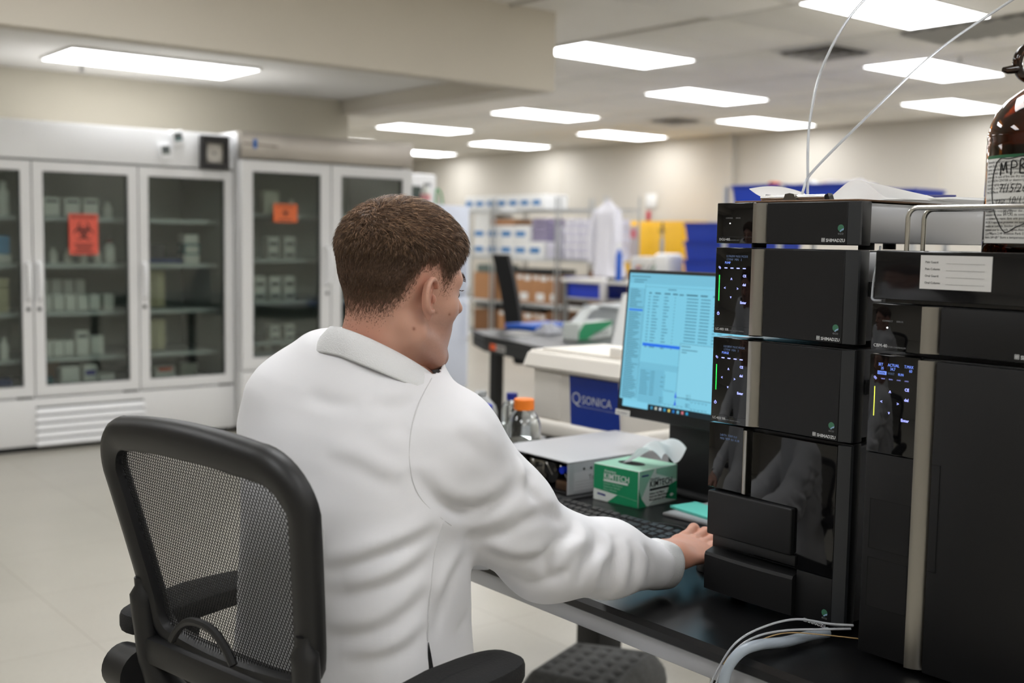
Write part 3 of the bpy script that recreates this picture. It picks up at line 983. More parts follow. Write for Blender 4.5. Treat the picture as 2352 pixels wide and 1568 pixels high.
for (u, v, w_, h_) in ((.265, .725, .06, .11), (.265, .885, .12, .05), (.42, .905, .10, .035), (.42, .84, .1, .05)):
    axes += [(u, u + .0015, v, v + h_), (u, u + w_, v + h_, v + h_ + .0015)]
    axes += [(u - .022, u - .006, v + h_ * k, v + h_ * k + .004) for k in (.2, .5, .8)]
    axes += [(u + w_ * k, u + w_ * k + .006, v + h_ + .006, v + h_ + .010) for k in (.1, .3, .5, .7, .9)]
ui('chart_axis', axes, (60, 108, 130), 3)
for u, v in ((.338, .882), (.338, .935)):
    m = MB()
    pk = [(-.006, 0), (-.002, .028), (-.0005, .045), (.001, .045), (.0025, .028), (.007, 0)]
    m.add([(SX0 + SW * (u + a), -.0013, SZ1 - SH * (v - c)) for a, c in pk], [tuple(range(len(pk)))[::-1]])
    m.build('chart_peak', mat('chart_blue', (10, 10, 10), .3, emit=(22, 78, 220), estr=1.0), screen)
for i, c in enumerate(((60, 150, 190), (200, 205, 190), (200, 220, 236), (40, 150, 200), (216, 200, 110), (30, 120, 200), (120, 190, 220), (210, 120, 130), (40, 160, 210))):
    ui('task_icon', [(.198 + i * .026, .210 + i * .026, .970, .990)], c, 4)
tagp = MB().add([(-.002, -.0012, .001), (.047, -.0012, .001), (.047, -.0012, .0145), (-.002, -.0012, .0145)], [(0, 1, 2, 3)]).build('asset_label', mat('asset_label_white', (205, 203, 198), .6), mon)
tagp.matrix_local = Mt
text('label_text', 'TM: CPF040037', .0055, mat('label_grey_ink', (120, 120, 124), .6), tagp, (.003, -.0003 - .0012, .005))
MB().box(.125, .420, .050, .085, .002, .26, .006).build('stand_column', M_LEG, mon)
MB().box(.11, .44, .02, .22, .0005, .012, .004).build('stand_base', M_LEG, mon)

# ------------------------------------------------------------------ white sonicator enclosure
wb = thing('sound_enclosure', 'white lidded box with a square blue logo label, on the bench behind the monitor', 'box', (2.145, 2.572, DZ), ROT)
M_WB = mat('warm_white_plastic', (226, 221, 212), 0.42, noise=.015, nscale=4)
W_, D_ = .385, .30
b = MB()
b.box(.004, W_ + .002, -.004, D_, .010, .062, .014, 3)
b.build('base', M_WB, wb)
b = MB()
b.box(0.014, W_ - .006, .008, D_ - .01, .055, .232, .010, 3)
b.box(-.002, .125, .004, D_ - .02, .058, .215, .012, 3)
b.build('body', M_WB, wb)
bm = bmesh.new()
bmesh.ops.create_cube(bm, size=1)
for v in bm.verts:
    ix = .014 if v.co.z > 0 else 0
    v.co = Vector(((-.032 + ix) if v.co.x < 0 else (W_ + .014 - ix), (-.020 + ix) if v.co.y < 0 else D_ + .01 - ix, .208 if v.co.z < 0 else .262))
bmesh.ops.bevel(bm, geom=list(bm.edges), offset=.009, segments=3, affect='EDGES')
MB().from_bm(bm, 0, True).build('lid', M_WB, wb)
MB().box(.02, W_ - .05, .02, D_ - .03, .262, .268, .004).build('lid_panel', M_WB, wb)
MB().box(.305, .352, .02, .075, .2625, .292, .005).build('lid_latch', M_WB, wb)
for x in (.05, W_ - .06):
    for y in (.03, D_ - .05):
        MB().cyl((x, y, 0), (x, y, .012), .013, n=12).build('foot', M_SEAM, wb)
M_QB = mat('logo_blue', (22, 52, 140), 0.4)
lb = MB().add([(.168, .0068, .0615), (.370, .0068, .0630), (.358, .0068, .201), (.158, .0068, .201)], [(0, 1, 2, 3)]).build('logo_label', M_QB, wb)
text('logo_initial', 'Q', .050, M_LTR, lb, (.1690, .0062, .1220), bold=-.0006)
text('logo_word', 'SONICA', .034, M_LTR, lb, (.2130, .0062, .1255), xs=.97, bold=-.0002)
MB().prism([(.205, .1185), (.345, .1170), (.358, .1150), (.300, .1158), (.205, .1160)], .0060, .0064, axis='y').build('logo_swoosh', mat('logo_swoosh', (120, 130, 165), .5), lb)

# ------------------------------------------------------------------ grey instrument with open front
gi = thing('open_instrument', 'low grey metal instrument with an open front showing its fittings', 'instrument', (1.700, 2.166, DZ + .0065), ROT)
M_GI = mat('pale_grey_metal', (188, 189, 192), 0.42, 0.2)
GW, GD, GH = .262, .40, .076
MB().box(0, GW, .001, GD, GH - .004, GH, .0012, 1).build('top_cover', M_GI, gi)
MB().box(GW - .003, GW, 0, GD, 0, GH - .0042).build('side_panel', M_GI, gi)
MB().box(0, .003, 0, GD, 0, GH - .0042).build('side_panel', M_GI, gi)
MB().box(.0032, GW - .0032, 0, GD, 0, .003).build('floor_panel', mat('floor_black', (26, 26, 27), .5), gi)
MB().box(.0032, GW - .0032, .085, .091, .0032, GH - .0044).build('inner_panel', mat('inner_black', (22, 22, 23), .5), gi)
M_CHR = mat('dull_chrome', (150, 148, 144), 0.25, 1.0)
MB().cyl((.19, .084, .040), (.19, .012, .040), .024, n=20).build('pump_head', mat('black_rubber', (20, 20, 20), .6), gi)
MB().box(.10, .155, .02, .084, .010, .060, .003).build('valve_block', M_CHR, gi)
MB().cyl((.232, .084, .052), (.232, .006, .052), .0085, n=14).build('blue_knob', mat('knob_blue', (20, 50, 190), .4), gi)
MB().box(.205, .252, .012, .084, .004, .026, .003).build('brass_fitting', mat('fitting_brown', (96, 74, 58), .4, .6), gi)
for i in range(6):
    x = .03 + i * .036
    MB().cyl((x, .084, .03 + .02 * (i % 2)), (x, .03, .03 + .02 * (i % 2)), .0095, n=12).cyl((x, .03, .03 + .02 * (i % 2)), (x, .006, .03 + .02 * (i % 2)), .006, n=6).build('fitting', M_CHR, gi)
for i in range(4):
    a = .05 + .05 * i
    MB().tube(catmull([(a, .03, .05), (a + .02, .012, .062), (a + .045, .014, .03), (a + .03, .03, .012)], 6), .0012, 6).build('capillary', M_CHR, gi)
for dx in (.048, .070):
    MB().cyl((GW + .0002, dx, .056), (GW + .0008, dx, .056), .003, n=10).build('side_hole', M_SEAM, gi)
sl = MB().box(GW + .0002, GW + .0007, .018, .125, .008, .050).build('side_label', mat('label_pale', (200, 200, 202), .6), gi)
text('label_handwriting', 'Tech', .016, M_INK, sl, (GW + .0009, .062, .030), (PI / 2, 0, PI / 2), bold=-.0002)
for i in range(3):
    MB().box(GW + .0008, GW + .001, .022, .12, .014 + i * .007, .0145 + i * .007).build('label_rule', M_LTR2, sl)
for x in (.03, GW - .03):
    for y in (.03, GD - .04):
        MB().cyl((x, y, -.0062), (x, y, .001), .011, n=10).build('foot', M_SEAM, gi)
MB().box(-.01, GW + .02, -.02, GD + .05, -.0064, -.0030).build('rubber_mat', mat('mat_black', (30, 30, 31), .7), gi)

# ------------------------------------------------------------------ tissue box
kb = thing('tissue_box', 'green and white box of lab wipes with a tissue pulled up', 'box', (1.757, 1.737, DZ), ROT + .10)
M_KG = mat('carton_green', (24, 138, 92), 0.45)
M_KP = mat('carton_pale_green', (148, 196, 172), 0.45)
M_KW = mat('carton_white', (214, 220, 216), 0.45)
M_KGR = mat('carton_grey', (176, 190, 184), 0.45)
KH = .083
MB().box(-.131, 0, 0, .137, 0, KH, .0012, 1).build('carton', M_KW, kb)


def face_l(nm, pts, m, lv=1):          # print on the left face (towards local -y)
    b = MB()
    b.add([(a, -.0002 * lv, z) for a, z in pts], [tuple(range(len(pts)))])
    return b.build(nm, m, kb)


def face_r(nm, pts, m, lv=1):          # print on the right face (towards local +x)
    b = MB()
    b.add([(.0002 * lv, a, z) for a, z in pts], [tuple(range(len(pts)))])
    return b.build(nm, m, kb)


face_l('green_panel', [(-.130, .0265), (-.001, .017), (-.001, KH - .0008), (-.130, KH - .0008)], M_KG)
face_l('green_sweep', [(-.088, .001), (-.001, .001), (-.001, .0165), (-.060, .0210)], M_KG)
face_r('green_sweep', [(.001, .001), (.030, .001), (.012, .020), (.001, .045)], M_KG)
face_r('pale_sweep', [(.001, .046), (.012, .022), (.030, .050), (.055, KH - .001), (.001, KH - .001)], M_KP)
face_r('green_corner', [(.095, .0105), (.1365, .001), (.1365, .046), (.110, .040)], M_KG)
face_r('pale_field', [(.060, KH - .012), (.136, .048), (.136, KH - .001), (.060, KH - .001)], M_KP)
face_r('pale_foot', [(.034, .001), (.134, .001), (.095, .010), (.060, .016)], M_KGR)
M_NAVY = mat('print_navy', (36, 40, 120), .5)
text('small_word', 'Kimwipes', .0085, M_KW, kb, (-.098, -.0006, .0680))
text('brand_word', 'KIMTECH', .0185, M_KW, kb, (-.100, -.0006, .0530), xs=.95, bold=.0002)
MB().box(-.100, -.030, -.0008, -.0004, .0470, .0515).build('print_bar', M_KW, kb)
for i in range(3):
    text('small_print', ('Delicate Task Wipers', 'Essuie-tout delicats', 'Panos delicados')[i], .0062, M_KP, kb, (-.100, -.0006, .0400 - i * .0065))
face_l('navy_mark', [(-.118, .0140), (-.094, .0125), (-.094, .0165), (-.118, .0180)], M_NAVY, 2)
RX = (PI / 2, 0, PI / 2)
text('small_word', 'Kimwipes', .0085, M_LTR2, kb, (.0006, .040, .0575), RX)
text('brand_word', 'KIMTECH', .0205, M_INK, kb, (.0006, .038, .0425), RX, xs=.93, bold=.0002)
MB().box(.0003, .0007, .039, .108, .0345, .0395).build('print_bar', M_INK, kb)
for i in range(3):
    text('small_print', ('Delicate Task Wipers', 'Essuie-tout delicats Kimwipes', 'Panos para tareas delicadas')[i], .0066, M_INK, kb, (.0006, .038, .0260 - i * .0068), RX, xs=.9)
face_r('navy_mark', [(.010, .0690), (.034, .0690), (.034, .0725), (.010, .0725)], M_NAVY, 2)
face_r('white_mark', [(.118, .0120), (.126, .0160), (.118, .0200), (.110, .0160)], M_KW, 2)
MB().add([(-.130, .001, KH + .0002), (-.001, .001, KH + .0002), (-.001, .136, KH + .0002), (-.130, .136, KH + .0002)], [(0, 1, 2, 3)]).build('top_print', M_KP, kb)
MB().lathe([(0, 0), (.03, 0), (.03, .0003), (0, .0003)], (0, 0, 0), 24, caps=False).build('opening', M_SEAM, kb, (-.072, .062, KH + .0002)).scale = (1.2, .7, 1)
M_TIS = sheet_mat('tissue_white', (230, 233, 234), .4)


def tissue(u, v):
    # pulled up through the slot, arching over to the right with a hanging tip
    w = v - .5
    spread = .3 + .7 * min(1, u * 1.6)
    x = -.088 + .135 * u ** .9 + .010 * math.sin(6 * w) * u
    y = .060 + .085 * w * spread + .006 * math.sin(9 * u)
    z = KH + .062 * math.sin(min(1, u * 1.15) * PI * .52) - .048 * max(0, u - .66) ** 1.3 * 2.6 * (1.25 - 1.5 * abs(w)) + .007 * math.sin(11 * w + 4 * u) * u - .030 * max(0, .30 - v) * u
    return (x, y, z)


o = MB().grid(tissue, 26, 20).build('tissue', M_TIS, kb, sharp=180)

# ------------------------------------------------------------------ keyboard
kbd = thing('keyboard', 'black full-size keyboard on the bench under his arm', 'keyboard', (1.467, 1.848, DZ), ROT)
M_KB = mat('keyboard_black', (20, 20, 21), 0.5)
M_KEY = mat('key_black', (29, 29, 31), 0.42)
MB().prism([(0, 0), (.152, 0), (.152, .024), (.145, .026), (.01, .014), (0, .010)], 0.0, .446, axis='x').build('keyboard_case', M_KB, kbd)
U = .0190


def key_mesh(w):
    b = MB()
    a, c = w * U / 2 - .0006, U / 2 - .0008
    t = .0022
    b.add([(-a, -c, 0), (a, -c, 0), (a, c, 0), (-a, c, 0), (-a + t, -c + t, .0052), (a - t, -c + t, .0052), (a - t, c - t * .7, .0056), (-a + t, c - t * .7, .0056)],
          [(4, 5, 6, 7), (0, 1, 5, 4), (1, 2, 6, 5), (2, 3, 7, 6), (3, 0, 4, 7)])
    me = b.mesh('key')
    me.materials.append(M_KEY)
    return me


_km = {}
layout = []
layout.append([(0, 1)] + [(2 + i, 1) for i in range(4)] + [(6.5 + i, 1) for i in range(4)] + [(11 + i, 1) for i in range(4)] + [(15.3 + i, 1) for i in range(3)] + [(18.6 + i, .8) for i in range(4)])
layout.append([(i, 1) for i in range(13)] + [(13, 2)] + [(15.3 + i, 1) for i in range(3)] + [(18.6 + i, 1) for i in range(4)])
layout.append([(0, 1.5)] + [(1.5 + i, 1) for i in range(12)] + [(13.5, 1.5)] + [(15.3 + i, 1) for i in range(3)] + [(18.6 + i, 1) for i in range(4)])
layout.append([(0, 1.75)] + [(1.75 + i, 1) for i in range(11)] + [(12.75, 2.25)] + [(18.6 + i, 1) for i in range(3)])
layout.append([(0, 2.25)] + [(2.25 + i, 1) for i in range(10)] + [(12.25, 2.75)] + [(16.3, 1)] + [(18.6 + i, 1) for i in range(4)])
layout.append([(0, 1.25), (1.25, 1.25), (2.5, 1.25), (3.75, 6.25), (10, 1.25), (11.25, 1.25), (12.5, 1.25), (13.75, 1.25)] + [(15.3 + i, 1) for i in range(3)] + [(18.6, 2), (20.6, 1)])
for ri, row in enumerate(layout):
    y = .152 - .016 - ri * U - (.005 if ri > 0 else 0)
    for (x, w) in row:
        if w not in _km:
            _km[w] = key_mesh(w)
        link('key', _km[w], kbd, (.008 + (x + w / 2) * U, y, .0135 + (y - .01) * .0889), (.0887, 0, 0))

# ------------------------------------------------------------------ mouse, cable, tablet, notes
ms = thing('computer_mouse', 'black computer mouse under his right hand', 'mouse', (1.560, 1.335, DZ), ROT + .1)
bm = bmesh.new()
bmesh.ops.create_uvsphere(bm, u_segments=20, v_segments=12, radius=1)
for v in bm.verts:
    v.co = Vector((v.co.x * .030, v.co.y * .054, max(v.co.z, -.05) * (.030 - .006 * v.co.y) + .0016))
MB().from_bm(bm, 0, True).build('shell', M_KB, ms)
MB().cyl((-.003, .030, .0255), (.003, .030, .0255), .006, n=14).build('scroll_wheel', M_KEY, ms)
o = MB().tube(catmull([(1.62, 1.345, .757), (1.655, 1.40, .752), (1.69, 1.50, .7512), (1.708, 1.575, .7512), (1.690, 1.615, .7512), (1.6640, 1.638, .7525), (1.640, 1.628, .764), (1.622, 1.62, .772)], 10), .0018, 8).build('keyboard_cable', M_KB)
tag(o, 'thin black cable curving behind the keyboard', 'cable')
tb = thing('tablet', 'slim silver tablet lying flat beside the tissue box', 'tablet', (1.757, 1.664, DZ), ROT + .06)
MB().box(0, .24, 0, .165, .0005, .0085, .003, 2).build('tablet_case', mat('tablet_silver', (168, 168, 170), .35, .7), tb)
MB().box(.006, .234, .006, .159, .0085, .0089).build('tablet_cover', mat('tablet_grey', (150, 150, 152), .5), tb)
st = MB().box(0, .125, 0, .074, .0002, .006, .0005, 1).build('sticky_notes', mat('teal_paper', (92, 186, 172), .7), None, (1.795, 1.678, DZ + .0091), (0, 0, ROT - .12))
tag(st, 'pad of teal sticky notes on the silver tablet', 'sticky notes')

# ------------------------------------------------------------------ glass bottles behind the grey instrument
M_GLASS = mat('clear_glass', (245, 248, 248), 0.01, trans=1.0, ior=1.47)


def lab_bottle(label, loc, s, capm, fill, cap_r=.0255, cap_h=.027):
    t = thing('glass_bottle', label, 'bottle', loc, 0, 'glass laboratory bottles')
    out = [(0, .004), (.036, 0), (.042, .004), (.043, .010), (.043, .108), (.040, .122), (.033, .137), (.0245, .148), (.0205, .154), (.020, .166)]
    inn = [(max(r - .0022, 0), z + (.005 if i < 3 else 0)) for i, (r, z) in enumerate(out)][::-1]
    MB().lathe([(r * s, z * s) for r, z in out + inn], n=40, caps=False).build('glass', M_GLASS, t)
    MB().lathe([(0, .0095 * s), (.0405 * s, .0105 * s), (.0405 * s, fill * s), (0, fill * s)], n=32, caps=False).build('liquid', mat('clear_liquid', (235, 240, 240), .0, trans=1.0, ior=1.33), t)
    b = MB()
    n = 30
    for k in range(n):
        a0, a1 = 2 * PI * k / n, 2 * PI * (k + .5) / n
        r0, r1 = cap_r * s, (cap_r - .0007) * s
        z0_, z1_ = .150 * s, (.150 + cap_h - .003) * s
        a2 = 2 * PI * (k + 1) / n
        b.add([(r0 * math.cos(a0), r0 * math.sin(a0), z0_), (r1 * math.cos(a1), r1 * math.sin(a1), z0_), (r0 * math.cos(a2), r0 * math.sin(a2), z0_),
               (r0 * math.cos(a0), r0 * math.sin(a0), z1_), (r1 * math.cos(a1), r1 * math.sin(a1), z1_), (r0 * math.cos(a2), r0 * math.sin(a2), z1_)], [(0, 1, 4, 3), (1, 2, 5, 4)], 0, True)
    b.lathe([(cap_r * s, (.150 + cap_h - .003) * s), ((cap_r - .002) * s, (.150 + cap_h) * s), (0, (.150 + cap_h) * s)], n=n, caps=False)
    b.build('screw_cap', capm, t)
    return t


lab_bottle('clear glass bottle with orange screw cap beside the grey instrument', (1.829, 2.2225, DZ), 1.02, mat('cap_orange', (232, 122, 30), .4), .075)
lab_bottle('clear glass bottle with dark blue cap behind the orange-capped one', (2.125, 2.640, DZ), .70, mat('cap_blue', (24, 40, 130), .4), .05, .024, .030)
lab_bottle('glass bottle with bright blue cap peeping past his shoulder', (1.75, 2.29, DZ), .92, mat('cap_blue2', (28, 50, 170), .4), .06, .026, .028)
jug = thing('plastic_jug', 'translucent white plastic jug behind the orange-capped bottle', 'jug', (2.02, 2.655, DZ))
MB().lathe([(0, 0), (.045, 0), (.050, .006), (.050, .075), (.044, .095), (.022, .118), (.017, .122), (.017, .138), (0, .138)], n=32, caps=False).build('jug_body', mat('jug_plastic', (205, 208, 208), .4, trans=.45), jug)
MB().tube(catmull([(-.03, -.03, .085), (-.05, -.04, .11), (-.04, -.03, .135), (-.012, -.01, .130)], 6), .005, 8).build('jug_handle', mat('jug_plastic2', (215, 218, 218), .4, trans=.3), jug)

# ------------------------------------------------------------------ the seated person: implicit surfaces meshed with surface nets
def ss(a, b, x):
    t = np.clip((x - a) / (b - a), 0, 1)
    return t * t * (3 - 2 * t)


def smin(a, b, k):
    h = np.clip(.5 + .5 * (b - a) / k, 0, 1)
    return b + (a - b) * h - k * h * (1 - h)


def smax(a, b, k):
    return -smin(-a, -b, k)


def sd_sphere(P, c, r):
    return np.sqrt(((P - np.array(c)) ** 2).sum(1)) - r


def sd_ell(P, c, r):
    q = (P - np.array(c))
    r = np.array(r)
    k0 = np.sqrt(((q / r) ** 2).sum(1))
    k1 = np.sqrt(((q / r ** 2) ** 2).sum(1)) + 1e-9
    return k0 * (k0 - 1) / k1


def sd_cone(P, a, b, r0, r1):
    a, b = np.array(a, float), np.array(b, float)
    ab = b - a
    t = np.clip(((P - a) @ ab) / (ab @ ab), 0, 1)
    return np.sqrt(((P - a - t[:, None] * ab) ** 2).sum(1)) - (r0 + (r1 - r0) * t)


def sd_path(P, pts, rs, k=.012):
    d = None
    for i in range(len(pts) - 1):
        e = sd_cone(P, pts[i], pts[i + 1], rs[i], rs[i + 1])
        d = e if d is None else smin(d, e, k)
    return d


def surface_net(sdf, lo, hi, h, B=16, slack=1.7):
    lo = np.array(lo, float)
    n = np.ceil((np.array(hi) - lo) / h / B).astype(int) * B
    V = np.ones(tuple(n + 1), np.float32)
    nb = n // B
    bi = np.stack(np.meshgrid(*[np.arange(k) for k in nb], indexing='ij'), -1).reshape(-1, 3)
    cc = lo + (bi * B + B / 2) * h
    dc = sdf(cc)
    rad = B * h * .87 * slack
    V0 = np.sign(dc).astype(np.float32)
    g = np.stack(np.meshgrid(*[np.arange(B + 1)] * 3, indexing='ij'), -1).reshape(-1, 3)
    near = np.abs(dc) < rad
    for b_, s_ in zip(bi[~near], V0[~near]):
        i, j, k = b_ * B
        V[i:i + B + 1, j:j + B + 1, k:k + B + 1] = s_
    act = bi[near]
    CH = 24
    for c0 in range(0, len(act), CH):
        blk = act[c0:c0 + CH]
        pts = (lo + (blk[:, None, :] * B + g[None]) * h).reshape(-1, 3)
        d = sdf(pts).astype(np.float32).reshape(len(blk), B + 1, B + 1, B + 1)
        for b_, dd in zip(blk, d):
            i, j, k = b_ * B
            V[i:i + B + 1, j:j + B + 1, k:k + B + 1] = dd
    S = V < 0
    c = S[:-1, :-1, :-1].astype(np.int8)
    tot = np.zeros_like(c)
    for dx in (0, 1):
        for dy in (0, 1):
            for dz in (0, 1):
                tot += S[dx:dx + n[0], dy:dy + n[1], dz:dz + n[2]]
    cells = np.argwhere((tot > 0) & (tot < 8))
    idx = -np.ones(tuple(n), np.int32)
    idx[tuple(cells.T)] = np.arange(len(cells))
    acc = np.zeros((len(cells), 3))
    cnt = np.zeros(len(cells))
    corners = [(0, 0, 0), (1, 0, 0), (0, 1, 0), (1, 1, 0), (0, 0, 1), (1, 0, 1), (0, 1, 1), (1, 1, 1)]
    for a in range(8):
        for ax in range(3):
            if corners[a][ax] == 0:
                c1 = list(corners[a])
                c1[ax] = 1
                va = V[tuple((cells + corners[a]).T)].astype(float)
                vb = V[tuple((cells + c1).T)].astype(float)
                m = (va < 0) != (vb < 0)
                t = np.where(m, va / np.where(m, va - vb, 1), 0)
                p = np.array(corners[a], float) + np.zeros((len(cells), 3))
                p[:, ax] += t
                acc[m] += p[m]
                cnt[m] += 1
    verts = lo + (cells + acc / cnt[:, None]) * h
    quads = []
    for ax in range(3):
        o1, o2 = [(1, 2), (2, 0), (0, 1)][ax]
        sl0 = [slice(None)] * 3
        sl1 = [slice(None)] * 3
        sl0[ax] = slice(0, -1)
        sl1[ax] = slice(1, None)
        A, Bv = S[tuple(sl0)], S[tuple(sl1)]
        e = np.argwhere(A != Bv)
        ok = (e[:, o1] > 0) & (e[:, o2] > 0) & (e[:, o1] < n[o1]) & (e[:, o2] < n[o2])
        e = e[ok]
        flip = A[tuple(e.T)]
        q = []
        for s1, s2 in ((-1, -1), (0, -1), (0, 0), (-1, 0)):
            cidx = e.copy()
            cidx[:, o1] += s1
            cidx[:, o2] += s2
            q.append(idx[tuple(cidx.T)])
        q = np.stack(q, 1)
        q[~flip] = q[~flip][:, ::-1]
        quads.append(q)
    quads = np.concatenate(quads)
    quads = quads[(quads >= 0).all(1)]
    for _ in range(2):
        verts = newton(sdf, verts, h)
    return verts, quads


def grad(sdf, P, e=.0008):
    g = np.stack([sdf(P + np.eye(3)[i] * e) - sdf(P - np.eye(3)[i] * e) for i in range(3)], 1) / (2 * e)
    return g


def newton(sdf, P, h):
    g = grad(sdf, P)
    d = sdf(P)
    s = np.clip(d / np.maximum((g ** 2).sum(1), .15), -h * .7, h * .7)
    return P - g * s[:, None]


def np_mesh(name, verts, faces, mats, parent=None, smooth=True, attr=None):
    me = bpy.data.meshes.new(name)
    faces = np.asarray(faces, np.int32)
    k = faces.shape[1]
    me.vertices.add(len(verts))
    me.vertices.foreach_set('co', np.asarray(verts, np.float32).ravel())
    me.loops.add(faces.size)
    me.loops.foreach_set('vertex_index', faces.ravel())
    me.polygons.add(len(faces))
    me.polygons.foreach_set('loop_start', np.arange(0, faces.size, k, dtype=np.int32))
    me.update(calc_edges=True)
    me.validate()
    if smooth:
        me.polygons.foreach_set('use_smooth', np.ones(len(me.polygons), bool))
    for m in (mats if isinstance(mats, (list, tuple)) else [mats]):
        me.materials.append(m)
    if attr is not None:
        a = me.color_attributes.new('tone', 'FLOAT_COLOR', 'POINT')
        a.data.foreach_set('color', np.concatenate([attr, np.ones((len(attr), 1))], 1).astype(np.float32).ravel())
    return link(name, me, parent)


# --- pose (metres, world frame)
TYAW = math.radians(17)
T0 = np.array([.842, 1.425])
EF = np.array([math.cos(TYAW), math.sin(TYAW)])
EL = np.array([-math.sin(TYAW), math.cos(TYAW)])


def tl(f, l, z):
    p = T0 + EF * f + EL * l
    return np.array([p[0], p[1], z])


R_SH, L_SH = tl(.045, -.142, 1.040), tl(-.005, .098, 1.048)
R_EL, R_WR = np.array([1.122, 1.300, .850]), np.array([1.372, 1.288, .800])
L_EL, L_WR = np.array([1.00, 1.655, .840]), np.array([1.195, 1.565, .798])
NECK_B = np.array([.872, 1.402, 1.135])
HC = np.array([.900, 1.378, 1.257])
HS = .93
HYAW, HPITCH, HROLL = math.radians(1), math.radians(6), math.radians(2)
HR = np.array(Matrix.Rotation(HYAW, 3, 'Z') @ Matrix.Rotation(HPITCH, 3, 'Y') @ Matrix.Rotation(HROLL, 3, 'X'))

ZP = np.array([.48, .60, .68, .78, .88, .97, 1.03, 1.065, 1.095, 1.12, 1.142, 1.165, 1.19, 1.22])
AP = np.array([.212, .202, .188, .178, .175, .175, .173, .168, .166, .149, .127, .105, .086, .070])
BP = np.array([.175, .158, .146, .138, .136, .136, .131, .125, .119, .112, .105, .097, .084, .068])
CP = np.array([.02, .01, .0, .0, .0, .004, .008, .012, .017, .022, .028, .034, .040, .045])
LP = np.array([-.004, -.008, -.010, -.012, -.014, -.014, -.012, -.008, -.006, -.006, -.007, -.008, -.010, -.012])


def sd_torso(P, off=0.0):
    z = P[:, 2]
    z = z - .11 * ((P[:, :2] - T0) @ EL) * ss(.98, 1.10, z)          # right shoulder dropped by the reach
    a, b = np.interp(z, ZP, AP) + off, np.interp(z, ZP, BP) + off
    q = P[:, :2] - T0
    f = q @ EF - np.interp(z, ZP, CP)
    l = q @ EL - np.interp(z, ZP, LP)
    e = 2.4
    k = (np.abs(l / a) ** e + np.abs(f / b) ** e) ** (1 / e)
    d = (k - 1) * np.minimum(a, b) * .85
    return smax(d, z - 1.188, .016)


def coat_base(P):
    d = sd_torso(P)
    d = smax(d, .47 - P[:, 2], .02)
    d = smin(d, sd_cone(P, R_SH, tl(.02, -.09, 1.070), .070, .058), .05)
    d = smin(d, sd_cone(P, L_SH, tl(-.01, .09, 1.085), .072, .06), .05)
    mid = R_SH * .45 + R_EL * .55 + np.array([-.006, 0, -.004])
    ra = sd_path(P, [R_SH, mid, R_EL, R_EL * .5 + R_WR * .5, R_WR + np.array([-.035, 0, 0])], [.079, .073, .0685, .057, .0415], .03)
    d = smin(d, ra, .022)
    la = sd_path(P, [L_SH, L_EL, L_EL * .5 + L_WR * .5, L_WR], [.074, .062, .054, .041], .03)
    d = smin(d, la, .022)
    # lap of the coat over the thighs
    lap = smin(sd_cone(P, tl(.10, -.09, .50), tl(.27, -.11, .49), .085, .068), sd_cone(P, tl(.10, .09, .50), tl(.27, .11, .49), .085, .068), .04)
    d = smin(d, lap, .05)
    return d


def march(px, py, sdf, t0=1.15, t1=2.4):
    d = np.array(_f + _r * ((px - 1176) / F_PX) + _u * ((784 - py) / F_PX))
    o = np.array([0, 0, CAM_Z])
    t = t0
    for _ in range(90):
        s = float(sdf((o + d * t)[None])[0])
        if abs(s) < .0004:
            break
        t += s * .75
        if t > t1:
            return None
    return o + d * t


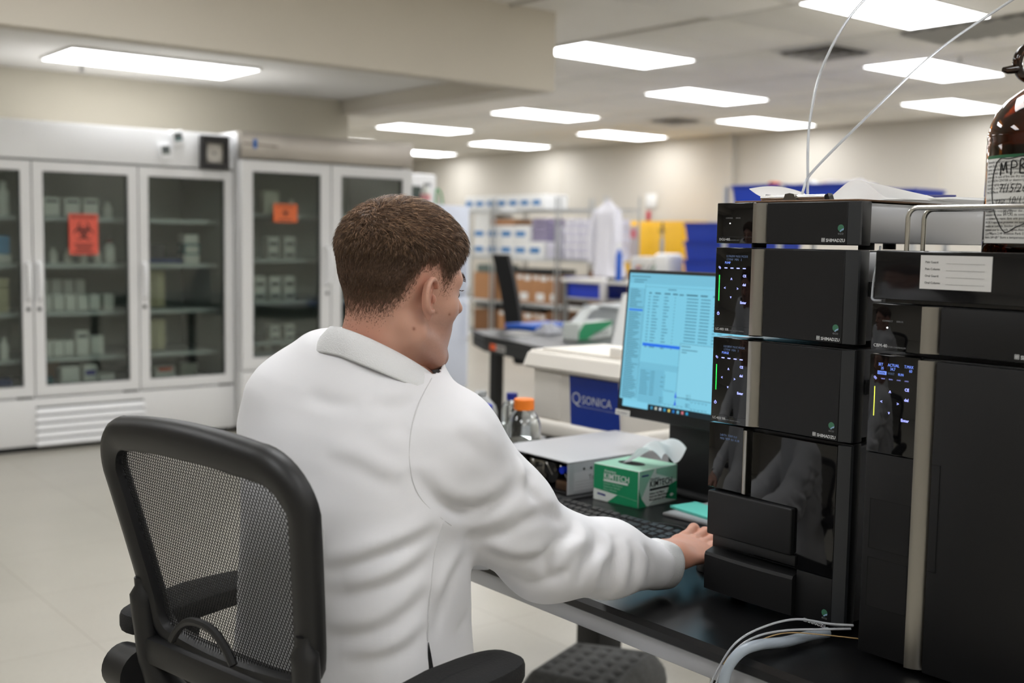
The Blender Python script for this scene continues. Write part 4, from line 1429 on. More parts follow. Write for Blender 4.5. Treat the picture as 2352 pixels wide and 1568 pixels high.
# folds of the cloth: photograph polylines laid on the coat as real ridges (+) and creases (-): (amplitude, width, points)
FOLDS = [
    (-.0065, .011, [(950, 1075), (985, 1130), (1040, 1168), (1100, 1172), (1155, 1148), (1200, 1105)]),
    (.0060, .018, [(975, 1060), (1020, 1118), (1075, 1135), (1130, 1122), (1180, 1085)]),
    (.0065, .018, [(1000, 1195), (1050, 1205), (1110, 1195), (1180, 1160), (1230, 1110)]),
    (-.004, .010, [(1060, 1230), (1120, 1235), (1190, 1210), (1250, 1165)]),
    (-.0070, .012, [(1005, 1205), (955, 1240), (900, 1268), (830, 1295), (750, 1318)]),
    (.0060, .016, [(1015, 1188), (960, 1215), (900, 1240), (820, 1268), (745, 1290)]),
    (-.0055, .012, [(1000, 1260), (950, 1310), (890, 1345), (820, 1365), (745, 1372)]),
    (.0045, .016, [(990, 1245), (930, 1290), (860, 1325), (790, 1342)]),
    (-.0055, .013, [(985, 1350), (940, 1400), (890, 1440), (830, 1462), (750, 1462)]),
    (.0050, .016, [(985, 1325), (930, 1380), (870, 1415), (800, 1432), (745, 1430)]),
    (-.0045, .012, [(980, 1440), (930, 1490), (870, 1515), (790, 1520)]),
    (.0045, .015, [(980, 1415), (930, 1462), (860, 1490), (780, 1492)]),
    (-.0040, .012, [(1085, 1265), (1040, 1330), (1015, 1400), (1000, 1470)]),
    (.0045, .014, [(1065, 1250), (1025, 1310), (1005, 1380)]),
    (-.0035, .010, [(1100, 1330), (1080, 1400), (1055, 1460)]),
    (.0040, .020, [(750, 1030), (820, 1045), (880, 1075), (935, 1095)]),
    (-.0035, .014, [(745, 1055), (820, 1072), (880, 1102), (930, 1118)]),
    (.0035, .018, [(900, 900), (880, 960), (905, 1010), (940, 1040)]),
    (-.0030, .012, [(850, 920), (890, 935), (940, 925), (985, 895)]),
    (.0035, .014, [(860, 900), (910, 905), (960, 890)]),
    (-.0030, .012, [(860, 975), (905, 985), (940, 975)]),
    (-.0030, .012, [(700, 900), (760, 925), (830, 930)]),
    (-.0060, .011, [(1215, 1080), (1215, 1120), (1245, 1160), (1300, 1200)]),
    (.0060, .014, [(1195, 1055), (1200, 1090), (1215, 1105)]),
    (-.0060, .010, [(1320, 1185), (1315, 1225), (1275, 1250), (1255, 1300), (1270, 1340)]),
    (.0065, .015, [(1335, 1200), (1335, 1240), (1300, 1262), (1290, 1310)]),
    (-.0060, .010, [(1365, 1215), (1372, 1255), (1345, 1290), (1330, 1345)]),
    (.0060, .013, [(1385, 1225), (1395, 1262), (1370, 1300), (1365, 1360)]),
    (-.0048, .008, [(1405, 1228), (1418, 1262), (1410, 1310), (1400, 1365)]),
    (.0042, .010, [(1425, 1236), (1440, 1270), (1436, 1315), (1425, 1362)]),
    (-.0042, .008, [(1443, 1240), (1460, 1275), (1457, 1320), (1445, 1365)]),
    (.0036, .009, [(1462, 1248), (1480, 1282), (1478, 1325), (1466, 1366)]),
    (-.0036, .008, [(1478, 1250), (1497, 1288), (1495, 1330), (1482, 1368)]),
    (-.0045, .010, [(1195, 1200), (1245, 1185), (1290, 1190)]),
    (.0040, .012, [(1190, 1180), (1240, 1160), (1275, 1165)]),
    (-.0050, .012, [(1110, 1255), (1170, 1290), (1230, 1290), (1280, 1270)]),
    (.0045, .014, [(1105, 1235), (1165, 1262), (1220, 1262), (1265, 1245)]),
    (-.0040, .010, [(1150, 1310), (1210, 1340), (1270, 1330), (1310, 1300)]),
    (.0030, .020, [(1050, 960), (1100, 990), (1150, 1040)]),
    (-.0030, .012, [(1040, 1000), (1090, 1030), (1130, 1070)]),
]
fold_segs = []
for amp, wid, pts in FOLDS:
    fine = catmull([(x, y, 0) for x, y in pts], 4)
    P3 = [march(p.x, p.y, coat_base) for p in fine]
    P3 = [p for p in P3 if p is not None]
    if len(P3) > 1:
        fold_segs.append((amp * 1.35, wid * .92, np.array(P3)))


def fold_disp(P):
    out = np.zeros(len(P))
    for amp, wid, L in fold_segs:
        lo, hi = L.min(0) - 3 * wid, L.max(0) + 3 * wid
        m = ((P > lo) & (P < hi)).all(1)
        if not m.any():
            continue
        Q = P[m]
        best = np.full(len(Q), 9.0)
        tb = np.zeros(len(Q))
        n = len(L) - 1
        for i in range(n):
            ab = L[i + 1] - L[i]
            t = np.clip(((Q - L[i]) @ ab) / (ab @ ab + 1e-12), 0, 1)
            dd = ((Q - L[i] - t[:, None] * ab) ** 2).sum(1)
            w = dd < best
            best[w] = dd[w]
            tb[w] = (i + t[w]) / n
        ends = np.sin(np.clip(tb, 0, 1) * PI) ** .6
        out[m] += amp * np.exp(-best / (wid * wid)) * ends
    return out


def vnorm(verts, quads):
    n = np.zeros_like(verts)
    a = verts[quads[:, 2]] - verts[quads[:, 0]]
    b_ = verts[quads[:, 3]] - verts[quads[:, 1]]
    fn = np.cross(a, b_)
    for k in range(4):
        np.add.at(n, quads[:, k], fn)
    return n / (np.linalg.norm(n, axis=1)[:, None] + 1e-12)


COL_C = np.array([.884, 1.394])


def collar_top(a):
    return 1.124 + .078 * ((1 - np.cos(a)) / 2) ** 1.1 + .014 * np.sin(a)


import time as _t
_ts = _t.time()
cv, cq = surface_net(coat_base, (.55, 1.10, .38), (1.43, 1.86, 1.22), .0050)
keep = np.ones(len(cv), bool)
# openings: neck, cuffs
_cd = cv[:, :2] - COL_C
_ca = np.arctan2(_cd @ EL, _cd @ EF)
_cr = np.hypot(_cd[:, 0], _cd[:, 1])
hole = ((cv[:, 2] > collar_top(_ca) - .010) & (_cr < .084)) | ((_cr < .054) & (cv[:, 2] > 1.12))
for w_, e_ in ((R_WR, R_EL), (L_WR, L_EL)):
    ax = (w_ - e_) / np.linalg.norm(w_ - e_)
    hole |= (((cv - w_) @ ax) > -.004) & (np.linalg.norm(cv - w_, axis=1) < .12)
cq = cq[~hole[cq].any(1)]
cn = vnorm(cv, cq)
cv2 = cv + cn * fold_disp(cv)[:, None]
# broad soft unevenness of the cloth
cv2 += cn * (.0016 * np.sin(cv[:, 0] * 31 + 1.7 * np.sin(cv[:, 2] * 23)) * np.sin(cv[:, 1] * 27 + cv[:, 2] * 19))[:, None]
for _ in range(2):        # light smoothing
    acc = np.zeros_like(cv2)
    c_ = np.zeros(len(cv2))
    for k in range(4):
        np.add.at(acc, cq[:, k], cv2[cq[:, (k + 1) % 4]])
        np.add.at(c_, cq[:, k], 1)
    ok = c_ > 2
    cv2[ok] = cv2[ok] * .5 + (acc[ok] / c_[ok][:, None]) * .5
M_COAT = mat('white_coat_cloth', (222, 222, 225), 0.75, bump=.05, bscale=900)
M_COAT.node_tree.nodes['Principled BSDF'].inputs['Sheen Weight'].default_value = .15
used = np.unique(cq)
rm = -np.ones(len(cv2), np.int64)
rm[used] = np.arange(len(used))
print('coat', len(used), _t.time() - _ts)

# --- head and neck
def to_head(P):
    return ((P - HC) @ HR) / HS


def from_head(p):
    return HR @ (np.array(p) * HS) + HC


NB = to_head(NECK_B[None])[0]


def sd_skull(Q):
    d = sd_ell(Q, (-.007, 0, .042), (.0950, .0770, .083))
    d = smin(d, sd_ell(Q, (-.024, 0, .008), (.056, .063, .064)), .03)
    return d


def sd_face(Q):
    d = sd_ell(Q, (.031, 0, .000), (.065, .0605, .088))
    d = smin(d, sd_ell(Q, (.037, 0, -.073), (.050, .047, .042)), .025)
    d = smin(d, sd_sphere(Q, (.087, 0, -.101), .0170), .025)
    for s in (-1, 1):
        d = smin(d, sd_cone(Q, (.004, s * .052, -.066), (.060, s * .028, -.101), .018, .017), .022)
        d = smin(d, sd_sphere(Q, (.056, s * .041, -.022), .021), .025)
        d = smin(d, sd_cone(Q, (.086, s * .010, .021), (.070, s * .046, .023), .0115, .010), .014)
    d = smin(d, sd_ell(Q, (.058, 0, -.056), (.036, .036, .036)), .02)
    for s in (-1, 1):
        d = smax(d, -sd_ell(Q, (.094, s * .031, .003), (.016, .019, .012)), .010)
        d = smin(d, sd_sphere(Q, (.0755, s * .031, .003), .0125), .003)
    d = smin(d, sd_cone(Q, (.088, 0, .014), (.113, 0, -.021), .0075, .0095), .010)
    for s in (-1, 1):
        d = smin(d, sd_sphere(Q, (.100, s * .010, -.027), .0085), .006)
    d = smin(d, sd_ell(Q, (.089, 0, -.0545), (.010, .020, .0055)), .006)
    d = smin(d, sd_ell(Q, (.088, 0, -.0635), (.010, .017, .0060)), .005)
    return d


def sd_ear(Q, s):
    # local ear frame: u back-forward, w up, n out of the head
    c = np.array([-.004, s * .0765, -.008])
    q = (Q - c) / .93
    ca, sa = math.cos(.48), math.sin(.48)       # ears stand out from the skull towards the back
    n = s * q[:, 1] * ca + q[:, 0] * sa
    u = q[:, 0] * ca - s * q[:, 1] * sa
    w = q[:, 2]
    ct, st_ = math.cos(.16), math.sin(.16)       # tilted back
    u, w = u * ct + w * st_, -u * st_ + w * ct
    E = np.stack([u, n, w], 1)
    d = sd_ell(E, (-.004, .005, .002), (.0172, .0055, .030))
    # outer rim
    th = np.arctan2((w - .006) / .026, (u + .004) / .0165)
    rim = np.stack([-.004 + .0165 * np.cos(th), 0.0125 + .0 * th, .006 + .026 * np.sin(th)], 1)
    dr = np.sqrt(((E - rim) ** 2).sum(1)) - .0043
    fade = ss(-2.3, -1.2, th) * 0 + 1
    front_low = (th > -1.2) & (th < .35)
    dr = np.where(front_low, dr + .02, dr)
    d = smin(d, dr, .004)
    d = smin(d, sd_ell(E, (.001, .0065, -.0245), (.0088, .0048, .0115)), .006)          # lobe
    d = smax(d, -sd_ell(E, (.004, .012, -.001), (.0095, .0115, .0140)), .003)           # concha
    d = smax(d, -sd_ell(E, (.001, .0140, .0170), (.0085, .0085, .0095)), .003)          # hollow above
    d = smin(d, sd_cone(E, (-.008, .009, -.010), (-.006, .010, .014), .0032, .0030), .004)  # inner fold
    d = smin(d, sd_ell(E, (.0125, .0075, -.003), (.0045, .0045, .0070)), .004)          # tragus
    return d * .93


def sd_head(P):
    Q = to_head(P)
    d = smin(sd_skull(Q), sd_face(Q), .022)
    neck = sd_cone(Q, (-.022, 0, -.035), NB + np.array([.004, 0, 0]), .0545, .060)
    neck = smin(neck, sd_cone(Q, (-.028, 0, -.015), NB + np.array([-.006, 0, 0]), .038, .050), .03)
    d = smin(d, neck, .022)
    for s in (-1, 1):
        d = smin(d, sd_cone(Q, (-.012, s * .052, -.050), NB + np.array([.04, s * .015, 0]), .016, .016), .02)
        e = sd_ear(Q, s)
        d = smin(d, e, .005)
    d = smin(d * HS, sd_ell(P, tl(.03, 0, 1.085), (.10, .10, .05)), .04)
    return d


hv, hq = surface_net(sd_head, (.74, 1.22, 1.09), (1.06, 1.55, 1.44), .0023)
print('head', len(hv), _t.time() - _ts)

# --- hands
def hand_sdf(W, A, U_, side, reach, back):
    """W wrist point, A direction of the fingers, U_ up; side=+1 thumb to the left of A"""
    A = np.array(A, float)
    A /= np.linalg.norm(A)
    U_ = np.array(U_, float)
    U_ -= A * (U_ @ A)
    U_ /= np.linalg.norm(U_)
    Sd = np.cross(U_, A) * side
    W = np.array(W, float)

    def g(a, s, u):
        return W + A * a + Sd * s + U_ * u
    fingers = []
    for s0, ln, spread in ((.026, .072, .10), (.007, .080, .03), (-.012, .074, -.05), (-.029, .058, -.14)):
        k = g(.088, s0, .012)
        p1 = g(.088 + ln * .45, s0 + spread * ln * .45, .010 + reach)
        p2 = g(.088 + ln * .75, s0 + spread * ln * .75, -.004 + reach)
        p3 = g(.088 + ln * .95, s0 + spread * ln * .9, -.017 + reach)
        fingers.append(([k, p1, p2, p3], [.0100, .0088, .0082, .0072]))
    thumb = ([g(.022, .028, -.002), g(.052, .046, -.006), g(.080, .050, -.010), g(.102, .044, -.014)], [.0145, .0118, .0102, .0085])

    def f(P):
        Q = np.stack([(P - W) @ A, (P - W) @ Sd, (P - W) @ U_], 1)
        d = sd_ell(Q, (.055, .000, .003), (.060, .043, .0175))
        d = smin(d, sd_cone(P, g(.075, .027, .006), g(.078, -.030, .004), .0125, .0115), .014)
        d = smin(d, sd_ell(Q, (.030, .022, -.006), (.032, .020, .015)), .012)
        d = smin(d, sd_cone(P, W + back * .085, g(.01, 0, .002), .027, .0255), .02)
        for ps, rs in fingers:
            d = smin(d, sd_path(P, ps, rs, .006), .005)
        d = smin(d, sd_path(P, *thumb, .008), .008)
        for ps, _ in fingers:
            d = smin(d, sd_sphere(P, ps[0] + U_ * .001, .0098), .006)
        return d
    return f


rh = hand_sdf(R_WR + np.array([.012, 0, .004]), (.93, .22, -.03), (0, -.18, 1), +1, .012, (R_EL - R_WR) / np.linalg.norm(R_EL - R_WR))
lh = hand_sdf(L_WR + np.array([.010, 0, .004]), (.80, -.45, -.04), (0, .1, 1), -1, .004, (L_EL - L_WR) / np.linalg.norm(L_EL - L_WR))
rv, rq = surface_net(rh, R_WR - .10 + np.array([.03, 0, 0]), R_WR + np.array([.24, .12, .10]), .0022)
lv, lq = surface_net(lh, L_WR - .10, L_WR + np.array([.24, .12, .10]), .0036)


# --- hidden trunk, so that the body is one figure under the clothes
def trunk(P):
    d = smax(sd_torso(P, -.022), .52 - P[:, 2], .02)
    d = smax(d, P[:, 2] - 1.16, .01)
    d = smin(d, sd_path(P, [R_SH, R_EL, R_WR], [.052, .040, .025], .02), .03)
    d = smin(d, sd_path(P, [L_SH, L_EL, L_WR], [.052, .040, .025], .02), .03)
    return d


tv, tq = surface_net(trunk, (.58, 1.12, .48), (1.44, 1.88, 1.20), .012)
print('body', _t.time() - _ts)

# skin tone per vertex: warm ear, stubble on jaw and the clipped sides, moles
body_v = np.concatenate([hv, rv, lv, tv])
o1, o2, o3 = len(hv), len(hv) + len(rv), len(hv) + len(rv) + len(lv)
body_q = np.concatenate([hq, rq + o1, lq + o2, tq + o3])
SK = np.array(lin((196, 150, 130))[:3])


def hairline(Q):
    """>0 where the scalp carries hair (head frame)"""
    x, y, z = Q[:, 0], np.abs(Q[:, 1]), Q[:, 2]
    front = np.interp(x, [-.2, -.105, -.085, -.06, -.045, -.026, -.012, .012, .024, .034, .046, .056, .066, .076, .088, .2], [-.050, -.055, -.056, -.052, -.038, -.004, .026, .032, .012, -.002, .004, .020, .040, .074, .098, .2])
    return z - front


tone = np.tile(SK, (len(body_v), 1))
Q = to_head(hv)
hl = hairline(Q)
tint = np.ones((len(hv), 3))
earm = np.exp(-((Q[:, 0] + .006) / .022) ** 2 - ((np.abs(Q[:, 1]) - .084) / .010) ** 2 - ((Q[:, 2] + .002) / .034) ** 2)
tint *= 1 - earm[:, None] * np.array([.02, .24, .26])
jaw = ss(-.012, -.045, Q[:, 2]) * ss(-.005, .022, Q[:, 0]) * ss(-.125, -.10, Q[:, 2])
tint *= 1 - jaw[:, None] * np.array([.17, .15, .11])
nape = ss(-.03, -.07, Q[:, 0]) * ss(-.03, -.07, Q[:, 2])
tint *= 1 - nape[:, None] * np.array([.03, .13, .15])
fz = ss(-.014, .070, hl)
tint *= 1 - fz[:, None] * np.array([.60, .64, .65])
nrm = rng.normal(0, 1, (len(hv), 1))
tint *= 1 + .02 * nrm * jaw[:, None]
tone[:len(hv)] *= np.clip(tint, .05, 1.2)
for px, py, r in ((951, 755, .0022), (1003, 718, .0016), (1033, 722, .0018), (1100, 900, .0)):
    if r:
        c = march(px, py, sd_head)
        if c is not None:
            m = np.exp(-(((hv - c) ** 2).sum(1)) / r ** 2)
            tone[:len(hv)] *= (1 - m[:, None] * np.array([.6, .75, .8]))
tone[len(hv):len(hv) + len(rv)] *= np.array([1.0, .93, .90])

M_SKIN = mat('skin', (208, 164, 144), 0.46, sss=.12, bump=.10, bscale=700)
_nt = M_SKIN.node_tree
_at = _nt.nodes.new('ShaderNodeAttribute')
_at.attribute_name = 'tone'
_nt.links.new(_at.outputs['Color'], _nt.nodes['Principled BSDF'].inputs['Base Color'])

person = thing('person', 'seated person seen from behind in a white lab coat, right hand reaching across the bench', 'person', (.84, 1.42, 0))


def pw(o):
    """keep world-built geometry in place under the person's base"""
    o.parent = person
    o.matrix_parent_inverse = Matrix.Translation((-.84, -1.42, 0))
    return o


body = pw(np_mesh('body', body_v, body_q, M_SKIN, attr=tone))
coat = pw(np_mesh('lab_coat', cv2[used], rm[cq], M_COAT))
solidify(coat, .0025, -1)


def sub(o, parent=None):
    o.parent = parent
    o.matrix_parent_inverse = Matrix()
    return o


# eyes
for s in (-1, 1):
    b = MB()
    c = from_head((.0765, s * .031, .003))
    bm = bmesh.new()
    bmesh.ops.create_uvsphere(bm, u_segments=20, v_segments=14, radius=.0113)
    for v in bm.verts:
        v.co += Vector(c)
    b.from_bm(bm, 0, True)
    e = sub(b.build('eye', mat('eye_white', (222, 218, 212), .2)), body)
    d = HR @ np.array([.94, 0, -.28])
    MB().cyl(tuple(c + d * .0104), tuple(c + d * .0116), .0052, .005, 16).build('iris', mat('iris_brown', (70, 56, 46), .2), e)
    lash = MB()
    for k in range(14):
        a = -1.0 + 2.0 * k / 13
        p0 = from_head((.0765 + .0125 * math.cos(a), s * .031 + .0125 * math.sin(a), .0085))
        p1 = from_head((.0765 + .0195 * math.cos(a * 1.1), s * .031 + .0185 * math.sin(a * 1.1), .0095))
        lash.tube([tuple(p0), tuple((p0 + p1) / 2 - np.array([0, 0, .0012])), tuple(p1)], [.0004, .0003, .0001], 3)
    sub(lash.build('eyelashes', mat('lash_brown', (58, 44, 36), .5)), body)['kind'] = 'stuff'

# --- coat collar, cuffs, seams
def sweep_strip(rings, closed=False):
    b = MB()
    n, m_ = len(rings), len(rings[0])
    vs = [tuple(p) for r_ in rings for p in r_]
    fs = [(i * m_ + j, ((i + 1) % n) * m_ + j, ((i + 1) % n) * m_ + (j + 1) % m_, i * m_ + (j + 1) % m_) for i in range(n if closed else n - 1) for j in range(m_)]
    b.add(vs, fs, 0, True)
    if not closed:
        b.add(rings[0], [tuple(range(m_))], 0)
        b.add(rings[-1], [tuple(range(m_ - 1, -1, -1))], 0)
    return b


M_KNIT = bpy.data.materials.new('rib_knit_white')
M_KNIT.use_nodes = True
_nt = M_KNIT.node_tree
_b = _nt.nodes['Principled BSDF']
_b.inputs['Base Color'].default_value = lin((218, 219, 220))
_b.inputs['Roughness'].default_value = .85
_tc = _nt.nodes.new('ShaderNodeTexCoord')
_v = _nt.nodes.new('ShaderNodeTexVoronoi')
_v.inputs['Scale'].default_value = 520
_bp = _nt.nodes.new('ShaderNodeBump')
_bp.inputs['Strength'].default_value = .45
_bp.inputs['Distance'].default_value = .001
_nt.links.new(_tc.outputs['Object'], _v.inputs['Vector'])
_nt.links.new(_v.outputs['Distance'], _bp.inputs['Height'])
_nt.links.new(_bp.outputs['Normal'], _b.inputs['Normal'])
rings = []
for i in range(73):
    a = math.radians(28) + math.radians(304) * i / 72           # 0 = towards the chest
    ca, sa = math.cos(a), math.sin(a)
    back = (1 - ca) / 2
    zt = float(collar_top(a))
    rt = .070 + .003 * back
    ro = .087 + .012 * abs(sa) + .008 * (1 - back)
    ex = EF[0] * ca + EL[0] * sa, EF[1] * ca + EL[1] * sa

    def rp(r_, z):
        return (COL_C[0] + ex[0] * r_ * 1.04, COL_C[1] + ex[1] * r_ * .98, z)
    hgt = .034 + .008 * (1 - back)
    rings.append([rp(rt + .000, zt - .064), rp(rt - .003, zt - .004), rp(rt, zt), rp(rt + .004, zt + .0012), rp(rt + .0085, zt - .003), rp(rt + .0165, zt - .012),
                  rp(ro + .001, zt - hgt + .009), rp(ro + .004, zt - hgt + .002), rp(ro + .0035, zt - hgt - .0015), rp(ro - .003, zt - hgt - .001), rp(rt + .011, zt - .016), rp(rt + .0045, zt - .014), rp(rt + .0075, zt - .064)])
collar = sub(sweep_strip(rings).build('collar', M_KNIT, sharp=180), coat)


def cuff(w_, e_, r0, r1, ln, name='cuff'):
    ax = (w_ - e_) / np.linalg.norm(w_ - e_)
    s1 = np.cross(ax, [0, 0, 1])
    s1 /= np.linalg.norm(s1)
    s2 = np.cross(s1, ax)
    n = 156
    rings = []
    prof = [(-.012, r0 - .004), (-.008, r0 + .0005), (-.002, r0 + .0012), (ln * .3, r0 * .6 + r1 * .4 + .0012), (ln * .75, r0 * .2 + r1 * .8 + .001), (ln - .003, r1 + .0004), (ln, r1 - .0022), (ln - .003, r1 - .0045), (ln * .5, r1 - .004)]
    vs, fs = [], []
    for (t, r) in prof:
        for k in range(n):
            th = 2 * PI * k / n
            rr_ = r + (.0011 if k % 2 else -.0005) * (1 if 0 < t < ln - .001 else .4)
            vs.append(tuple(w_ + ax * t + s1 * rr_ * math.cos(th) * .96 + s2 * rr_ * math.sin(th) * 1.04))
    for i in range(len(prof) - 1):
        for k in range(n):
            k2 = (k + 1) % n
            fs.append((i * n + k, i * n + k2, (i + 1) * n + k2, (i + 1) * n + k))
    return sub(MB().add(vs, fs, 0, True).build(name, M_KNIT, sharp=180), coat)


cuff(R_WR + np.array([-.026, 0, .0]), R_EL, .0395, .0350, .038)
cuff(L_WR + np.array([-.016, 0, .0]), L_EL, .0395, .036, .036)


def coat_surf(P):
    return coat_base(P)


M_STITCH = mat('seam_grey', (205, 205, 206), .8)
for pts in ([(992, 868), (962, 925), (945, 985), (940, 1045), (948, 1100), (966, 1142), (1000, 1180), (1030, 1205)], [(1012, 1200), (1000, 1265), (990, 1340), (985, 1410), (983, 1472)], [(745, 1215), (742, 1260), (738, 1300)]):
    P3 = []
    for p in catmull([(x, y, 0) for x, y in pts], 8):
        q = march(p.x, p.y, coat_surf)
        if q is not None:
            g_ = grad(coat_surf, q[None])[0]
            P3.append(tuple(q + g_ / np.linalg.norm(g_) * (float(fold_disp(q[None])[0]) - .0001)))
    sub(MB().tube(P3, .0006, 6).build('seam', M_STITCH), coat)
# side vent of the coat: a dark narrow slit
P3 = []
for p in ((983, 1474), (985, 1500), (988, 1530), (990, 1565)):
    q = march(p[0], p[1], coat_surf)
    g_ = grad(coat_surf, q[None])[0]
    P3.append(q + g_ / np.linalg.norm(g_) * .0012)
b = MB()
wv = [.0003, .0022, .0034, .004]
side = np.array(_r)
b.add([tuple(p - side * w) for p, w in zip(P3, wv)] + [tuple(p + side * w) for p, w in zip(P3, wv)], [(i, i + 4, i + 5, i + 1) for i in range(3)])
o = sub(b.build('side_vent', mat('trouser_black', (18, 18, 20), .8)), coat)
solidify(o, .0006, 0)

# --- trousers and shoes
def leg_sdf(P):
    d = None
    for s in (-1, 1):
        hip, knee = tl(.03, s * .095, .50), tl(.43, s * .12, .475)
        ank = tl(.50, s * .12, .10)
        e = sd_path(P, [hip, knee, ank], [.080, .060, .050], .03)
        d = e if d is None else smin(d, e, .03)
    d = smin(d, sd_ell(P, tl(0, 0, .53), (.16, .16, .09)), .04)
    return smax(d, .07 - P[:, 2], .01)


gv, gq = surface_net(leg_sdf, (.60, 1.15, .04), (1.50, 1.85, .70), .0095)
tr = pw(np_mesh('trousers', gv, gq, mat('trouser_grey', (62, 64, 70), .85, bump=.05)))
for s in (-1, 1):
    a = tl(.47, s * .12, .035)
    f2 = lambda P, a=a, s=s: smax(smin(sd_cone(P, a, a + np.array([.17, .05, -.006]), .044, .036), sd_cone(P, a + np.array([0, 0, .02]), a + np.array([0, 0, .07]), .046, .044), .03), .004 - P[:, 2], .006)
    sv, sq = surface_net(f2, a - .09, a + np.array([.28, .16, .12]), .008)
    sh = pw(np_mesh('shoe', sv, sq, mat('shoe_black', (24, 24, 25), .5)))
print('clothes', _t.time() - _ts)

# --- hair: a close cap plus individual strands
def hair_thick(Q):
    up = ss(.010, .095, Q[:, 2])
    hl_ = hairline(Q)
    return .0004 + .0030 * ss(.03, .075, hl_) + .0055 * up + .0035 * up * ss(-.02, .07, Q[:, 0])


def hair_sdf(P):
    Q = to_head(P)
    return smax(sd_head0(Q) - hair_thick(Q), -(hairline(Q) - .052), .008) * HS


def sd_head0(Q):
    d = smin(sd_skull(Q), sd_face(Q), .022)
    neck = sd_cone(Q, (-.022, 0, -.035), NB + np.array([.004, 0, 0]), .0545, .060)
    return smin(d, neck, .022)


av, aq = surface_net(hair_sdf, (.77, 1.25, 1.19), (1.05, 1.50, 1.43), .0032)
M_HAIR = mat('hair_brown', (74, 54, 42), .5, noise=.35, nscale=260)
hair = pw(np_mesh('hair', av, aq, M_HAIR))

N_S = 52000
qi = rng.integers(0, len(hq), N_S * 3)
quad = hv[hq[qi]]
uv = rng.random((len(qi), 2))
root = (quad[:, 0] * (1 - uv[:, :1]) + quad[:, 1] * uv[:, :1]) * (1 - uv[:, 1:]) + (quad[:, 3] * (1 - uv[:, :1]) + quad[:, 2] * uv[:, :1]) * uv[:, 1:]
Q = to_head(root)
hl = hairline(Q)
earfree = np.exp(-((Q[:, 0] + .004) / .030) ** 2 - ((np.abs(Q[:, 1]) - .086) / .012) ** 2 - ((Q[:, 2] + .002) / .036) ** 2) < .25
pr_ = ss(-.018, .055, hl) * earfree
sel = rng.random(len(root)) < pr_
root, Q, hl = root[sel][:N_S], Q[sel][:N_S], hl[sel][:N_S]
g = grad(lambda P: sd_head0(to_head(P)), root, .002)
nr = (g / np.linalg.norm(g, axis=1)[:, None]) @ HR          # head frame normals
# flow field in the head frame: forward over the top from the crown, down the back and sides
crown = np.array([-.062, -.012, .098])
top = ss(.030, .088, Q[:, 2])
away = Q - crown
away[:, 2] *= .3
away /= np.linalg.norm(away, axis=1)[:, None] + 1e-9
swirl = np.stack([-away[:, 1], away[:, 0], 0 * away[:, 0]], 1)
fwd = np.tile([1.0, -.25, .0], (len(Q), 1))
fl_top = away * .5 + fwd * .75 * ss(-.06, .0, Q[:, 0])[:, None] + swirl * .35 * np.exp(-((Q - crown) ** 2).sum(1) / .03 ** 2)[:, None]
fl_side = np.stack([-.28 + 0 * Q[:, 0], 0 * Q[:, 0], -1 + 0 * Q[:, 0]], 1)
fl = fl_top * top[:, None] + fl_side * (1 - top)[:, None]
fl += rng.normal(0, .20, fl.shape)
clump = np.sin(Q[:, 0] * 310 + 3 * np.sin(Q[:, 1] * 170)) * np.cos(Q[:, 1] * 260 + Q[:, 2] * 210)
fl += (np.stack([-nr[:, 1], nr[:, 0], nr[:, 2] * 0], 1)) * (clump * (.30 + .55 * top))[:, None]
fl -= nr * (fl * nr).sum(1)[:, None]
fl /= np.linalg.norm(fl, axis=1)[:, None] + 1e-9
thick = hair_thick(Q)
lift = .20 + top * (.34 + .30 * np.sin(Q[:, 0] * 420 + 2 * np.sin(Q[:, 1] * 350)) * np.sin(Q[:, 1] * 380)) + .15 * rng.random(len(Q))
ln = (.0020 + .0055 * ss(.0, .05, hl) + .0150 * top + .004 * top * ss(.03, .08, Q[:, 0])) * rng.uniform(.7, 1.25, len(Q))
front_up = top * ss(.045, .085, Q[:, 0])
d0 = fl + nr * (lift + .5 * front_up)[:, None]
d0 /= np.linalg.norm(d0, axis=1)[:, None]
start = Q + nr * np.maximum(thick - .0010, 0)[:, None]
mid_ = start + d0 * (ln * .55)[:, None]
d1 = fl + nr * (lift * .15 - .10)[:, None]
d1 /= np.linalg.norm(d1, axis=1)[:, None]
tip = mid_ + d1 * (ln * .5)[:, None]
side = np.cross(nr, fl)
wd = (.00020 + .00008 * ss(.0, .06, hl)) * (1 - top) + .00050 * top * rng.uniform(.8, 1.3, len(Q))
vv, ff = [], []
n = len(Q)
rA = [start + side * wd[:, None], start - side * wd[:, None], start + nr * (wd * 1.2)[:, None]]
rB = [mid_ + side * (wd * .8)[:, None], mid_ - side * (wd * .8)[:, None], mid_ + nr * (wd)[:, None]]
V = np.stack(rA + rB + [tip], 1).reshape(-1, 3)
V = (V * HS) @ HR.T + HC
base = np.arange(n)[:, None] * 7
T = []
for a_, b_ in ((0, 1), (1, 2), (2, 0)):
    T += [base + np.array([[a_, b_, 3 + b_]]), base + np.array([[a_, 3 + b_, 3 + a_]]), base + np.array([[3 + a_, 3 + b_, 6]])]
T = np.concatenate(T)
shade = rng.uniform(0, 1, n)
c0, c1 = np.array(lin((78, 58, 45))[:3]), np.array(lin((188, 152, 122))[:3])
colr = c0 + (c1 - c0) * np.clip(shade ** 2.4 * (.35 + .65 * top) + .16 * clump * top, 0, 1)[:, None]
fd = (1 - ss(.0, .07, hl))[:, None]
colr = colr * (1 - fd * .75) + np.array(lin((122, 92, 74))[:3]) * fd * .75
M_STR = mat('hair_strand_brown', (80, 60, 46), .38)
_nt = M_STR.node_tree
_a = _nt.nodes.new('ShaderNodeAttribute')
_a.attribute_name = 'tone'
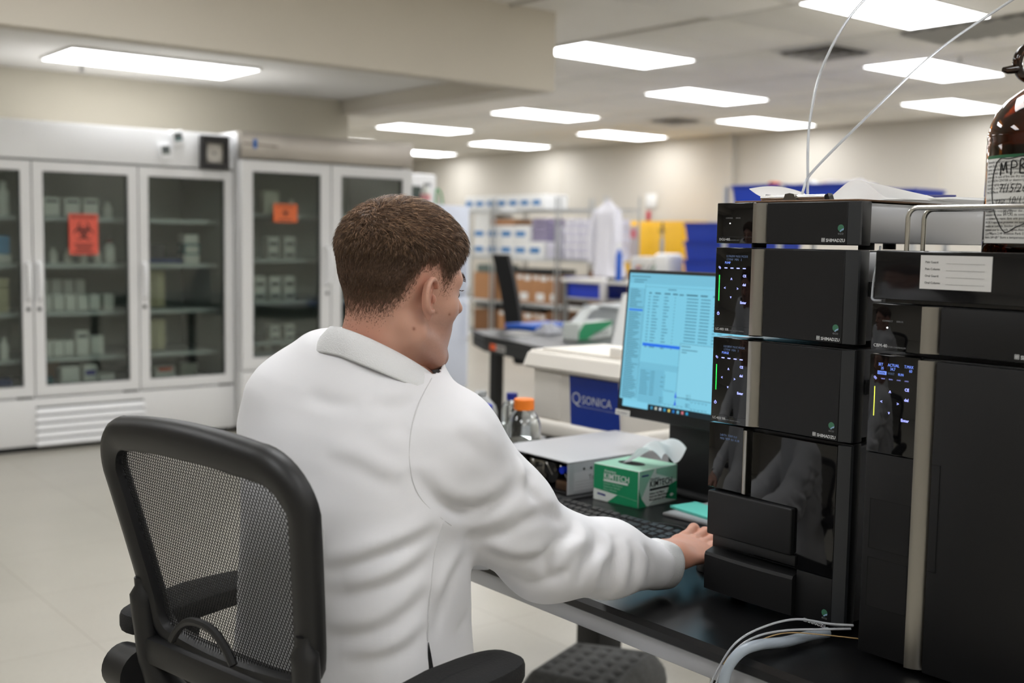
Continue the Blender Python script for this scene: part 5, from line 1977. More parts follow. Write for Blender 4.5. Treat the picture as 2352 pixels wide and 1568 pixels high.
_nt.links.new(_a.outputs['Color'], _nt.nodes['Principled BSDF'].inputs['Base Color'])
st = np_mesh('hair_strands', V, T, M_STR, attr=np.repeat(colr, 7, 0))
sub(st, hair)
st['kind'] = 'stuff'
# eyebrows
b = MB()
ba = rng.random(320)
bs = np.where(np.arange(320) < 160, -1.0, 1.0)
BP_ = np.stack([np.full(320, .105), bs * (.012 + .036 * ba), .026 + .007 * np.sin(PI * np.minimum(1, ba * .9 + .1)) + rng.normal(0, .0018, 320)], 1)
BP_ = (BP_ * HS) @ HR.T + HC
for _ in range(14):
    BP_ = BP_ + (HR @ np.array([-1., 0, 0]))[None] * (sd_head(BP_) * .8)[:, None]
for k in range(320):
    q1 = BP_[k] + HR @ np.array([.0016, bs[k] * .006, .0012 - .003 * ba[k]])
    b.tube([tuple(BP_[k]), tuple(q1)], [.00022, .0001], 3)
o = sub(b.build('eyebrows', mat('brow_brown', (84, 64, 50), .5)), body)
o['kind'] = 'stuff'
print('hair', n, _t.time() - _ts)

# ------------------------------------------------------------------ mesh-back office chair
ch = thing('office_chair', 'black mesh-back office chair the person sits on', 'chair', (.575, 1.378, 0), math.radians(11))
M_CH = mat('chair_black_plastic', (21, 21, 22), 0.45, bump=.04, bscale=600)
M_CHM = mat('chair_mesh_black', (16, 16, 17), 0.7)
M_CHF = mat('chair_fabric_black', (18, 18, 19), 0.85, bump=.5, bscale=420)


def back_f(l, z):
    """forward offset of the backrest surface: leans back, wraps forward at the sides"""
    a = (1.08 - z)
    return .255 * a - .10 * a * a + .26 * l * l - .008


def half_w(z):
    return np.interp(z, [.70, .79, .88, .98, 1.08], [.168, .186, .200, .215, .224])


# centre line of the hoop (local x forward, y left, z up)
cl = []
zt, zb, rc = 1.064, .765, .064
wt, wb = half_w(zt) - .018, half_w(zb) - .012
N = 10
for i in range(21):
    a = -1 + 2 * i / 20
    l = -a * (wt - rc)
    cl.append((-l, zt + .010 * (1 - a * a)))
cl = [(l, z) for l, z in cl]
cl.sort()
path = []
for l, z in cl:
    path.append((l, z))
for i in range(1, N):
    a = PI / 2 * i / N
    path.append((wt - rc + rc * math.sin(a), zt - rc + rc * math.cos(a)))
for i in range(12):
    t = i / 11
    z = zt - rc + (zb + .04 - zt + rc) * t
    path.append((wt + (wb - wt) * t, z))
for i in range(1, 6):
    a = PI / 2 * i / 5
    path.append((wb - .04 + .04 * math.cos(a), zb + .04 - .04 * math.sin(a)))
for i in range(1, 12):
    t = i / 12
    l = (wb - .04) * (1 - 2 * t)
    path.append((l, zb - .006 * math.sin(PI * t)))
for i in range(0, 5):
    a = PI / 2 * i / 5
    path.append((-(wb - .04 + .04 * math.sin(a)), zb + .04 - .04 * math.cos(a)))
for i in range(12):
    t = i / 11
    z = zb + .04 + (zt - rc - zb - .04) * t
    path.append((-(wb + (wt - wb) * t), z))
for i in range(1, N):
    a = PI / 2 * i / N
    path.append((-(wt - rc + rc * math.cos(a)), zt - rc + rc * math.sin(a)))
pts = [Vector((back_f(l, z), l, z)) for l, z in path]
n = len(pts)
b = MB()
rings = []
cen = Vector((back_f(0, .94), 0, .94))
for i, p in enumerate(pts):
    t = (pts[(i + 1) % n] - pts[i - 1]).normalized()
    back = Vector((-1, 0, -.22)).normalized()
    back = (back - t * back.dot(t)).normalized()
    outw = t.cross(back)
    if outw.dot(p - cen) < 0:
        outw = -outw
    zf = (p.z - zb) / (zt - zb)
    bot = 1 if zf > .15 else .55 + .45 * max(0, zf) / .15
    wi, wo = .017 * bot + .009 * max(0, zf - .8) / .2, .018 * bot
    dp, df = .013, .018
    prof = [(-wi, -df * .6), (-wi, dp * .55), (-wi + .006, dp * .92), (0, dp), (wo * .55, dp * .86), (wo * .9, dp * .3), (wo, -.002), (wo * 1.02, -df * .55), (wo * .82, -df), (-wi * .5, -df)]
    rings.append([tuple(p + outw * o_ + back * d_) for o_, d_ in prof])
sweep_strip(rings, True).build('back_frame', M_CH, ch, sharp=50)

# woven mesh: crossing diagonal strands on the curved panel
ms_ = MB()
inner_wt = lambda z: half_w(z) - .027
for ang in (math.radians(57), math.radians(123)):
    ca, sa = math.cos(ang), math.sin(ang)
    for k in range(-100, 101):
        off = k * .00475
        # line: (l, z-.93) = s*(ca,sa) + off*(-sa,ca)
        run = []
        for j in range(-30, 31):
            s_ = j * .0085
            l, z = s_ * ca - off * sa, .915 + s_ * sa + off * ca
            inside = zb - .002 < z < zt - .004 and abs(l) < inner_wt(z) and not (z > zt - rc and abs(l) > wt - rc and (abs(l) - (wt - rc)) ** 2 + (z - (zt - rc)) ** 2 > (rc - .012) ** 2)
            if inside:
                run.append((l, z))
            else:
                if len(run) > 1:
                    P_ = [Vector((back_f(l, z) + .006 + (.0004 if ca > 0 else 0), l, z)) for l, z in run]
                    w2 = Vector((0, -sa, ca)) * .00096
                    m = len(P_)
                    ms_.add([tuple(p - w2) for p in P_] + [tuple(p + w2) for p in P_], [(i, i + 1, m + i + 1, m + i) for i in range(m - 1)])
                run = []
        if len(run) > 1:
            P_ = [Vector((back_f(l, z) + .006, l, z)) for l, z in run]
            w2 = Vector((0, -sa, ca)) * .00096
            m = len(P_)
            ms_.add([tuple(p - w2) for p in P_] + [tuple(p + w2) for p in P_], [(i, i + 1, m + i + 1, m + i) for i in range(m - 1)])
o = ms_.build('back_mesh', M_CHM, ch)
o['kind'] = 'stuff'
# lower supports: side brackets, lumbar bar, centre spine
for s in (-1, 1):
    l0 = s * (wb + .004)
    MB().tube(catmull([(back_f(l0, .85) - .006, l0 + s * .006, .845), (back_f(l0, .78) - .014, l0 + s * .004, .775), (back_f(l0, .72) - .016, l0 - s * .012, .70), (.13, s * .12, .60), (.18, s * .08, .48)], 6), [.010] * 2 + [.018] * 10 + [.022] * 13, 10).build('side_bracket', M_CH, ch)
MB().box(-.004, .055, -.175, .175, .722, .762, .008).build('lower_cross_bar', M_CH, ch, (.045, 0, 0))
lum = [(back_f(l, .80) - .012, l, .772 + .040 * (1 - (abs(l) / .07) ** 2.5)) for l in np.linspace(-.07, .07, 15)]
MB().tube([(a, c + .03, d) for a, c, d in lum], .006, 8).build('lumbar_support', M_CH, ch)
MB().tube([(.055, 0, .735), (.065, 0, .64), (.12, 0, .50), (.24, 0, .45)], [.024, .026, .028, .03], 10).build('back_spine', M_CH, ch)
for s in (1,):
    MB().cyl((.065, s * .262, .690), (.065, s * .205, .690), .034, .038, 24).build('tilt_knob', M_CH, ch)
# armrests
for s in (-1, 1):
    pad = MB()
    pl = []
    for i in range(28):
        a = 2 * PI * i / 28
        x = .128 * np.sign(math.cos(a)) * abs(math.cos(a)) ** .55
        y = .046 * np.sign(math.sin(a)) * abs(math.sin(a)) ** .7
        pl.append((x, y))
    rings = []
    for sc_, zz_ in ((.80, -.016), (.94, -.014), (1.0, -.006), (1.0, .006), (.95, .013), (.82, .0165), (.5, .018), (.05, .018)):
        rings.append([(.205 + x * (1 - (1 - sc_) * .35), s * .275 + y * sc_, .757 + zz_ - .012 * max(0, -x / .128)) for x, y in pl])
    m_ = len(pl)
    vs = [p for r_ in rings for p in r_]
    pad.add(vs, [(i * m_ + j, i * m_ + (j + 1) % m_, (i + 1) * m_ + (j + 1) % m_, (i + 1) * m_ + j) for i in range(len(rings) - 1) for j in range(m_)], 0, True)
    pad.add(rings[0], [tuple(range(m_ - 1, -1, -1))])
    pad.add(rings[-1], [tuple(range(m_))])
    pad.build('arm_pad', M_CHF, ch)
    MB().tube(catmull([(.19, s * .275, .738), (.19, s * .285, .64), (.20, s * .27, .52), (.22, s * .18, .455)], 6), .019, 10).build('arm_post', M_CH, ch)
# seat and base
bm = bmesh.new()
bmesh.ops.create_cube(bm, size=1)
bmesh.ops.subdivide_edges(bm, edges=bm.edges[:], cuts=6, use_grid_fill=True)
for v in bm.verts:
    x, y, z = v.co * 2
    rr_ = max(abs(x), abs(y))
    v.co = Vector((.29 + .235 * x * (1 - .06 * y * y), .24 * y * (1 - .08 * x * x), .400 + .030 * z - (.018 * max(0, x - .5) if z > 0 else 0)))
bmesh.ops.bevel(bm, geom=[e for e in bm.edges if e.calc_face_angle(0) > .8], offset=.02, segments=3, affect='EDGES')
MB().from_bm(bm, 0, True).build('seat', M_CHF, ch, sharp=60)
MB().box(.18, .40, -.10, .10, .33, .372, .01).build('seat_mechanism', M_CH, ch)
MB().cyl((.29, 0, .10), (.29, 0, .335), .026, .022, 16).build('gas_post', M_CH, ch)
for k in range(5):
    a = 2 * PI * k / 5 + .3
    dx, dy = math.cos(a), math.sin(a)
    lg = MB().tube([(.29 + dx * .02, dy * .02, .115), (.29 + dx * .16, dy * .16, .095), (.29 + dx * .30, dy * .30, .075)], [.026, .021, .016], 10).build('base_leg', M_CH, ch)
    MB().cyl((.29 + dx * .30 - dy * .016, dy * .30 + dx * .016, .0285), (.29 + dx * .30 + dy * .016, dy * .30 - dx * .016, .0285), .028, n=16).build('caster', M_CH, lg)

# dark padded mat on the floor under the bench
rnd = random.Random(5)
fm = thing('floor_cushion', 'dark grey dimpled padded cushion on the floor under the bench', 'cushion', (2.22, 2.36, 0), .35)


def cushion(u, v):
    x, y = (u - .5) * .34, (v - .5) * .32
    e = min(1, min(u, 1 - u, v, 1 - v) * 9)
    dm = sum(.010 * math.exp(-(((x - a * .05) ** 2 + (y - c * .05) ** 2) / .00012)) for a in range(-3, 4) for c in range(-3, 4))
    return (x, y, .012 + .09 * e ** .5 + .03 * u * (1 - v) - dm * e)


top_ = MB().grid(cushion, 60, 60)
n_ = 60
edge = [cushion(i / n_, 0) for i in range(n_)] + [cushion(1, i / n_) for i in range(n_)] + [cushion(1 - i / n_, 1) for i in range(n_)] + [cushion(0, 1 - i / n_) for i in range(n_)]
m_ = len(edge)
top_.add(edge + [(a, c, .0) for a, c, _ in edge], [(i, m_ + i, m_ + (i + 1) % m_, (i + 1) % m_) for i in range(m_)], 0, True)
top_.add([(a, c, 0) for a, c, _ in edge], [tuple(range(m_))[::-1]])
top_.build('cushion_cover', mat('dark_felt', (92, 92, 91), .95, noise=.18, nscale=130, bump=.4, bscale=300), fm, sharp=80)

# ------------------------------------------------------------------ glass-door refrigerators
def thin_glass(name, tint, fac=1.0):
    m = bpy.data.materials.new(name)
    m.use_nodes = True
    nt = m.node_tree
    nt.nodes.remove(nt.nodes['Principled BSDF'])
    out = nt.nodes['Material Output']
    t = nt.nodes.new('ShaderNodeBsdfTransparent')
    t.inputs[0].default_value = tint
    g = nt.nodes.new('ShaderNodeBsdfGlossy')
    g.inputs['Roughness'].default_value = .03
    fr_ = nt.nodes.new('ShaderNodeFresnel')
    fr_.inputs[0].default_value = 1.5
    mu = nt.nodes.new('ShaderNodeMath')
    mu.operation = 'MULTIPLY'
    mu.inputs[1].default_value = fac
    mx = nt.nodes.new('ShaderNodeMixShader')
    nt.links.new(fr_.outputs[0], mu.inputs[0])
    nt.links.new(mu.outputs[0], mx.inputs[0])
    nt.links.new(t.outputs[0], mx.inputs[1])
    nt.links.new(g.outputs[0], mx.inputs[2])
    nt.links.new(mx.outputs[0], out.inputs[0])
    return m


M_FW = mat('fridge_white', (226, 226, 226), 0.4)
M_FH = mat('fridge_header_white', (246, 247, 249), 0.35)
M_FI = mat('fridge_inner_grey', (150, 157, 152), 0.6)
M_FG = thin_glass('fridge_glass', (.87, .91, .89, 1), 1.1)
M_GASK = mat('gasket_grey', (96, 100, 100), .7)
M_SHELF = mat('shelf_wire', (176, 182, 180), .4, .3)
M_STNL = mat('stainless', (170, 164, 156), .38, .9, noise=.06, nscale=2.5)
M_BLK = mat('dark_gap', (24, 25, 26), .7)


def fridge(name, label, x0, x1, yf, d, ztop, zhdr, zdoor, nd, hdr_m, glass, louvre=None, white_side=False, hz=(.92, 1.145), hinge_right=True):
    t = thing(name, label, 'refrigerator', (x0, yf, 0), 0, 'glass-door refrigerators')
    w = x1 - x0
    th = .045
    bx = MB()
    bx.box(0, th, .062, d, .04, ztop)
    bx.box(w - th, w, .062, d, .04, ztop)
    bx.box(th, w - th, d - th, d, .04, ztop)
    bx.box(th, w - th, .062, d - th, ztop - .05, ztop)
    bx.box(th, w - th, .062, d - th, .04, zdoor + .035)
    bx.build('cabinet_shell', M_FW, t)
    li = MB()
    li.box(th + .001, w - th - .001, d - th - .004, d - th - .001, zdoor + .036, ztop - .051)
    li.box(th + .0005, th + .003, .07, d - th - .004, zdoor + .036, ztop - .051)
    li.box(w - th - .003, w - th - .0005, .07, d - th - .004, zdoor + .036, ztop - .051)
    li.build('cabinet_liner', M_FI, t)
    MB().box(0, w, 0, .060, zhdr + .012, ztop, .004).build('header_panel', hdr_m, t)
    MB().box(0, w, 0, .060, .035, zdoor - .012, .004).build('base_panel', M_FW, t)
    for i in range(4):
        MB().cyl((.08 + (w - .16) * (i % 2), .12 + (d - .22) * (i // 2), 0), (.08 + (w - .16) * (i % 2), .12 + (d - .22) * (i // 2), .042), .025, n=12).build('foot', M_BLK, t)
    dw = w / nd
    gx0, gx1, gz0, gz1 = glass
    for k in range(nd):
        a, c = dw * k + .004, dw * (k + 1) - .004
        dr = MB()
        fx0, fx1 = a + gx0, c - gx1
        for q in ((a, fx0, zdoor, zhdr), (fx1, c, zdoor, zhdr), (fx0, fx1, zdoor, zdoor + gz0), (fx0, fx1, zhdr - gz1, zhdr)):
            dr.box(q[0], q[1], 0, .045, q[2], q[3])
        do = dr.build('door_frame', M_FW, t)
        gk = MB()
        e = .007
        for q in ((fx0, fx0 + e, zdoor + gz0, zhdr - gz1), (fx1 - e, fx1, zdoor + gz0, zhdr - gz1), (fx0 + e, fx1 - e, zdoor + gz0, zdoor + gz0 + e), (fx0 + e, fx1 - e, zhdr - gz1 - e, zhdr - gz1)):
            gk.box(q[0], q[1], .006, .04, q[2], q[3])
        gk.build('door_gasket', M_GASK, do)
        MB().box(fx0 + e, fx1 - e, .018, .022, zdoor + gz0 + e, zhdr - gz1 - e).build('door_glass', M_FG, do)
        hx_ = a + .028 if (k > 0 and nd == 3) else c - .028
        MB().tube(catmull([(hx_, 0, hz[1]), (hx_, -.035, hz[1] - .025), (hx_, -.045, (hz[0] + hz[1]) / 2), (hx_, -.035, hz[0] + .025), (hx_, 0, hz[0])], 6), .013, 8).build('door_handle', M_FH, do)
        MB().cyl((hx_, -.004, hz[0] - .055), (hx_, 0, hz[0] - .055), .012, n=12).build('door_lock', M_BLK, do)
        MB().box(c - .10, c - .01, -.004, .03, zdoor - .012, zdoor - .001).build('door_hinge', M_BLK, do)
    return t


f1 = fridge('glass_door_refrigerator', 'wide white three-door glass refrigerator at the left with louvred base', 1.405, 3.345, 7.15, .80, 1.99, 1.752, .336, 3, M_FH, (.060, .060, .062, .058))
lv_ = thing
for i in range(5):
    zz_ = .262 - i * .0485
    b = MB()
    b.add([(.66, -.002, zz_), (1.30, -.002, zz_), (1.325, -.022, zz_ - .030), (.64, -.022, zz_ - .030), (.66, -.002, zz_ - .042), (1.30, -.002, zz_ - .042)],
          [(0, 3, 2, 1), (3, 4, 5, 2), (0, 4, 3), (1, 2, 5)], 0)
    b.build('louvre', M_FH, f1)
    MB().box(.648, 1.312, -.0015, .0, zz_ - .0005, zz_ + .0115).build('louvre_shade', M_BLK, f1)  # black strip on the panel standing in for the shade above each louvre
SH1 = [1.429, 1.137, .839, .554]
for k in range(3):
    xa, xb = .66 * k + (.05 if k == 0 else -.005), .66 * (k + 1) - (.08 if k == 2 else .02)
    for z in SH1 + [.375]:
        s_ = MB()
        s_.box(xa, xb, .16, .70, z - .022, z - .008)
        s_.box(xa, xb, .150, .160, z - .030, z - .002)
        s_.build('shelf', M_SHELF, f1)

f2 = fridge('glass_door_refrigerator', 'white two-door glass refrigerator with a stainless steel header', 3.352, 4.705, 7.05, .86, 2.012, 1.826, .430, 2, M_STNL, (.078, .078, .078, .072), hz=(.99, 1.262))
SH2 = [1.481, 1.172, .882, .601, .520]
for k in range(2):
    for z in SH2:
        s_ = MB()
        s_.box(.07 + .61 * k, .66 + .61 * k, .16, .76, z - .020, z - .008)
        s_.box(.07 + .61 * k, .66 + .61 * k, .150, .160, z - .026, z - .002)
        s_.build('shelf', M_SHELF, f2)
# black strips filled in for the shade in the gap under both refrigerators
MB().box(.05, 1.30, .01, .055, .0, .034).build('gap_shade_strip', M_BLK, f2)
MB().box(.05, 1.89, .02, .060, .0, .034).build('gap_shade_strip', M_BLK, f1)

# things fixed on the refrigerators
M_BIO = mat('biohazard_orange', (222, 96, 78), .6)
M_BIO2 = mat('biohazard_orange2', (226, 112, 62), .6)
M_BINK = mat('sign_black', (58, 34, 32), .6)


def bio_symbol(p, cx, cz, s, y, m):
    b = MB()
    for k in range(3):
        a = PI / 2 + k * 2 * PI / 3
        ox, oz = cx + .42 * s * math.cos(a), cz + .42 * s * math.sin(a)
        arc = [(ox + .40 * s * math.cos(t), y, oz + .40 * s * math.sin(t)) for t in [a - PI + .95 + j * (2 * PI - 1.9) / 20 - .0 + PI - (PI) for j in range(21)]]
        arc = [(ox + .40 * s * math.cos(t), y, oz + .40 * s * math.sin(t)) for t in [a + .45 + j * (2 * PI - .9) / 22 for j in range(23)]]
        rad = [.03 * s + .075 * s * math.sin(PI * j / 22) for j in range(23)]
        b.tube(arc, rad, 4)
    b.tube([(cx + .36 * s * math.cos(t), y, cz + .36 * s * math.sin(t)) for t in [j * PI / 10 for j in range(20)]], .045 * s, 4, closed=True)
    b.cyl((cx, y - .0005, cz), (cx, y + .0005, cz), .08 * s, n=12)
    o = b.build('biohazard_symbol', m, p)
    o.scale = (1, .02, 1)
    o.location = (0, y * .98, 0)
    return o


sg = thing('biohazard_sign', 'tall red-orange biohazard sign taped to the middle refrigerator door', 'sign', (2.265, 7.148, 1.194))
MB().box(0, .177, -.001, .0, 0, .25).build('sign_sheet', M_BIO, sg)
bio_symbol(sg, .0885, .142, .078, -.003, M_BINK)
text('sign_heading', 'BIOHAZARD', .026, M_BINK, sg, (.0885, -.002, .222), align='CENTER', bold=.0004)
for i, w_ in enumerate((.118, .100, .086, .126)):
    MB().box(.0885 - w_ / 2, .0885 + w_ / 2, -.002, -.0012, .060 - i * .016, .067 - i * .016).build('sign_text_line', M_BINK, sg)
sg = thing('biohazard_sticker', 'small orange biohazard sticker on the stainless-topped refrigerator door', 'sign', (3.585, 7.048, 1.422))
MB().box(0, .177, -.001, 0, 0, .124).build('sign_sheet', M_BIO2, sg)
bio_symbol(sg, .0885, .062, .034, -.003, M_BINK)
text('sign_heading', 'BIOHAZARD', .024, M_BINK, sg, (.0885, -.002, .100), align='CENTER')
MB().box(.035, .142, -.002, -.0012, .012, .019).build('sign_text_line', M_BINK, sg)
cr = thing('chart_recorder', 'black-framed round temperature chart recorder at the corner of the left refrigerator', 'recorder', (3.105, 7.146, 1.756))
b = MB()
for q in ((0, .189, 0, .040), (0, .189, .170, .216), (0, .032, .040, .170), (.157, .189, .040, .170)):
    b.box(q[0], q[1], -.045, 0, q[2], q[3])
b.build('recorder_frame', mat('recorder_black', (30, 29, 29), .5), cr)
MB().box(.032, .157, -.012, -.008, .040, .170).build('recorder_back', mat('recorder_cream', (188, 184, 174), .6), cr)
MB().cyl((.0945, -.020, .105), (.0945, -.013, .105), .058, n=32).build('chart_disc', mat('chart_paper', (204, 200, 192), .6), cr)
MB().cyl((.0945, -.026, .105), (.0945, -.020, .105), .008, n=12).build('chart_hub', mat('hub_grey', (110, 110, 112), .4), cr)
for (x, z, a, lab_, c) in ((2.874, 1.848, -.14, 'white thermometer display stuck on the header, lower of the two', (150, 158, 150)), (2.957, 1.937, -.22, 'white thermometer display stuck on the header, upper of the two', (120, 166, 170))):
    t = thing('thermometer', lab_, 'thermometer', (x, 7.147, z), 0, 'thermometers on the header')
    t.rotation_euler = (0, a, 0)
    MB().box(-.040, .040, -.020, 0, -.055, .055, .008).build('case', M_FH, t)
    MB().box(-.027, .027, -.0215, -.0202, -.012, .040).build('display', mat('lcd_grey', (96, 104, 104), .3), t)
    MB().box(-.022, .022, -.0220, -.0214, .004, .016).build('digits', mat('lcd_dark', (60, 64, 66), .4), t)
    MB().box(-.022, .022, -.0220, -.0214, -.008, .000).build('lower_digits', mat('lcd_tint_%d' % c[0], c, .4), t)
o = MB().box(0, .026, -.002, 0, 0, .060).build('tape_tab', mat('tape_blue', (40, 110, 196), .5), None, (3.438, 7.046, 1.905))
tag(o, 'small blue tape tab on the stainless header', 'tape')
o = MB().box(0, .25, -.0015, 0, 0, .010).build('maker_strip', mat('strip_brown', (112, 102, 92), .6), None, (3.37, 7.0475, 1.928), (0, .035, 0))
tag(o, 'faint dark maker strip on the stainless header beside the tape tab', 'strip')

# ---- contents: every carton and bottle a thing of its own
M_CW = mat('carton_offwhite', (218, 220, 212), .6)
M_CL = mat('carton_label_dark', (60, 64, 66), .6)
M_CB = mat('carton_beige', (188, 182, 150), .7)
M_PURP = mat('carton_purple', (70, 66, 150), .6)
M_TEAL = mat('carton_teal', (24, 96, 104), .6)
M_DBLU = mat('bin_navy', (26, 62, 120), .6)
_pc = {}
ORD = ['first', 'second', 'third', 'fourth', 'fifth', 'sixth', 'seventh', 'eighth', 'ninth', 'tenth', 'eleventh', 'twelfth', 'thirteenth']


def carton(label, x, y, z, w, d, h, m=M_CW, stripe=None, grp='cartons in the refrigerators', nm='carton', cat='box'):
    t = thing(nm, label, cat, (x, y, z), 0, grp)
    MB().box(0, w, 0, d, 0, h, .003, 1).build('carton_body', m, t)
    if stripe:
        MB().box(w * .12, w * .88, -.0015, -.0003, h * stripe[0], h * stripe[1]).build('carton_label', stripe[2], t)
    return t


def bottle(label, x, y, z, r, h, m=M_CW, capm=M_CW, grp='bottles in the refrigerators'):
    t = thing('small_bottle', label, 'bottle', (x, y, z), 0, grp)
    MB().lathe([(0, 0), (r, 0), (r, h * .68), (r * .45, h * .80), (r * .45, h * .84), (0, h * .84)], n=16, caps=False).build('bottle_body', m, t)
    MB().cyl((0, 0, h * .835), (0, 0, h), r * .55, n=14).build('bottle_cap', capm, t)
    return t


FY = 7.33


def row(where, kind, xs, z, w, d, h, m=M_CW, stripe=None, y=FY, noun='white carton'):
    for i, x in enumerate(xs):
        if kind == 'b':
            bottle('%s, %s from left, %s' % (noun, ORD[i], where), x, y, z, w, h, m)
        else:
            carton('%s, %s from left, %s' % (noun, ORD[i], where), x, y, z, w, d, h, m, stripe)


DK = (.72, .86, M_CL)
S_ = 'of the middle glass door'
row('the top shelf ' + S_, 'c', [2.075, 2.175, 2.300, 2.415], SH1[0], .095, .10, .115, M_CW, DK)
bottle('single small bottle right on the top shelf ' + S_, 2.585, FY + .05, SH1[0], .028, .095)
row('the second shelf ' + S_, 'b', [2.13, 2.225, 2.315, 2.405, 2.495], SH1[1], .026, .10, .095, noun='white bottle')
bottle('white bottle with dark red cap, second shelf ' + S_, 2.575, FY, SH1[1], .036, .155, M_CW, mat('cap_red', (92, 34, 34), .5))
row('the third shelf ' + S_, 'c', [2.075 + i * .074 for i in range(6)] + [2.535], SH1[2], .064, .10, .100)
row('the back of the third shelf ' + S_, 'c', [2.14 + i * .075 for i in range(5)], SH1[2], .060, .10, .185, M_CW, (.2, .5, M_CL), FY + .25, 'grey carton')
row('the fourth shelf ' + S_, 'c', [2.085 + i * .066 for i in range(4)], SH1[3], .060, .10, .098)
carton('taller dark-printed carton, fourth shelf ' + S_, 2.36, FY, SH1[3], .075, .08, .155, M_CW, DK)
carton('plain carton right on the fourth shelf ' + S_, 2.45, FY, SH1[3], .080, .08, .120, M_CW)
carton('small carton at the back left of the fourth shelf ' + S_, 2.13, FY + .25, SH1[3], .07, .1, .19, M_CW)
ZB = .378
carton('small teal box on the floor ' + S_, 2.125, FY, ZB, .09, .1, .045, M_TEAL)
carton('white carton beside the teal box on the floor ' + S_, 2.26, FY, ZB, .115, .1, .105, M_CW)
carton('white carton with purple band on the floor ' + S_, 2.40, FY, ZB, .085, .1, .11, M_CW, (.42, .72, M_PURP))
carton('low white carton at the right on the floor ' + S_, 2.50, FY, ZB, .10, .1, .05, M_CW)
carton('brown topped carton at the back of the floor ' + S_, 2.16, FY + .22, ZB, .16, .1, .14, mat('carton_tan', (150, 104, 60), .7))
S_ = 'of the right glass door'
carton('low navy tray on the second shelf ' + S_, 2.76, FY, SH1[1], .30, .2, .03, M_DBLU, nm='tray', cat='tray')
carton('dark grey box standing in the navy tray ' + S_, 2.87, FY + .08, SH1[1] + .031, .11, .1, .09, mat('box_charcoal', (64, 66, 70), .6))
carton('dark green box standing in the navy tray ' + S_, 2.77, FY + .08, SH1[1] + .031, .08, .1, .06, mat('box_green', (44, 70, 52), .6))
carton('plain white carton, lowest of the pile, second shelf ' + S_, 3.075, FY, SH1[1], .105, .1, .055, M_CW)
carton('teal-sleeved carton, middle of the pile, second shelf ' + S_, 3.07, FY, SH1[1] + .056, .115, .1, .075, M_TEAL, (.15, .8, M_CW))
carton('white carton, top of the pile, second shelf ' + S_, 3.075, FY, SH1[1] + .132, .10, .1, .06, M_CW)
for r_, z in (('third', SH1[2]), ('fourth', SH1[3])):
    for c_ in range(3):
        for k in range(6 if r_ == 'third' else 5):
            carton('beige box, %s up, %s stack, %s shelf %s' % (ORD[k], ORD[c_], r_, S_), 2.765 + c_ * .073, FY + .10, z + k * .041, .068, .1, .040, M_CB, grp='stacked beige boxes')
carton('carton with orange lid on the floor ' + S_, 2.87, FY, ZB, .13, .1, .070, M_CW, (.6, .98, mat('lid_orange', (196, 84, 50), .6)))
carton('narrow white carton at the left on the floor ' + S_, 2.765, FY, ZB, .05, .1, .10, M_CW)
carton('grey carton at the right on the floor ' + S_, 3.04, FY, ZB, .12, .1, .085, mat('carton_grey2', (140, 142, 132), .7))
S_ = 'of the partly seen left door'
row('the top shelf ' + S_, 'b', [1.86, 1.94], SH1[0], .032, .1, .20, noun='pale bottle')
carton('light blue box on the second shelf ' + S_, 1.87, FY, SH1[1] + .055, .10, .1, .11, mat('box_sky', (96, 156, 200), .6))
carton('white carton under the light blue box ' + S_, 1.86, FY, SH1[1], .12, .1, .054, M_CW)
for k in range(4):
    carton('beige box, %s up, third shelf %s' % (ORD[k], S_), 1.88, FY, SH1[2] + k * .052, .08, .1, .050, M_CB, grp='stacked beige boxes')
row('the fourth shelf ' + S_, 'b', [1.84, 1.925], SH1[3], .028, .1, .13, noun='white bottle')
carton('blue box on the floor ' + S_, 1.83, FY, ZB, .14, .1, .05, M_DBLU)
# second refrigerator
S_ = 'of the stainless-topped refrigerator'
FY2 = 7.24
LB2 = (.18, .52, M_CL)


def duo(where, xs, z, w, h, n):
    for i, x in enumerate(xs):
        for k in range(n if not isinstance(n, list) else n[i]):
            carton('white dark-labelled carton, %s from left, %s, %s' % (ORD[i], 'lower layer' if k == 0 else 'upper layer', where), x, FY2, z + k * (h + .001), w, .1, h, M_CW, LB2)


duo('the second shelf ' + S_, [3.44, 3.64, 3.765], SH2[1], .085, .075, [1, 2, 2])
for x in (3.455, 3.545):
    bottle('teal-capped vial %s on the second shelf ' % ('left' if x < 3.5 else 'right') + S_, x, FY2 + .12, SH2[1], .02, .16, M_CW, mat('cap_teal', (30, 190, 180), .4))
duo('the third shelf ' + S_, [3.435, 3.54, 3.655, 3.765], SH2[2], .082, .083, 2)
row('the back of the third shelf ' + S_, 'c', [3.415, 3.465], SH2[2], .04, .1, .235, M_CW, None, FY2 + .22, 'pale carton')
duo('the fourth shelf ' + S_, [3.435, 3.655, 3.77], SH2[3], .075, .052, 2)
row('the floor ' + S_, 'c', [3.43, 3.49, 3.56, 3.66, 3.78], SH2[4], .055, .1, .048)
bottle('large brown jar on the top shelf ' + S_, 3.52, FY2 + .1, SH2[0], .05, .18, mat('jar_tan', (176, 150, 110), .5), M_CW)
carton('pale box on the top shelf behind the sticker ' + S_, 3.66, FY2 + .1, SH2[0], .12, .1, .16, mat('box_pale', (196, 196, 180), .6))
bottle('small white jar at the right of the top shelf ' + S_, 3.82, FY2, SH2[0], .03, .10)

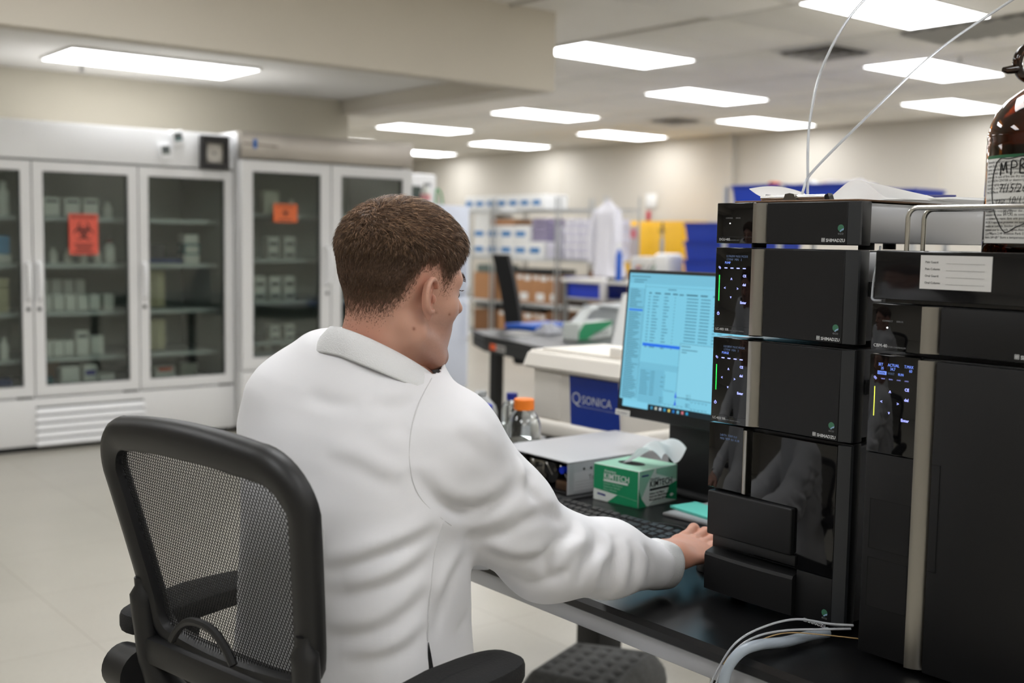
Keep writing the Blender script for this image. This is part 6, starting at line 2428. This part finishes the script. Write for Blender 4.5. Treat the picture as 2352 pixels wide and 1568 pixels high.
# ------------------------------------------------------------------ far end of the laboratory
M_FRZ = mat('freezer_cool_white', (206, 212, 226), .4)
fz_ = thing('upright_freezer', 'pale bluish white upright freezer standing behind his head', 'freezer', (5.045, 7.60, 0))
MB().box(0, .60, .05, .70, .05, 1.60, .012).build('cabinet', M_FRZ, fz_)
MB().box(.004, .596, 0, .048, .10, .86, .012).build('lower_door', M_FRZ, fz_)
MB().box(.004, .596, 0, .048, .875, 1.598, .012).build('upper_door', M_FRZ, fz_)
for z0_, z1_ in ((.92, 1.30), (.50, .82)):
    MB().tube([(.565, 0, z0_), (.565, -.035, z0_ + .02), (.565, -.035, z1_ - .02), (.565, 0, z1_)], .010, 8).build('door_handle', M_FH, fz_)
for x in (.08, .52):
    for y in (.12, .62):
        MB().cyl((x, y, 0), (x, y, .052), .025, n=10).build('foot', M_BLK, fz_)
t = thing('spray_bottle', 'white spray bottle with pink label on the freezer', 'bottle', (5.30, 7.75, 1.601))
MB().lathe([(0, 0), (.042, 0), (.042, .10), (.020, .135), (.014, .150), (0, .150)], n=18, caps=False).build('bottle_body', M_CW, t)
MB().lathe([(.0425, .03), (.0425, .085)], n=18, caps=False).build('bottle_label', mat('label_pink', (214, 150, 150), .6), t)
MB().box(-.012, .05, -.012, .012, .150, .178, .004).build('spray_head', mat('spray_grey', (150, 150, 152), .5), t)
o = MB().tube(catmull([(5.38, 7.72, 1.609), (5.38, 7.72, 1.66), (5.39, 7.72, 1.73), (5.43, 7.72, 1.70), (5.45, 7.72, 1.609)], 8), .008, 8).build('green_strap', mat('strap_green', (40, 150, 80), .6))
tag(o, 'curved green strap standing on the freezer top', 'strap')
gc = thing('glass_cabinet', 'far white cabinet with a narrow dark window right of the stainless-topped refrigerator', 'cabinet', (6.02, 9.4, 0))
MB().box(0, .53, .03, .65, .0, 1.96, .006).build('cabinet_body', M_FW, gc)
d_ = MB()
for q in ((0, .245, .1, 1.95), (.365, .53, .1, 1.95), (.245, .365, 1.84, 1.95), (.245, .365, .1, .5)):
    d_.box(q[0], q[1], 0, .028, q[2], q[3])
d_ = d_.build('door_frame', M_FW, gc)
MB().box(.245, .365, .008, .014, .5, 1.84).build('door_glass', mat('dark_glass', (70, 80, 76), .1), d_)

# ---- wire racks against the back
M_WIRE = mat('chrome_wire', (186, 190, 192), .3, .8)
M_BOXB = mat('brown_card', (168, 122, 84), .75, noise=.06, nscale=9)
M_BOXB2 = mat('brown_card_dark', (120, 82, 52), .75)
M_BWH = mat('supply_white', (222, 223, 222), .6)
M_BBL = mat('supply_blue', (28, 112, 176), .55)
M_LAV = mat('supply_lavender', (204, 202, 216), .6)
M_LAV2 = mat('supply_mauve', (140, 132, 158), .6)
LEV = [.10, .535, 1.105, 1.715]
RXF = 9.2


def rack(label, ya, yb):
    t = thing('wire_rack', label, 'shelf', (RXF, ya, 0), 0, 'chrome wire racks')
    w = yb - ya
    for x in (.02, .58):
        for y in (.02, w - .02):
            MB().cyl((x, y, 0), (x, y, 1.86), .0125, n=8).build('post', M_WIRE, t)
    for z in LEV:
        s_ = MB()
        for x in (.02, .58):
            s_.cyl((x, .02, z - .008), (x, w - .02, z - .008), .006, n=6).cyl((x, .02, z - .035), (x, w - .02, z - .035), .005, n=6)
        for y in (.02, w - .02):
            s_.cyl((.02, y, z - .008), (.58, y, z - .008), .006, n=6)
        for i in range(int(w / .04)):
            y = .03 + i * .04
            s_.cyl((.02, y, z - .004), (.58, y, z - .004), .003, n=4)
        s_.build('wire_shelf', M_WIRE, t)
    return t


rack('chrome wire rack holding brown cartons, behind his face', 10.63, 11.90)
rack('chrome wire rack partly hidden by the freezer', 11.93, 13.15)
rack('chrome wire rack beside the hanging lab coat', 9.76, 10.60)


def rbox(label, y1, w, z, h, m, d=.40, band=None, tags=(), nm='carton', grp='cartons on the wire racks', x=None):
    """carton whose left end (as seen) is at y1; runs towards -y"""
    t = thing(nm, label, 'box', ((RXF + .06) if x is None else x, y1, z), -PI / 2, grp)
    MB().box(0, w, 0, d, 0, h, .004, 1).build('carton_body', m, t)
    if band:
        MB().box(w * .04, w * .72, -.002, -.0004, h * .30, h * .62).build('blue_band', band, t)
    for (a, c, e, f) in tags:
        MB().box(w * a, w * c, -.002, -.0004, h * e, h * f).build('paper_label', M_BWH, t)
    return t


for i in range(7):
    rbox('white and blue supply box, %s from left, top of the wire rack' % ORD[i], 12.58 - i * .236, .228, LEV[3], .185, M_BWH, band=M_BBL)
for k, (n_, zz_) in enumerate((('bottom', 0), ('second', .206))):
    for i in range(5 if k == 0 else 4):
        rbox('white and blue supply box, %s from left, %s layer, upper rack shelf' % (ORD[i], n_), 12.37 - i * .292, .284, LEV[2] + zz_, .203, M_BWH, band=M_BBL)
rbox('plain white supply box at the left of the third layer, upper rack shelf', 12.37, .33, LEV[2] + .412, .15, M_BWH)
rbox('flat brown carton on the supply boxes, upper rack shelf', 12.02, .50, LEV[2] + .412, .075, M_BOXB, d=.3)
for k in range(5):
    for c_ in range(2):
        rbox('mauve supply pack, %s up, %s column, upper rack shelf' % (ORD[k], ORD[c_]), 11.20 - c_ * .145 if k > 1 else 10.905 - c_ * .1, .138 if k > 1 else .095, LEV[2] + k * .098 + (.012 if k > 1 else 0), .094, M_LAV2 if k > 1 else M_LAV, d=.3, x=RXF + .10, grp='small packs on the wire rack', nm='supply_pack')
for k in range(5):
    for c_ in range(5):
        rbox('pale lavender supply pack, %s up, %s column, rack by the coat' % (ORD[k], ORD[c_]), 10.53 - c_ * .148 + (.02 * (k % 2)), .140, LEV[2] + k * .098, .094, M_LAV, grp='small packs on the wire rack', nm='supply_pack', tags=((.1, .9, .55, .75),))
for k in range(4):
    rbox('pale lavender supply pack, %s up, bridging the two racks' % ORD[k], 10.695, .135, LEV[2] + k * .098, .094, M_LAV, grp='small packs on the wire rack', nm='supply_pack')
TG = ((.30, .78, .10, .36), (.12, .40, .84, .97), (.55, .92, .80, .97))
for i, (y, w) in enumerate(((12.37, .46), (11.85, .375), (11.465, .318), (11.14, .312), (10.82, .17))):
    rbox('tall brown carton, %s from left, third rack shelf' % ORD[i], y, w, LEV[1], .355, M_BOXB, tags=TG if i else ())
for i, (y, w) in enumerate(((12.36, .48), (11.84, .375), (11.455, .34), (11.105, .25))):
    rbox('brown carton, %s from left, bottom rack shelf' % ORD[i], y, w, LEV[0], .30, M_BOXB if i else M_BOXB2, tags=TG[1:] if i else ())
rbox('dark brown carton at the right of the bottom rack shelf', 10.83, .18, LEV[0], .34, M_BOXB2)
M_TRAYB = mat('tray_black_plastic', (28, 29, 31), .6)
rbox('long black tray over the bottom cartons', 12.35, 1.40, LEV[0] + .325, .055, M_TRAYB, nm='tray')
rbox('black tray with dark bottles over the tall cartons', 11.5, .75, LEV[1] + .37, .06, M_TRAYB, nm='tray')
rbox('grey green bundle over the tall cartons at the left', 12.3, .40, LEV[1] + .36, .10, mat('bundle_grey', (96, 108, 104), .8), nm='bundle')
rbox('navy blue bin on the rack by the coat', 10.52, .42, LEV[1] + .20, .16, mat('bin_deep_blue', (16, 38, 140), .5), nm='storage_bin')
rbox('dark brown carton right of the navy bin on the rack', 10.08, .28, LEV[1] + .02, .42, M_BOXB2)
rbox('dark carton under the navy bin on the rack', 10.52, .42, LEV[1], .19, mat('carton_darker', (54, 46, 42), .7))

# ---- hanging lab coat
hc = thing('hanging_lab_coat', 'white lab coat hanging at the end of the wire rack', 'lab coat', (9.07, 9.57, 0))


def hcoat(u, v):
    a = 2 * PI * u
    z = 1.80 - .875 * v
    w = .035 + .15 * ss(0, .16, np.array(v)) + .07 * v
    d_ = .03 + .055 * ss(0, .2, np.array(v))
    fold = 1 + (.10 + .12 * v) * math.sin(a * 7 + 2.2 * v) * (.4 + v)
    return (float(d_ * math.cos(a) * fold), float(w * math.sin(a) * (1 + .06 * math.sin(9 * v + a)) - .03 * v), z)


MB().grid(hcoat, 84, 30).build('coat_cloth', mat('coat_far_white', (218, 217, 224), .8), hc, sharp=180)
for s in (-1, 1):
    MB().tube(catmull([(-.03, s * .15, 1.68), (-.06, s * .20, 1.45), (-.06, s * .21, 1.20), (-.05, s * .20, 1.08)], 6), [.045] * 6 + [.042] * 6 + [.04] * 7, 10).build('sleeve', mat('coat_far_white'), hc)
MB().tube([(0, 0, 1.80), (0, .0, 1.83), (.05, .0, 1.845), (.09, .06, 1.84)], .005, 6).build('hanger_hook', M_WIRE, hc)

# ---- yellow safety cabinet with poster
yc = thing('safety_cabinet', 'yellow flammables cabinet against the back wall', 'cabinet', (11.5, 11.83, 0), -PI / 2)
M_YEL = mat('safety_yellow', (232, 180, 32), .45)
MB().box(0, 1.19, .02, .48, .0, 1.62, .006).build('cabinet_body', M_YEL, yc)
for k in range(2):
    MB().box(.01 + .587 * k, .592 + .587 * k, 0, .019, .06, 1.58, .004).build('cabinet_door', M_YEL, yc)
MB().box(.62, .66, -.03, 0, .80, .95, .005).build('door_handle', M_BLK, yc)
MB().box(.12, .34, -.003, -.0005, 1.10, 1.55).build('notice_sheet', mat('notice_grey', (180, 172, 176), .6), yc)
MB().box(.17, .29, -.005, -.0035, 1.38, 1.50).build('notice_red', mat('notice_red', (196, 110, 120), .6), yc)
MB().prism([(.70, 1.50), (.86, 1.50), (.78, 1.42)], -.004, -.001, axis='y').build('warning_mark', mat('warning_dark', (166, 132, 20), .5), yc)
hb = thing('first_aid_sign', 'small white and red sign on the wall above the lab coat', 'sign', (12.29, 12.15, 1.74), -PI / 2)
MB().box(0, .22, -.01, 0, .10, .30, .004).build('sign_plate', M_BWH, hb)
MB().box(.02, .10, -.012, 0, -.10, .05, .004).build('sign_tab', mat('sign_red', (190, 50, 70), .5), hb)

# ---- white table with bench clutter
wt_ = thing('white_table', 'white laboratory table with a lower shelf near the back', 'table', (8.40, 9.60, 0), -PI / 2)
MB().box(0, 1.55, 0, .70, .875, .915, .004).build('table_top', mat('table_white', (220, 218, 214), .4), wt_)
MB().box(.02, 1.53, .04, .66, .68, .705, .003).build('lower_shelf', mat('shelf_grey', (170, 170, 168), .4), wt_)
for x in (.03, .66, 1.50):
    for y in (.05, .63):
        MB().box(x - .025, x + .025, y - .025, y + .025, 0, .874).build('leg', mat('leg_grey', (128, 128, 128), .4, .4), wt_)


def on_white(nm, label, cat, x, y, z=.916, grp=None):
    return thing(nm, label, cat, (8.40 + y, 9.60 - x, z), -PI / 2, grp)


t = on_white('storage_bin', 'bright blue bin on the lower shelf of the white table', 'bin', .06, .06, .706)
MB().prism([(0, 0), (.52, 0), (.54, .155), (-.02, .155)], 0, .40, axis='y').build('bin_body', mat('bin_bright_blue', (18, 52, 176), .45), t)
t = on_white('analyser', 'white bench analyser with tubing on the white table', 'instrument', .98, .10)
MB().box(0, .32, 0, .30, 0, .26, .02).build('analyser_body', mat('analyser_white', (214, 212, 206), .45), t)
MB().box(.30, .52, .03, .28, .0, .30, .05, 3).build('analyser_head', mat('analyser_white2', (224, 223, 220), .4), t)
for i in range(5):
    MB().tube(catmull([(.08 + .07 * i, -.01, .06), (.10 + .07 * i, -.05, .10 + .02 * (i % 3)), (.14 + .06 * i, -.01, .17)], 5), .008, 6).build('tubing', mat('tubing_%d' % (i % 3), [(120, 124, 126), (70, 120, 80), (196, 196, 190)][i % 3], .5), t)
for nm, lab_, x, y, r, h, m_, c_ in (('blue', 'tall bottle of blue liquid standing before the yellow cabinet', .90, -.03, .035, .40, mat('bottle_sky', (36, 92, 190), .4), M_BWH),
                                     ('navy', 'small bottle with orange top and navy body on the white table', 1.19, -.03, .032, .17, mat('bottle_navy', (30, 34, 130), .4), mat('cap_orange2', (226, 130, 70), .4)),
                                     ('clear', 'squat clear bottle at the right of the white table', 1.44, -.02, .045, .14, mat('bottle_grey', (190, 196, 196), .3), M_BWH),
                                     ('pipe', 'tall thin grey bottle in front of the back wall', 1.045, .46, .022, .62, mat('bottle_steel', (150, 152, 150), .4), mat('cap_grey3', (70, 72, 72), .5))):
    t = on_white('small_bottle', lab_, 'bottle', x, y + .05, grp='bottles on the white table')
    MB().lathe([(0, 0), (r, 0), (r, h * .68), (r * .45, h * .80), (r * .45, h * .84), (0, h * .84)], n=16, caps=False).build('bottle_body', m_, t)
    MB().cyl((0, 0, h * .835), (0, 0, h), r * .55, n=12).build('bottle_cap', c_, t)
t = on_white('tape_dispenser', 'flat black device lying on the white table', 'device', .70, .03)
MB().box(0, .20, 0, .12, 0, .03, .01).build('device_body', M_BLK, t)
t = thing('cardboard_carton', 'brown carton below the white table near the monitor', 'box', (8.46, 8.70, 0), -PI / 2)
MB().box(0, .30, 0, .4, 0, .66, .005).build('carton_body', M_BOXB, t)
MB().box(.10, .16, -.001, 0, .40, .52).build('carton_tape', M_BOXB2, t)
o = MB().lathe([(0, 0), (.03, .01), (.04, .06), (.04, .18), (.02, .22), (0, .22)], n=14, caps=False).build('cleaning_cloth', mat('cloth_pale', (196, 194, 196), .8), None, (8.355, 8.86, .68))
tag(o, 'pale cloth hanging under the white table edge', 'cloth')

# ---- blue totes and bins
M_TOTE = mat('tote_blue', (18, 56, 168), .42)


def tote(label, loc, w, d, h, rz, items=()):
    t = thing('storage_tote', label, 'bin', loc, rz, 'blue plastic totes')
    b = MB()
    k = .88
    o_ = [(-w / 2 * k, -d / 2 * k), (w / 2 * k, -d / 2 * k), (w / 2 * k, d / 2 * k), (-w / 2 * k, d / 2 * k)]
    u_ = [(a / k, c / k) for a, c in o_]
    e_ = .006
    oi = [(a * .97, c * .97) for a, c in o_]
    ui_ = [(a * .97, c * .97) for a, c in u_]
    vs = [(a, c, 0) for a, c in o_] + [(a, c, h) for a, c in u_] + [(a, c, h) for a, c in ui_] + [(a, c, .01) for a, c in oi]
    fs = [(3, 2, 1, 0), (12, 13, 14, 15)]
    for i in range(4):
        j = (i + 1) % 4
        fs += [(i, j, 4 + j, 4 + i), (4 + i, 4 + j, 8 + j, 8 + i), (8 + i, 8 + j, 12 + j, 12 + i)]
    b.add(vs, fs)
    b.build('tote_body', M_TOTE, t)
    r_ = MB()
    for z in (h - .035, h - .012):
        for q in ((-w / 2 - .012, w / 2 + .012, -d / 2 - .012, -d / 2), (-w / 2 - .012, w / 2 + .012, d / 2, d / 2 + .012), (-w / 2 - .012, -w / 2, -d / 2, d / 2), (w / 2, w / 2 + .012, -d / 2, d / 2)):
            r_.box(q[0], q[1], q[2], q[3], z, z + .010)
    r_.build('tote_rim', M_TOTE, t)
    return t


for k in range(5):
    tote('large blue tote, %s up in the nested stack beside the yellow cabinet' % ORD[k], (8.98, 7.52, .33 + .001 + k * .185), .86, .76, .46, -PI / 2)
dl = thing('tote_dolly', 'grey dolly under the stack of large blue totes', 'dolly', (8.98, 7.52, 0), -PI / 2)
MB().box(-.42, .42, -.36, .36, .10, .33, .01).build('dolly_deck', mat('dolly_grey', (90, 92, 96), .6), dl)
for x in (-.36, .36):
    for y in (-.30, .30):
        MB().cyl((x, y - .015, .05), (x, y + .015, .05), .05, n=14).build('wheel', M_BLK, dl)
br_ = thing('bin_rack', 'grey rack carrying blue bins behind the instrument stack', 'shelf', (8.0, 6.92, 0), -PI / 2)
for x in (0, .62, 1.90):
    for y in (.02, .50):
        MB().box(x - .018, x + .018, y - .018, y + .018, 0, 1.84 if x < 1 else 1.70).build('rack_post', mat('rack_grey', (176, 178, 180), .4, .4), br_)
for z in (.4, 1.0, 1.58):
    MB().box(-.02, 1.92, -.01, .53, z, z + .025).build('rack_shelf', mat('rack_grey'), br_)
for k, (x, w, h, lab_) in enumerate(((.05, .52, .245, 'blue bin at the left end of the grey rack behind the clipboard'), (.66, .60, .235, 'blue bin in the middle of the grey rack behind the clear tubes'), (1.32, .26, .19, 'blue bin right of the middle on the grey rack'), (1.63, .26, .175, 'blue bin at the right end of the grey rack'))):
    tote(lab_, (8.25, 6.92 - x - w / 2, 1.606), w, .42, h, -PI / 2)
for lab_, x, z, r, m_ in (('orange roll of tape poking out of the left blue bin', .36, 1.84, .045, mat('roll_orange', (226, 110, 60), .6)), ('white packet poking out of the middle blue bin', .75, 1.835, .05, M_BWH), ('orange packet in the middle blue bin', .92, 1.82, .035, mat('roll_orange')), ('white roll at the right of the middle blue bin', 1.12, 1.795, .045, M_BWH)):
    o = MB().cyl((-.05, 0, 0), (.05, 0, 0), r, n=16).lathe([(r * 1.03, -.012), (r * 1.03, .012)], n=16, caps=False).build('supply_roll', m_, None, (8.25, 6.92 - x, z))
    tag(o, lab_, 'roll', 'rolls in the blue bins')
t = thing('plastic_bag_of_papers', 'clear bag of white papers lying over the bins on the grey rack', 'bag', (8.2, 6.05, 1.845), -PI / 2)
MB().grid(lambda u, v: (.36 * u, .3 * v, .02 + .018 * math.sin(8 * u) * math.sin(6 * v)), 14, 10).build('bag_film', M_PAPER, t, sharp=180)

# ---- black table beyond the bench
nd_, dd_ = Vector((.971, -.24, 0)), Vector((-.24, -.971, 0))
ft = thing('black_table', 'black table with an orange and grey label on its front rail, beyond the bench', 'table', (4.185, 5.478, 0))


def ftp(t_, s_, z=0.0):
    return nd_ * t_ + dd_ * s_ + Vector((0, 0, z))


poly = [(0, 0), (.10, -.42), (1.25, -.42), (1.25, 2.3), (0, 2.3)]
b = MB()
P_ = [ftp(a, c) for a, c in poly]
b.prism([(p.x, p.y) for p in P_], .722, .750)
b.build('table_top', M_BLACK, ft)
for (a, c) in (((.012, .004), (.012, 2.28)), ((.012, .004), (.11, -.405)), ((.11, -.405), (1.24, -.405))):
    p0, p1 = ftp(*a), ftp(*c)
    dr_ = (p1 - p0).normalized()
    nn = Vector((dr_.y, -dr_.x, 0)) * .012
    q = MB()
    q.add([tuple(v) for v in (p0 - nn + Vector((0, 0, .655)), p1 - nn + Vector((0, 0, .655)), p1 + nn + Vector((0, 0, .655)), p0 + nn + Vector((0, 0, .655)), p0 - nn + Vector((0, 0, .7215)), p1 - nn + Vector((0, 0, .7215)), p1 + nn + Vector((0, 0, .7215)), p0 + nn + Vector((0, 0, .7215)))],
          [(0, 3, 2, 1), (4, 5, 6, 7), (0, 1, 5, 4), (1, 2, 6, 5), (2, 3, 7, 6), (3, 0, 4, 7)])
    q.build('apron', mat('apron_black', (34, 34, 35), .5), ft)
for (a, c) in ((.06, .06), (.06, 2.2), (1.18, -.34), (1.18, 2.2)):
    p = ftp(a, c)
    MB().box(p.x - .03, p.x + .03, p.y - .03, p.y + .03, 0, .7215).build('leg', M_LEG, ft)
rot_f = math.atan2(dd_.y, dd_.x)
lp = ftp(-.003, .10, .674)
lab_o = MB().box(0, .085, -.001, 0, 0, .036).build('orange_label', mat('label_orange', (232, 96, 40), .5), ft, tuple(lp), (0, 0, rot_f))
lab_g = MB().box(0, .13, -.001, 0, 0, .036).build('grey_label', mat('label_mid_grey', (188, 186, 184), .6), ft, tuple(ftp(-.003, .187, .674)), (0, 0, rot_f))
MB().box(.010, .118, -.002, -.0012, .012, .026).build('label_text_line', mat('label_smudge', (96, 94, 92), .6), lab_g)


def on_far(nm, label, cat, x, y, z=.7505, rz=0.0, grp=None):
    return thing(nm, label, cat, (x, y, z), rz, grp)


o = MB().grid(lambda u, v: (.26 * u, .24 * v, .001 + .008 * math.sin(3 * u + 2 * v) ** 2), 10, 8).build('paper_stack', M_PAPER, None, (4.36, 5.30, .7510), (0, 0, .3), 180)
tag(o, 'loose white papers near the left end of the black table', 'paper')
t = on_far('blue_folder', 'bright blue folder lying on the black table', 'folder', 4.66, 5.58, .7512, .12)
MB().box(0, .42, 0, .26, 0, .034, .006).build('folder_cover', mat('folder_blue', (20, 92, 200), .4), t)
MB().box(.02, .40, -.004, 0, .004, .016).build('folder_pages', M_BWH, t)
t = on_far('tissue_carton', 'second green and white wipes box on the black table', 'box', 4.46, 4.93, .7505, .30)
MB().box(0, .40, 0, .11, 0, .10, .003, 1).build('carton', M_KW, t)
MB().add([(.0, -.0008, .002), (.10, -.0008, .002), (.40, -.0008, .075), (.40, -.0008, .098), (.06, -.0008, .098), (0, -.0008, .05)], [(0, 1, 2, 3, 4, 5)]).build('green_sweep', M_KG, t)
text('brand_word', 'KIMTECH', .045, M_LTR2, t, (.17, -.002, .012))
MB().grid(lambda u, v: (.10 + .16 * u + .03 * math.sin(4 * v), .02 + .07 * v, .10 + .10 * math.sin(PI * .6 * u) * (1 - .5 * abs(v - .5))), 10, 8).build('tissue', M_TIS, t, sharp=180)
t = on_far('clear_bin', 'translucent plastic bin on the black table, next to the monitor', 'bin', 5.0, 5.13, .7505, .1)
MB().box(0, .40, 0, .30, 0, .155, .02).build('bin_body', mat('bin_frost', (214, 220, 222), .4, trans=.4), t)
MB().box(-.015, .415, -.015, .315, .155, .172, .006).build('bin_lid', mat('bin_frost'), t)
MB().box(.16, .36, -.002, -.0005, .06, .115).build('teal_label', M_TEAL, t)
t = on_far('wash_bottle', 'white bottle with bright blue label leaning behind the white box', 'bottle', 4.28, 4.36, .7505, .35)
MB().prism([(-.10, 0), (.14, 0), (.14, .20), (.10, .30), (.04, .30)], -.04, .04, axis='y').build('bottle_body', M_BWH, t)
MB().prism([(-.06, .02), (.139, .02), (.139, .19), (.045, .24)], -.0415, -.0402, axis='y').build('bottle_label', mat('label_bright_blue', (40, 120, 226), .5), t)
for i, (x, y, s_) in enumerate(((4.62, 5.38, .12), (4.86, 5.36, .14), (5.20, 5.70, .15))):
    t = on_far('plastic_bag', 'crumpled clear plastic bag, %s from front on the black table' % ORD[i], 'bag', x, y, .7505, i * .8, 'clear bags on the black table')
    MB().grid(lambda u, v, s_=s_: (s_ * (u - .5) * 1.3, s_ * (v - .5), .004 + s_ * .6 * max(0, (1 - (2 * u - 1) ** 2) * (1 - (2 * v - 1) ** 2)) ** .6 * (.8 + .3 * math.sin(17 * u + 5 * v) * math.sin(13 * v))), 16, 14).build('bag_film', mat('bag_plastic', (214, 216, 224), .3, trans=.35), t, sharp=180)

# ---- second office chair behind the black table
oc = thing('tall_office_chair', 'black office chair with a leaning high backrest behind the black table', 'chair', (5.36, 6.40, 0), -.68)
b = MB()
Mx = Matrix.Translation((0, 0, 0))
rings = []
for i in range(13):
    t_ = i / 12
    z = .50 + .72 * t_
    x = -.14 + .02 * math.sin(PI * t_)
    wv_ = .22 * (1 - .25 * t_ ** 3)
    rings.append([(x - .12 * t_ - .06, -wv_, z), (x - .12 * t_ + .05, -wv_, z), (x - .12 * t_ + .07, 0, z), (x - .12 * t_ + .05, wv_, z), (x - .12 * t_ - .06, wv_, z)])
sweep_strip(rings).build('backrest', M_CHF, oc, sharp=60)
MB().box(-.16, .30, -.24, .24, .44, .52, .03).build('seat', M_CHF, oc)
for s in (-1, 1):
    MB().box(-.05, .20, s * .27 - .035, s * .27 + .035, .68, .71, .012).build('arm_pad', M_CH, oc)
    MB().tube([(.05, s * .27, .69), (.05, s * .27, .50), (.07, s * .2, .45)], .018, 8).build('arm_post', M_CH, oc)
MB().cyl((.07, 0, .09), (.07, 0, .45), .03, n=12).build('gas_post', M_CH, oc)
for k in range(5):
    a = 2 * PI * k / 5
    lg = MB().tube([(.07, 0, .10), (.07 + .30 * math.cos(a), .30 * math.sin(a), .07)], [.026, .016], 8).build('base_leg', M_CH, oc)
    MB().cyl((.07 + .30 * math.cos(a) - .015, .30 * math.sin(a), .028), (.07 + .30 * math.cos(a) + .015, .30 * math.sin(a), .028), .028, n=12).build('caster', M_CH, lg)

bc = thing('black_cabinet', 'dark cabinet between the hanging coat and the yellow cabinet', 'cabinet', (11.55, 12.36, 0), -PI / 2)
MB().box(0, .50, .02, .5, 0, 1.60, .006).build('cabinet_body', M_BLK, bc)
MB().box(.01, .49, 0, .019, .08, 1.55, .004).build('cabinet_door', mat('cabinet_black', (18, 19, 20), .4), bc)
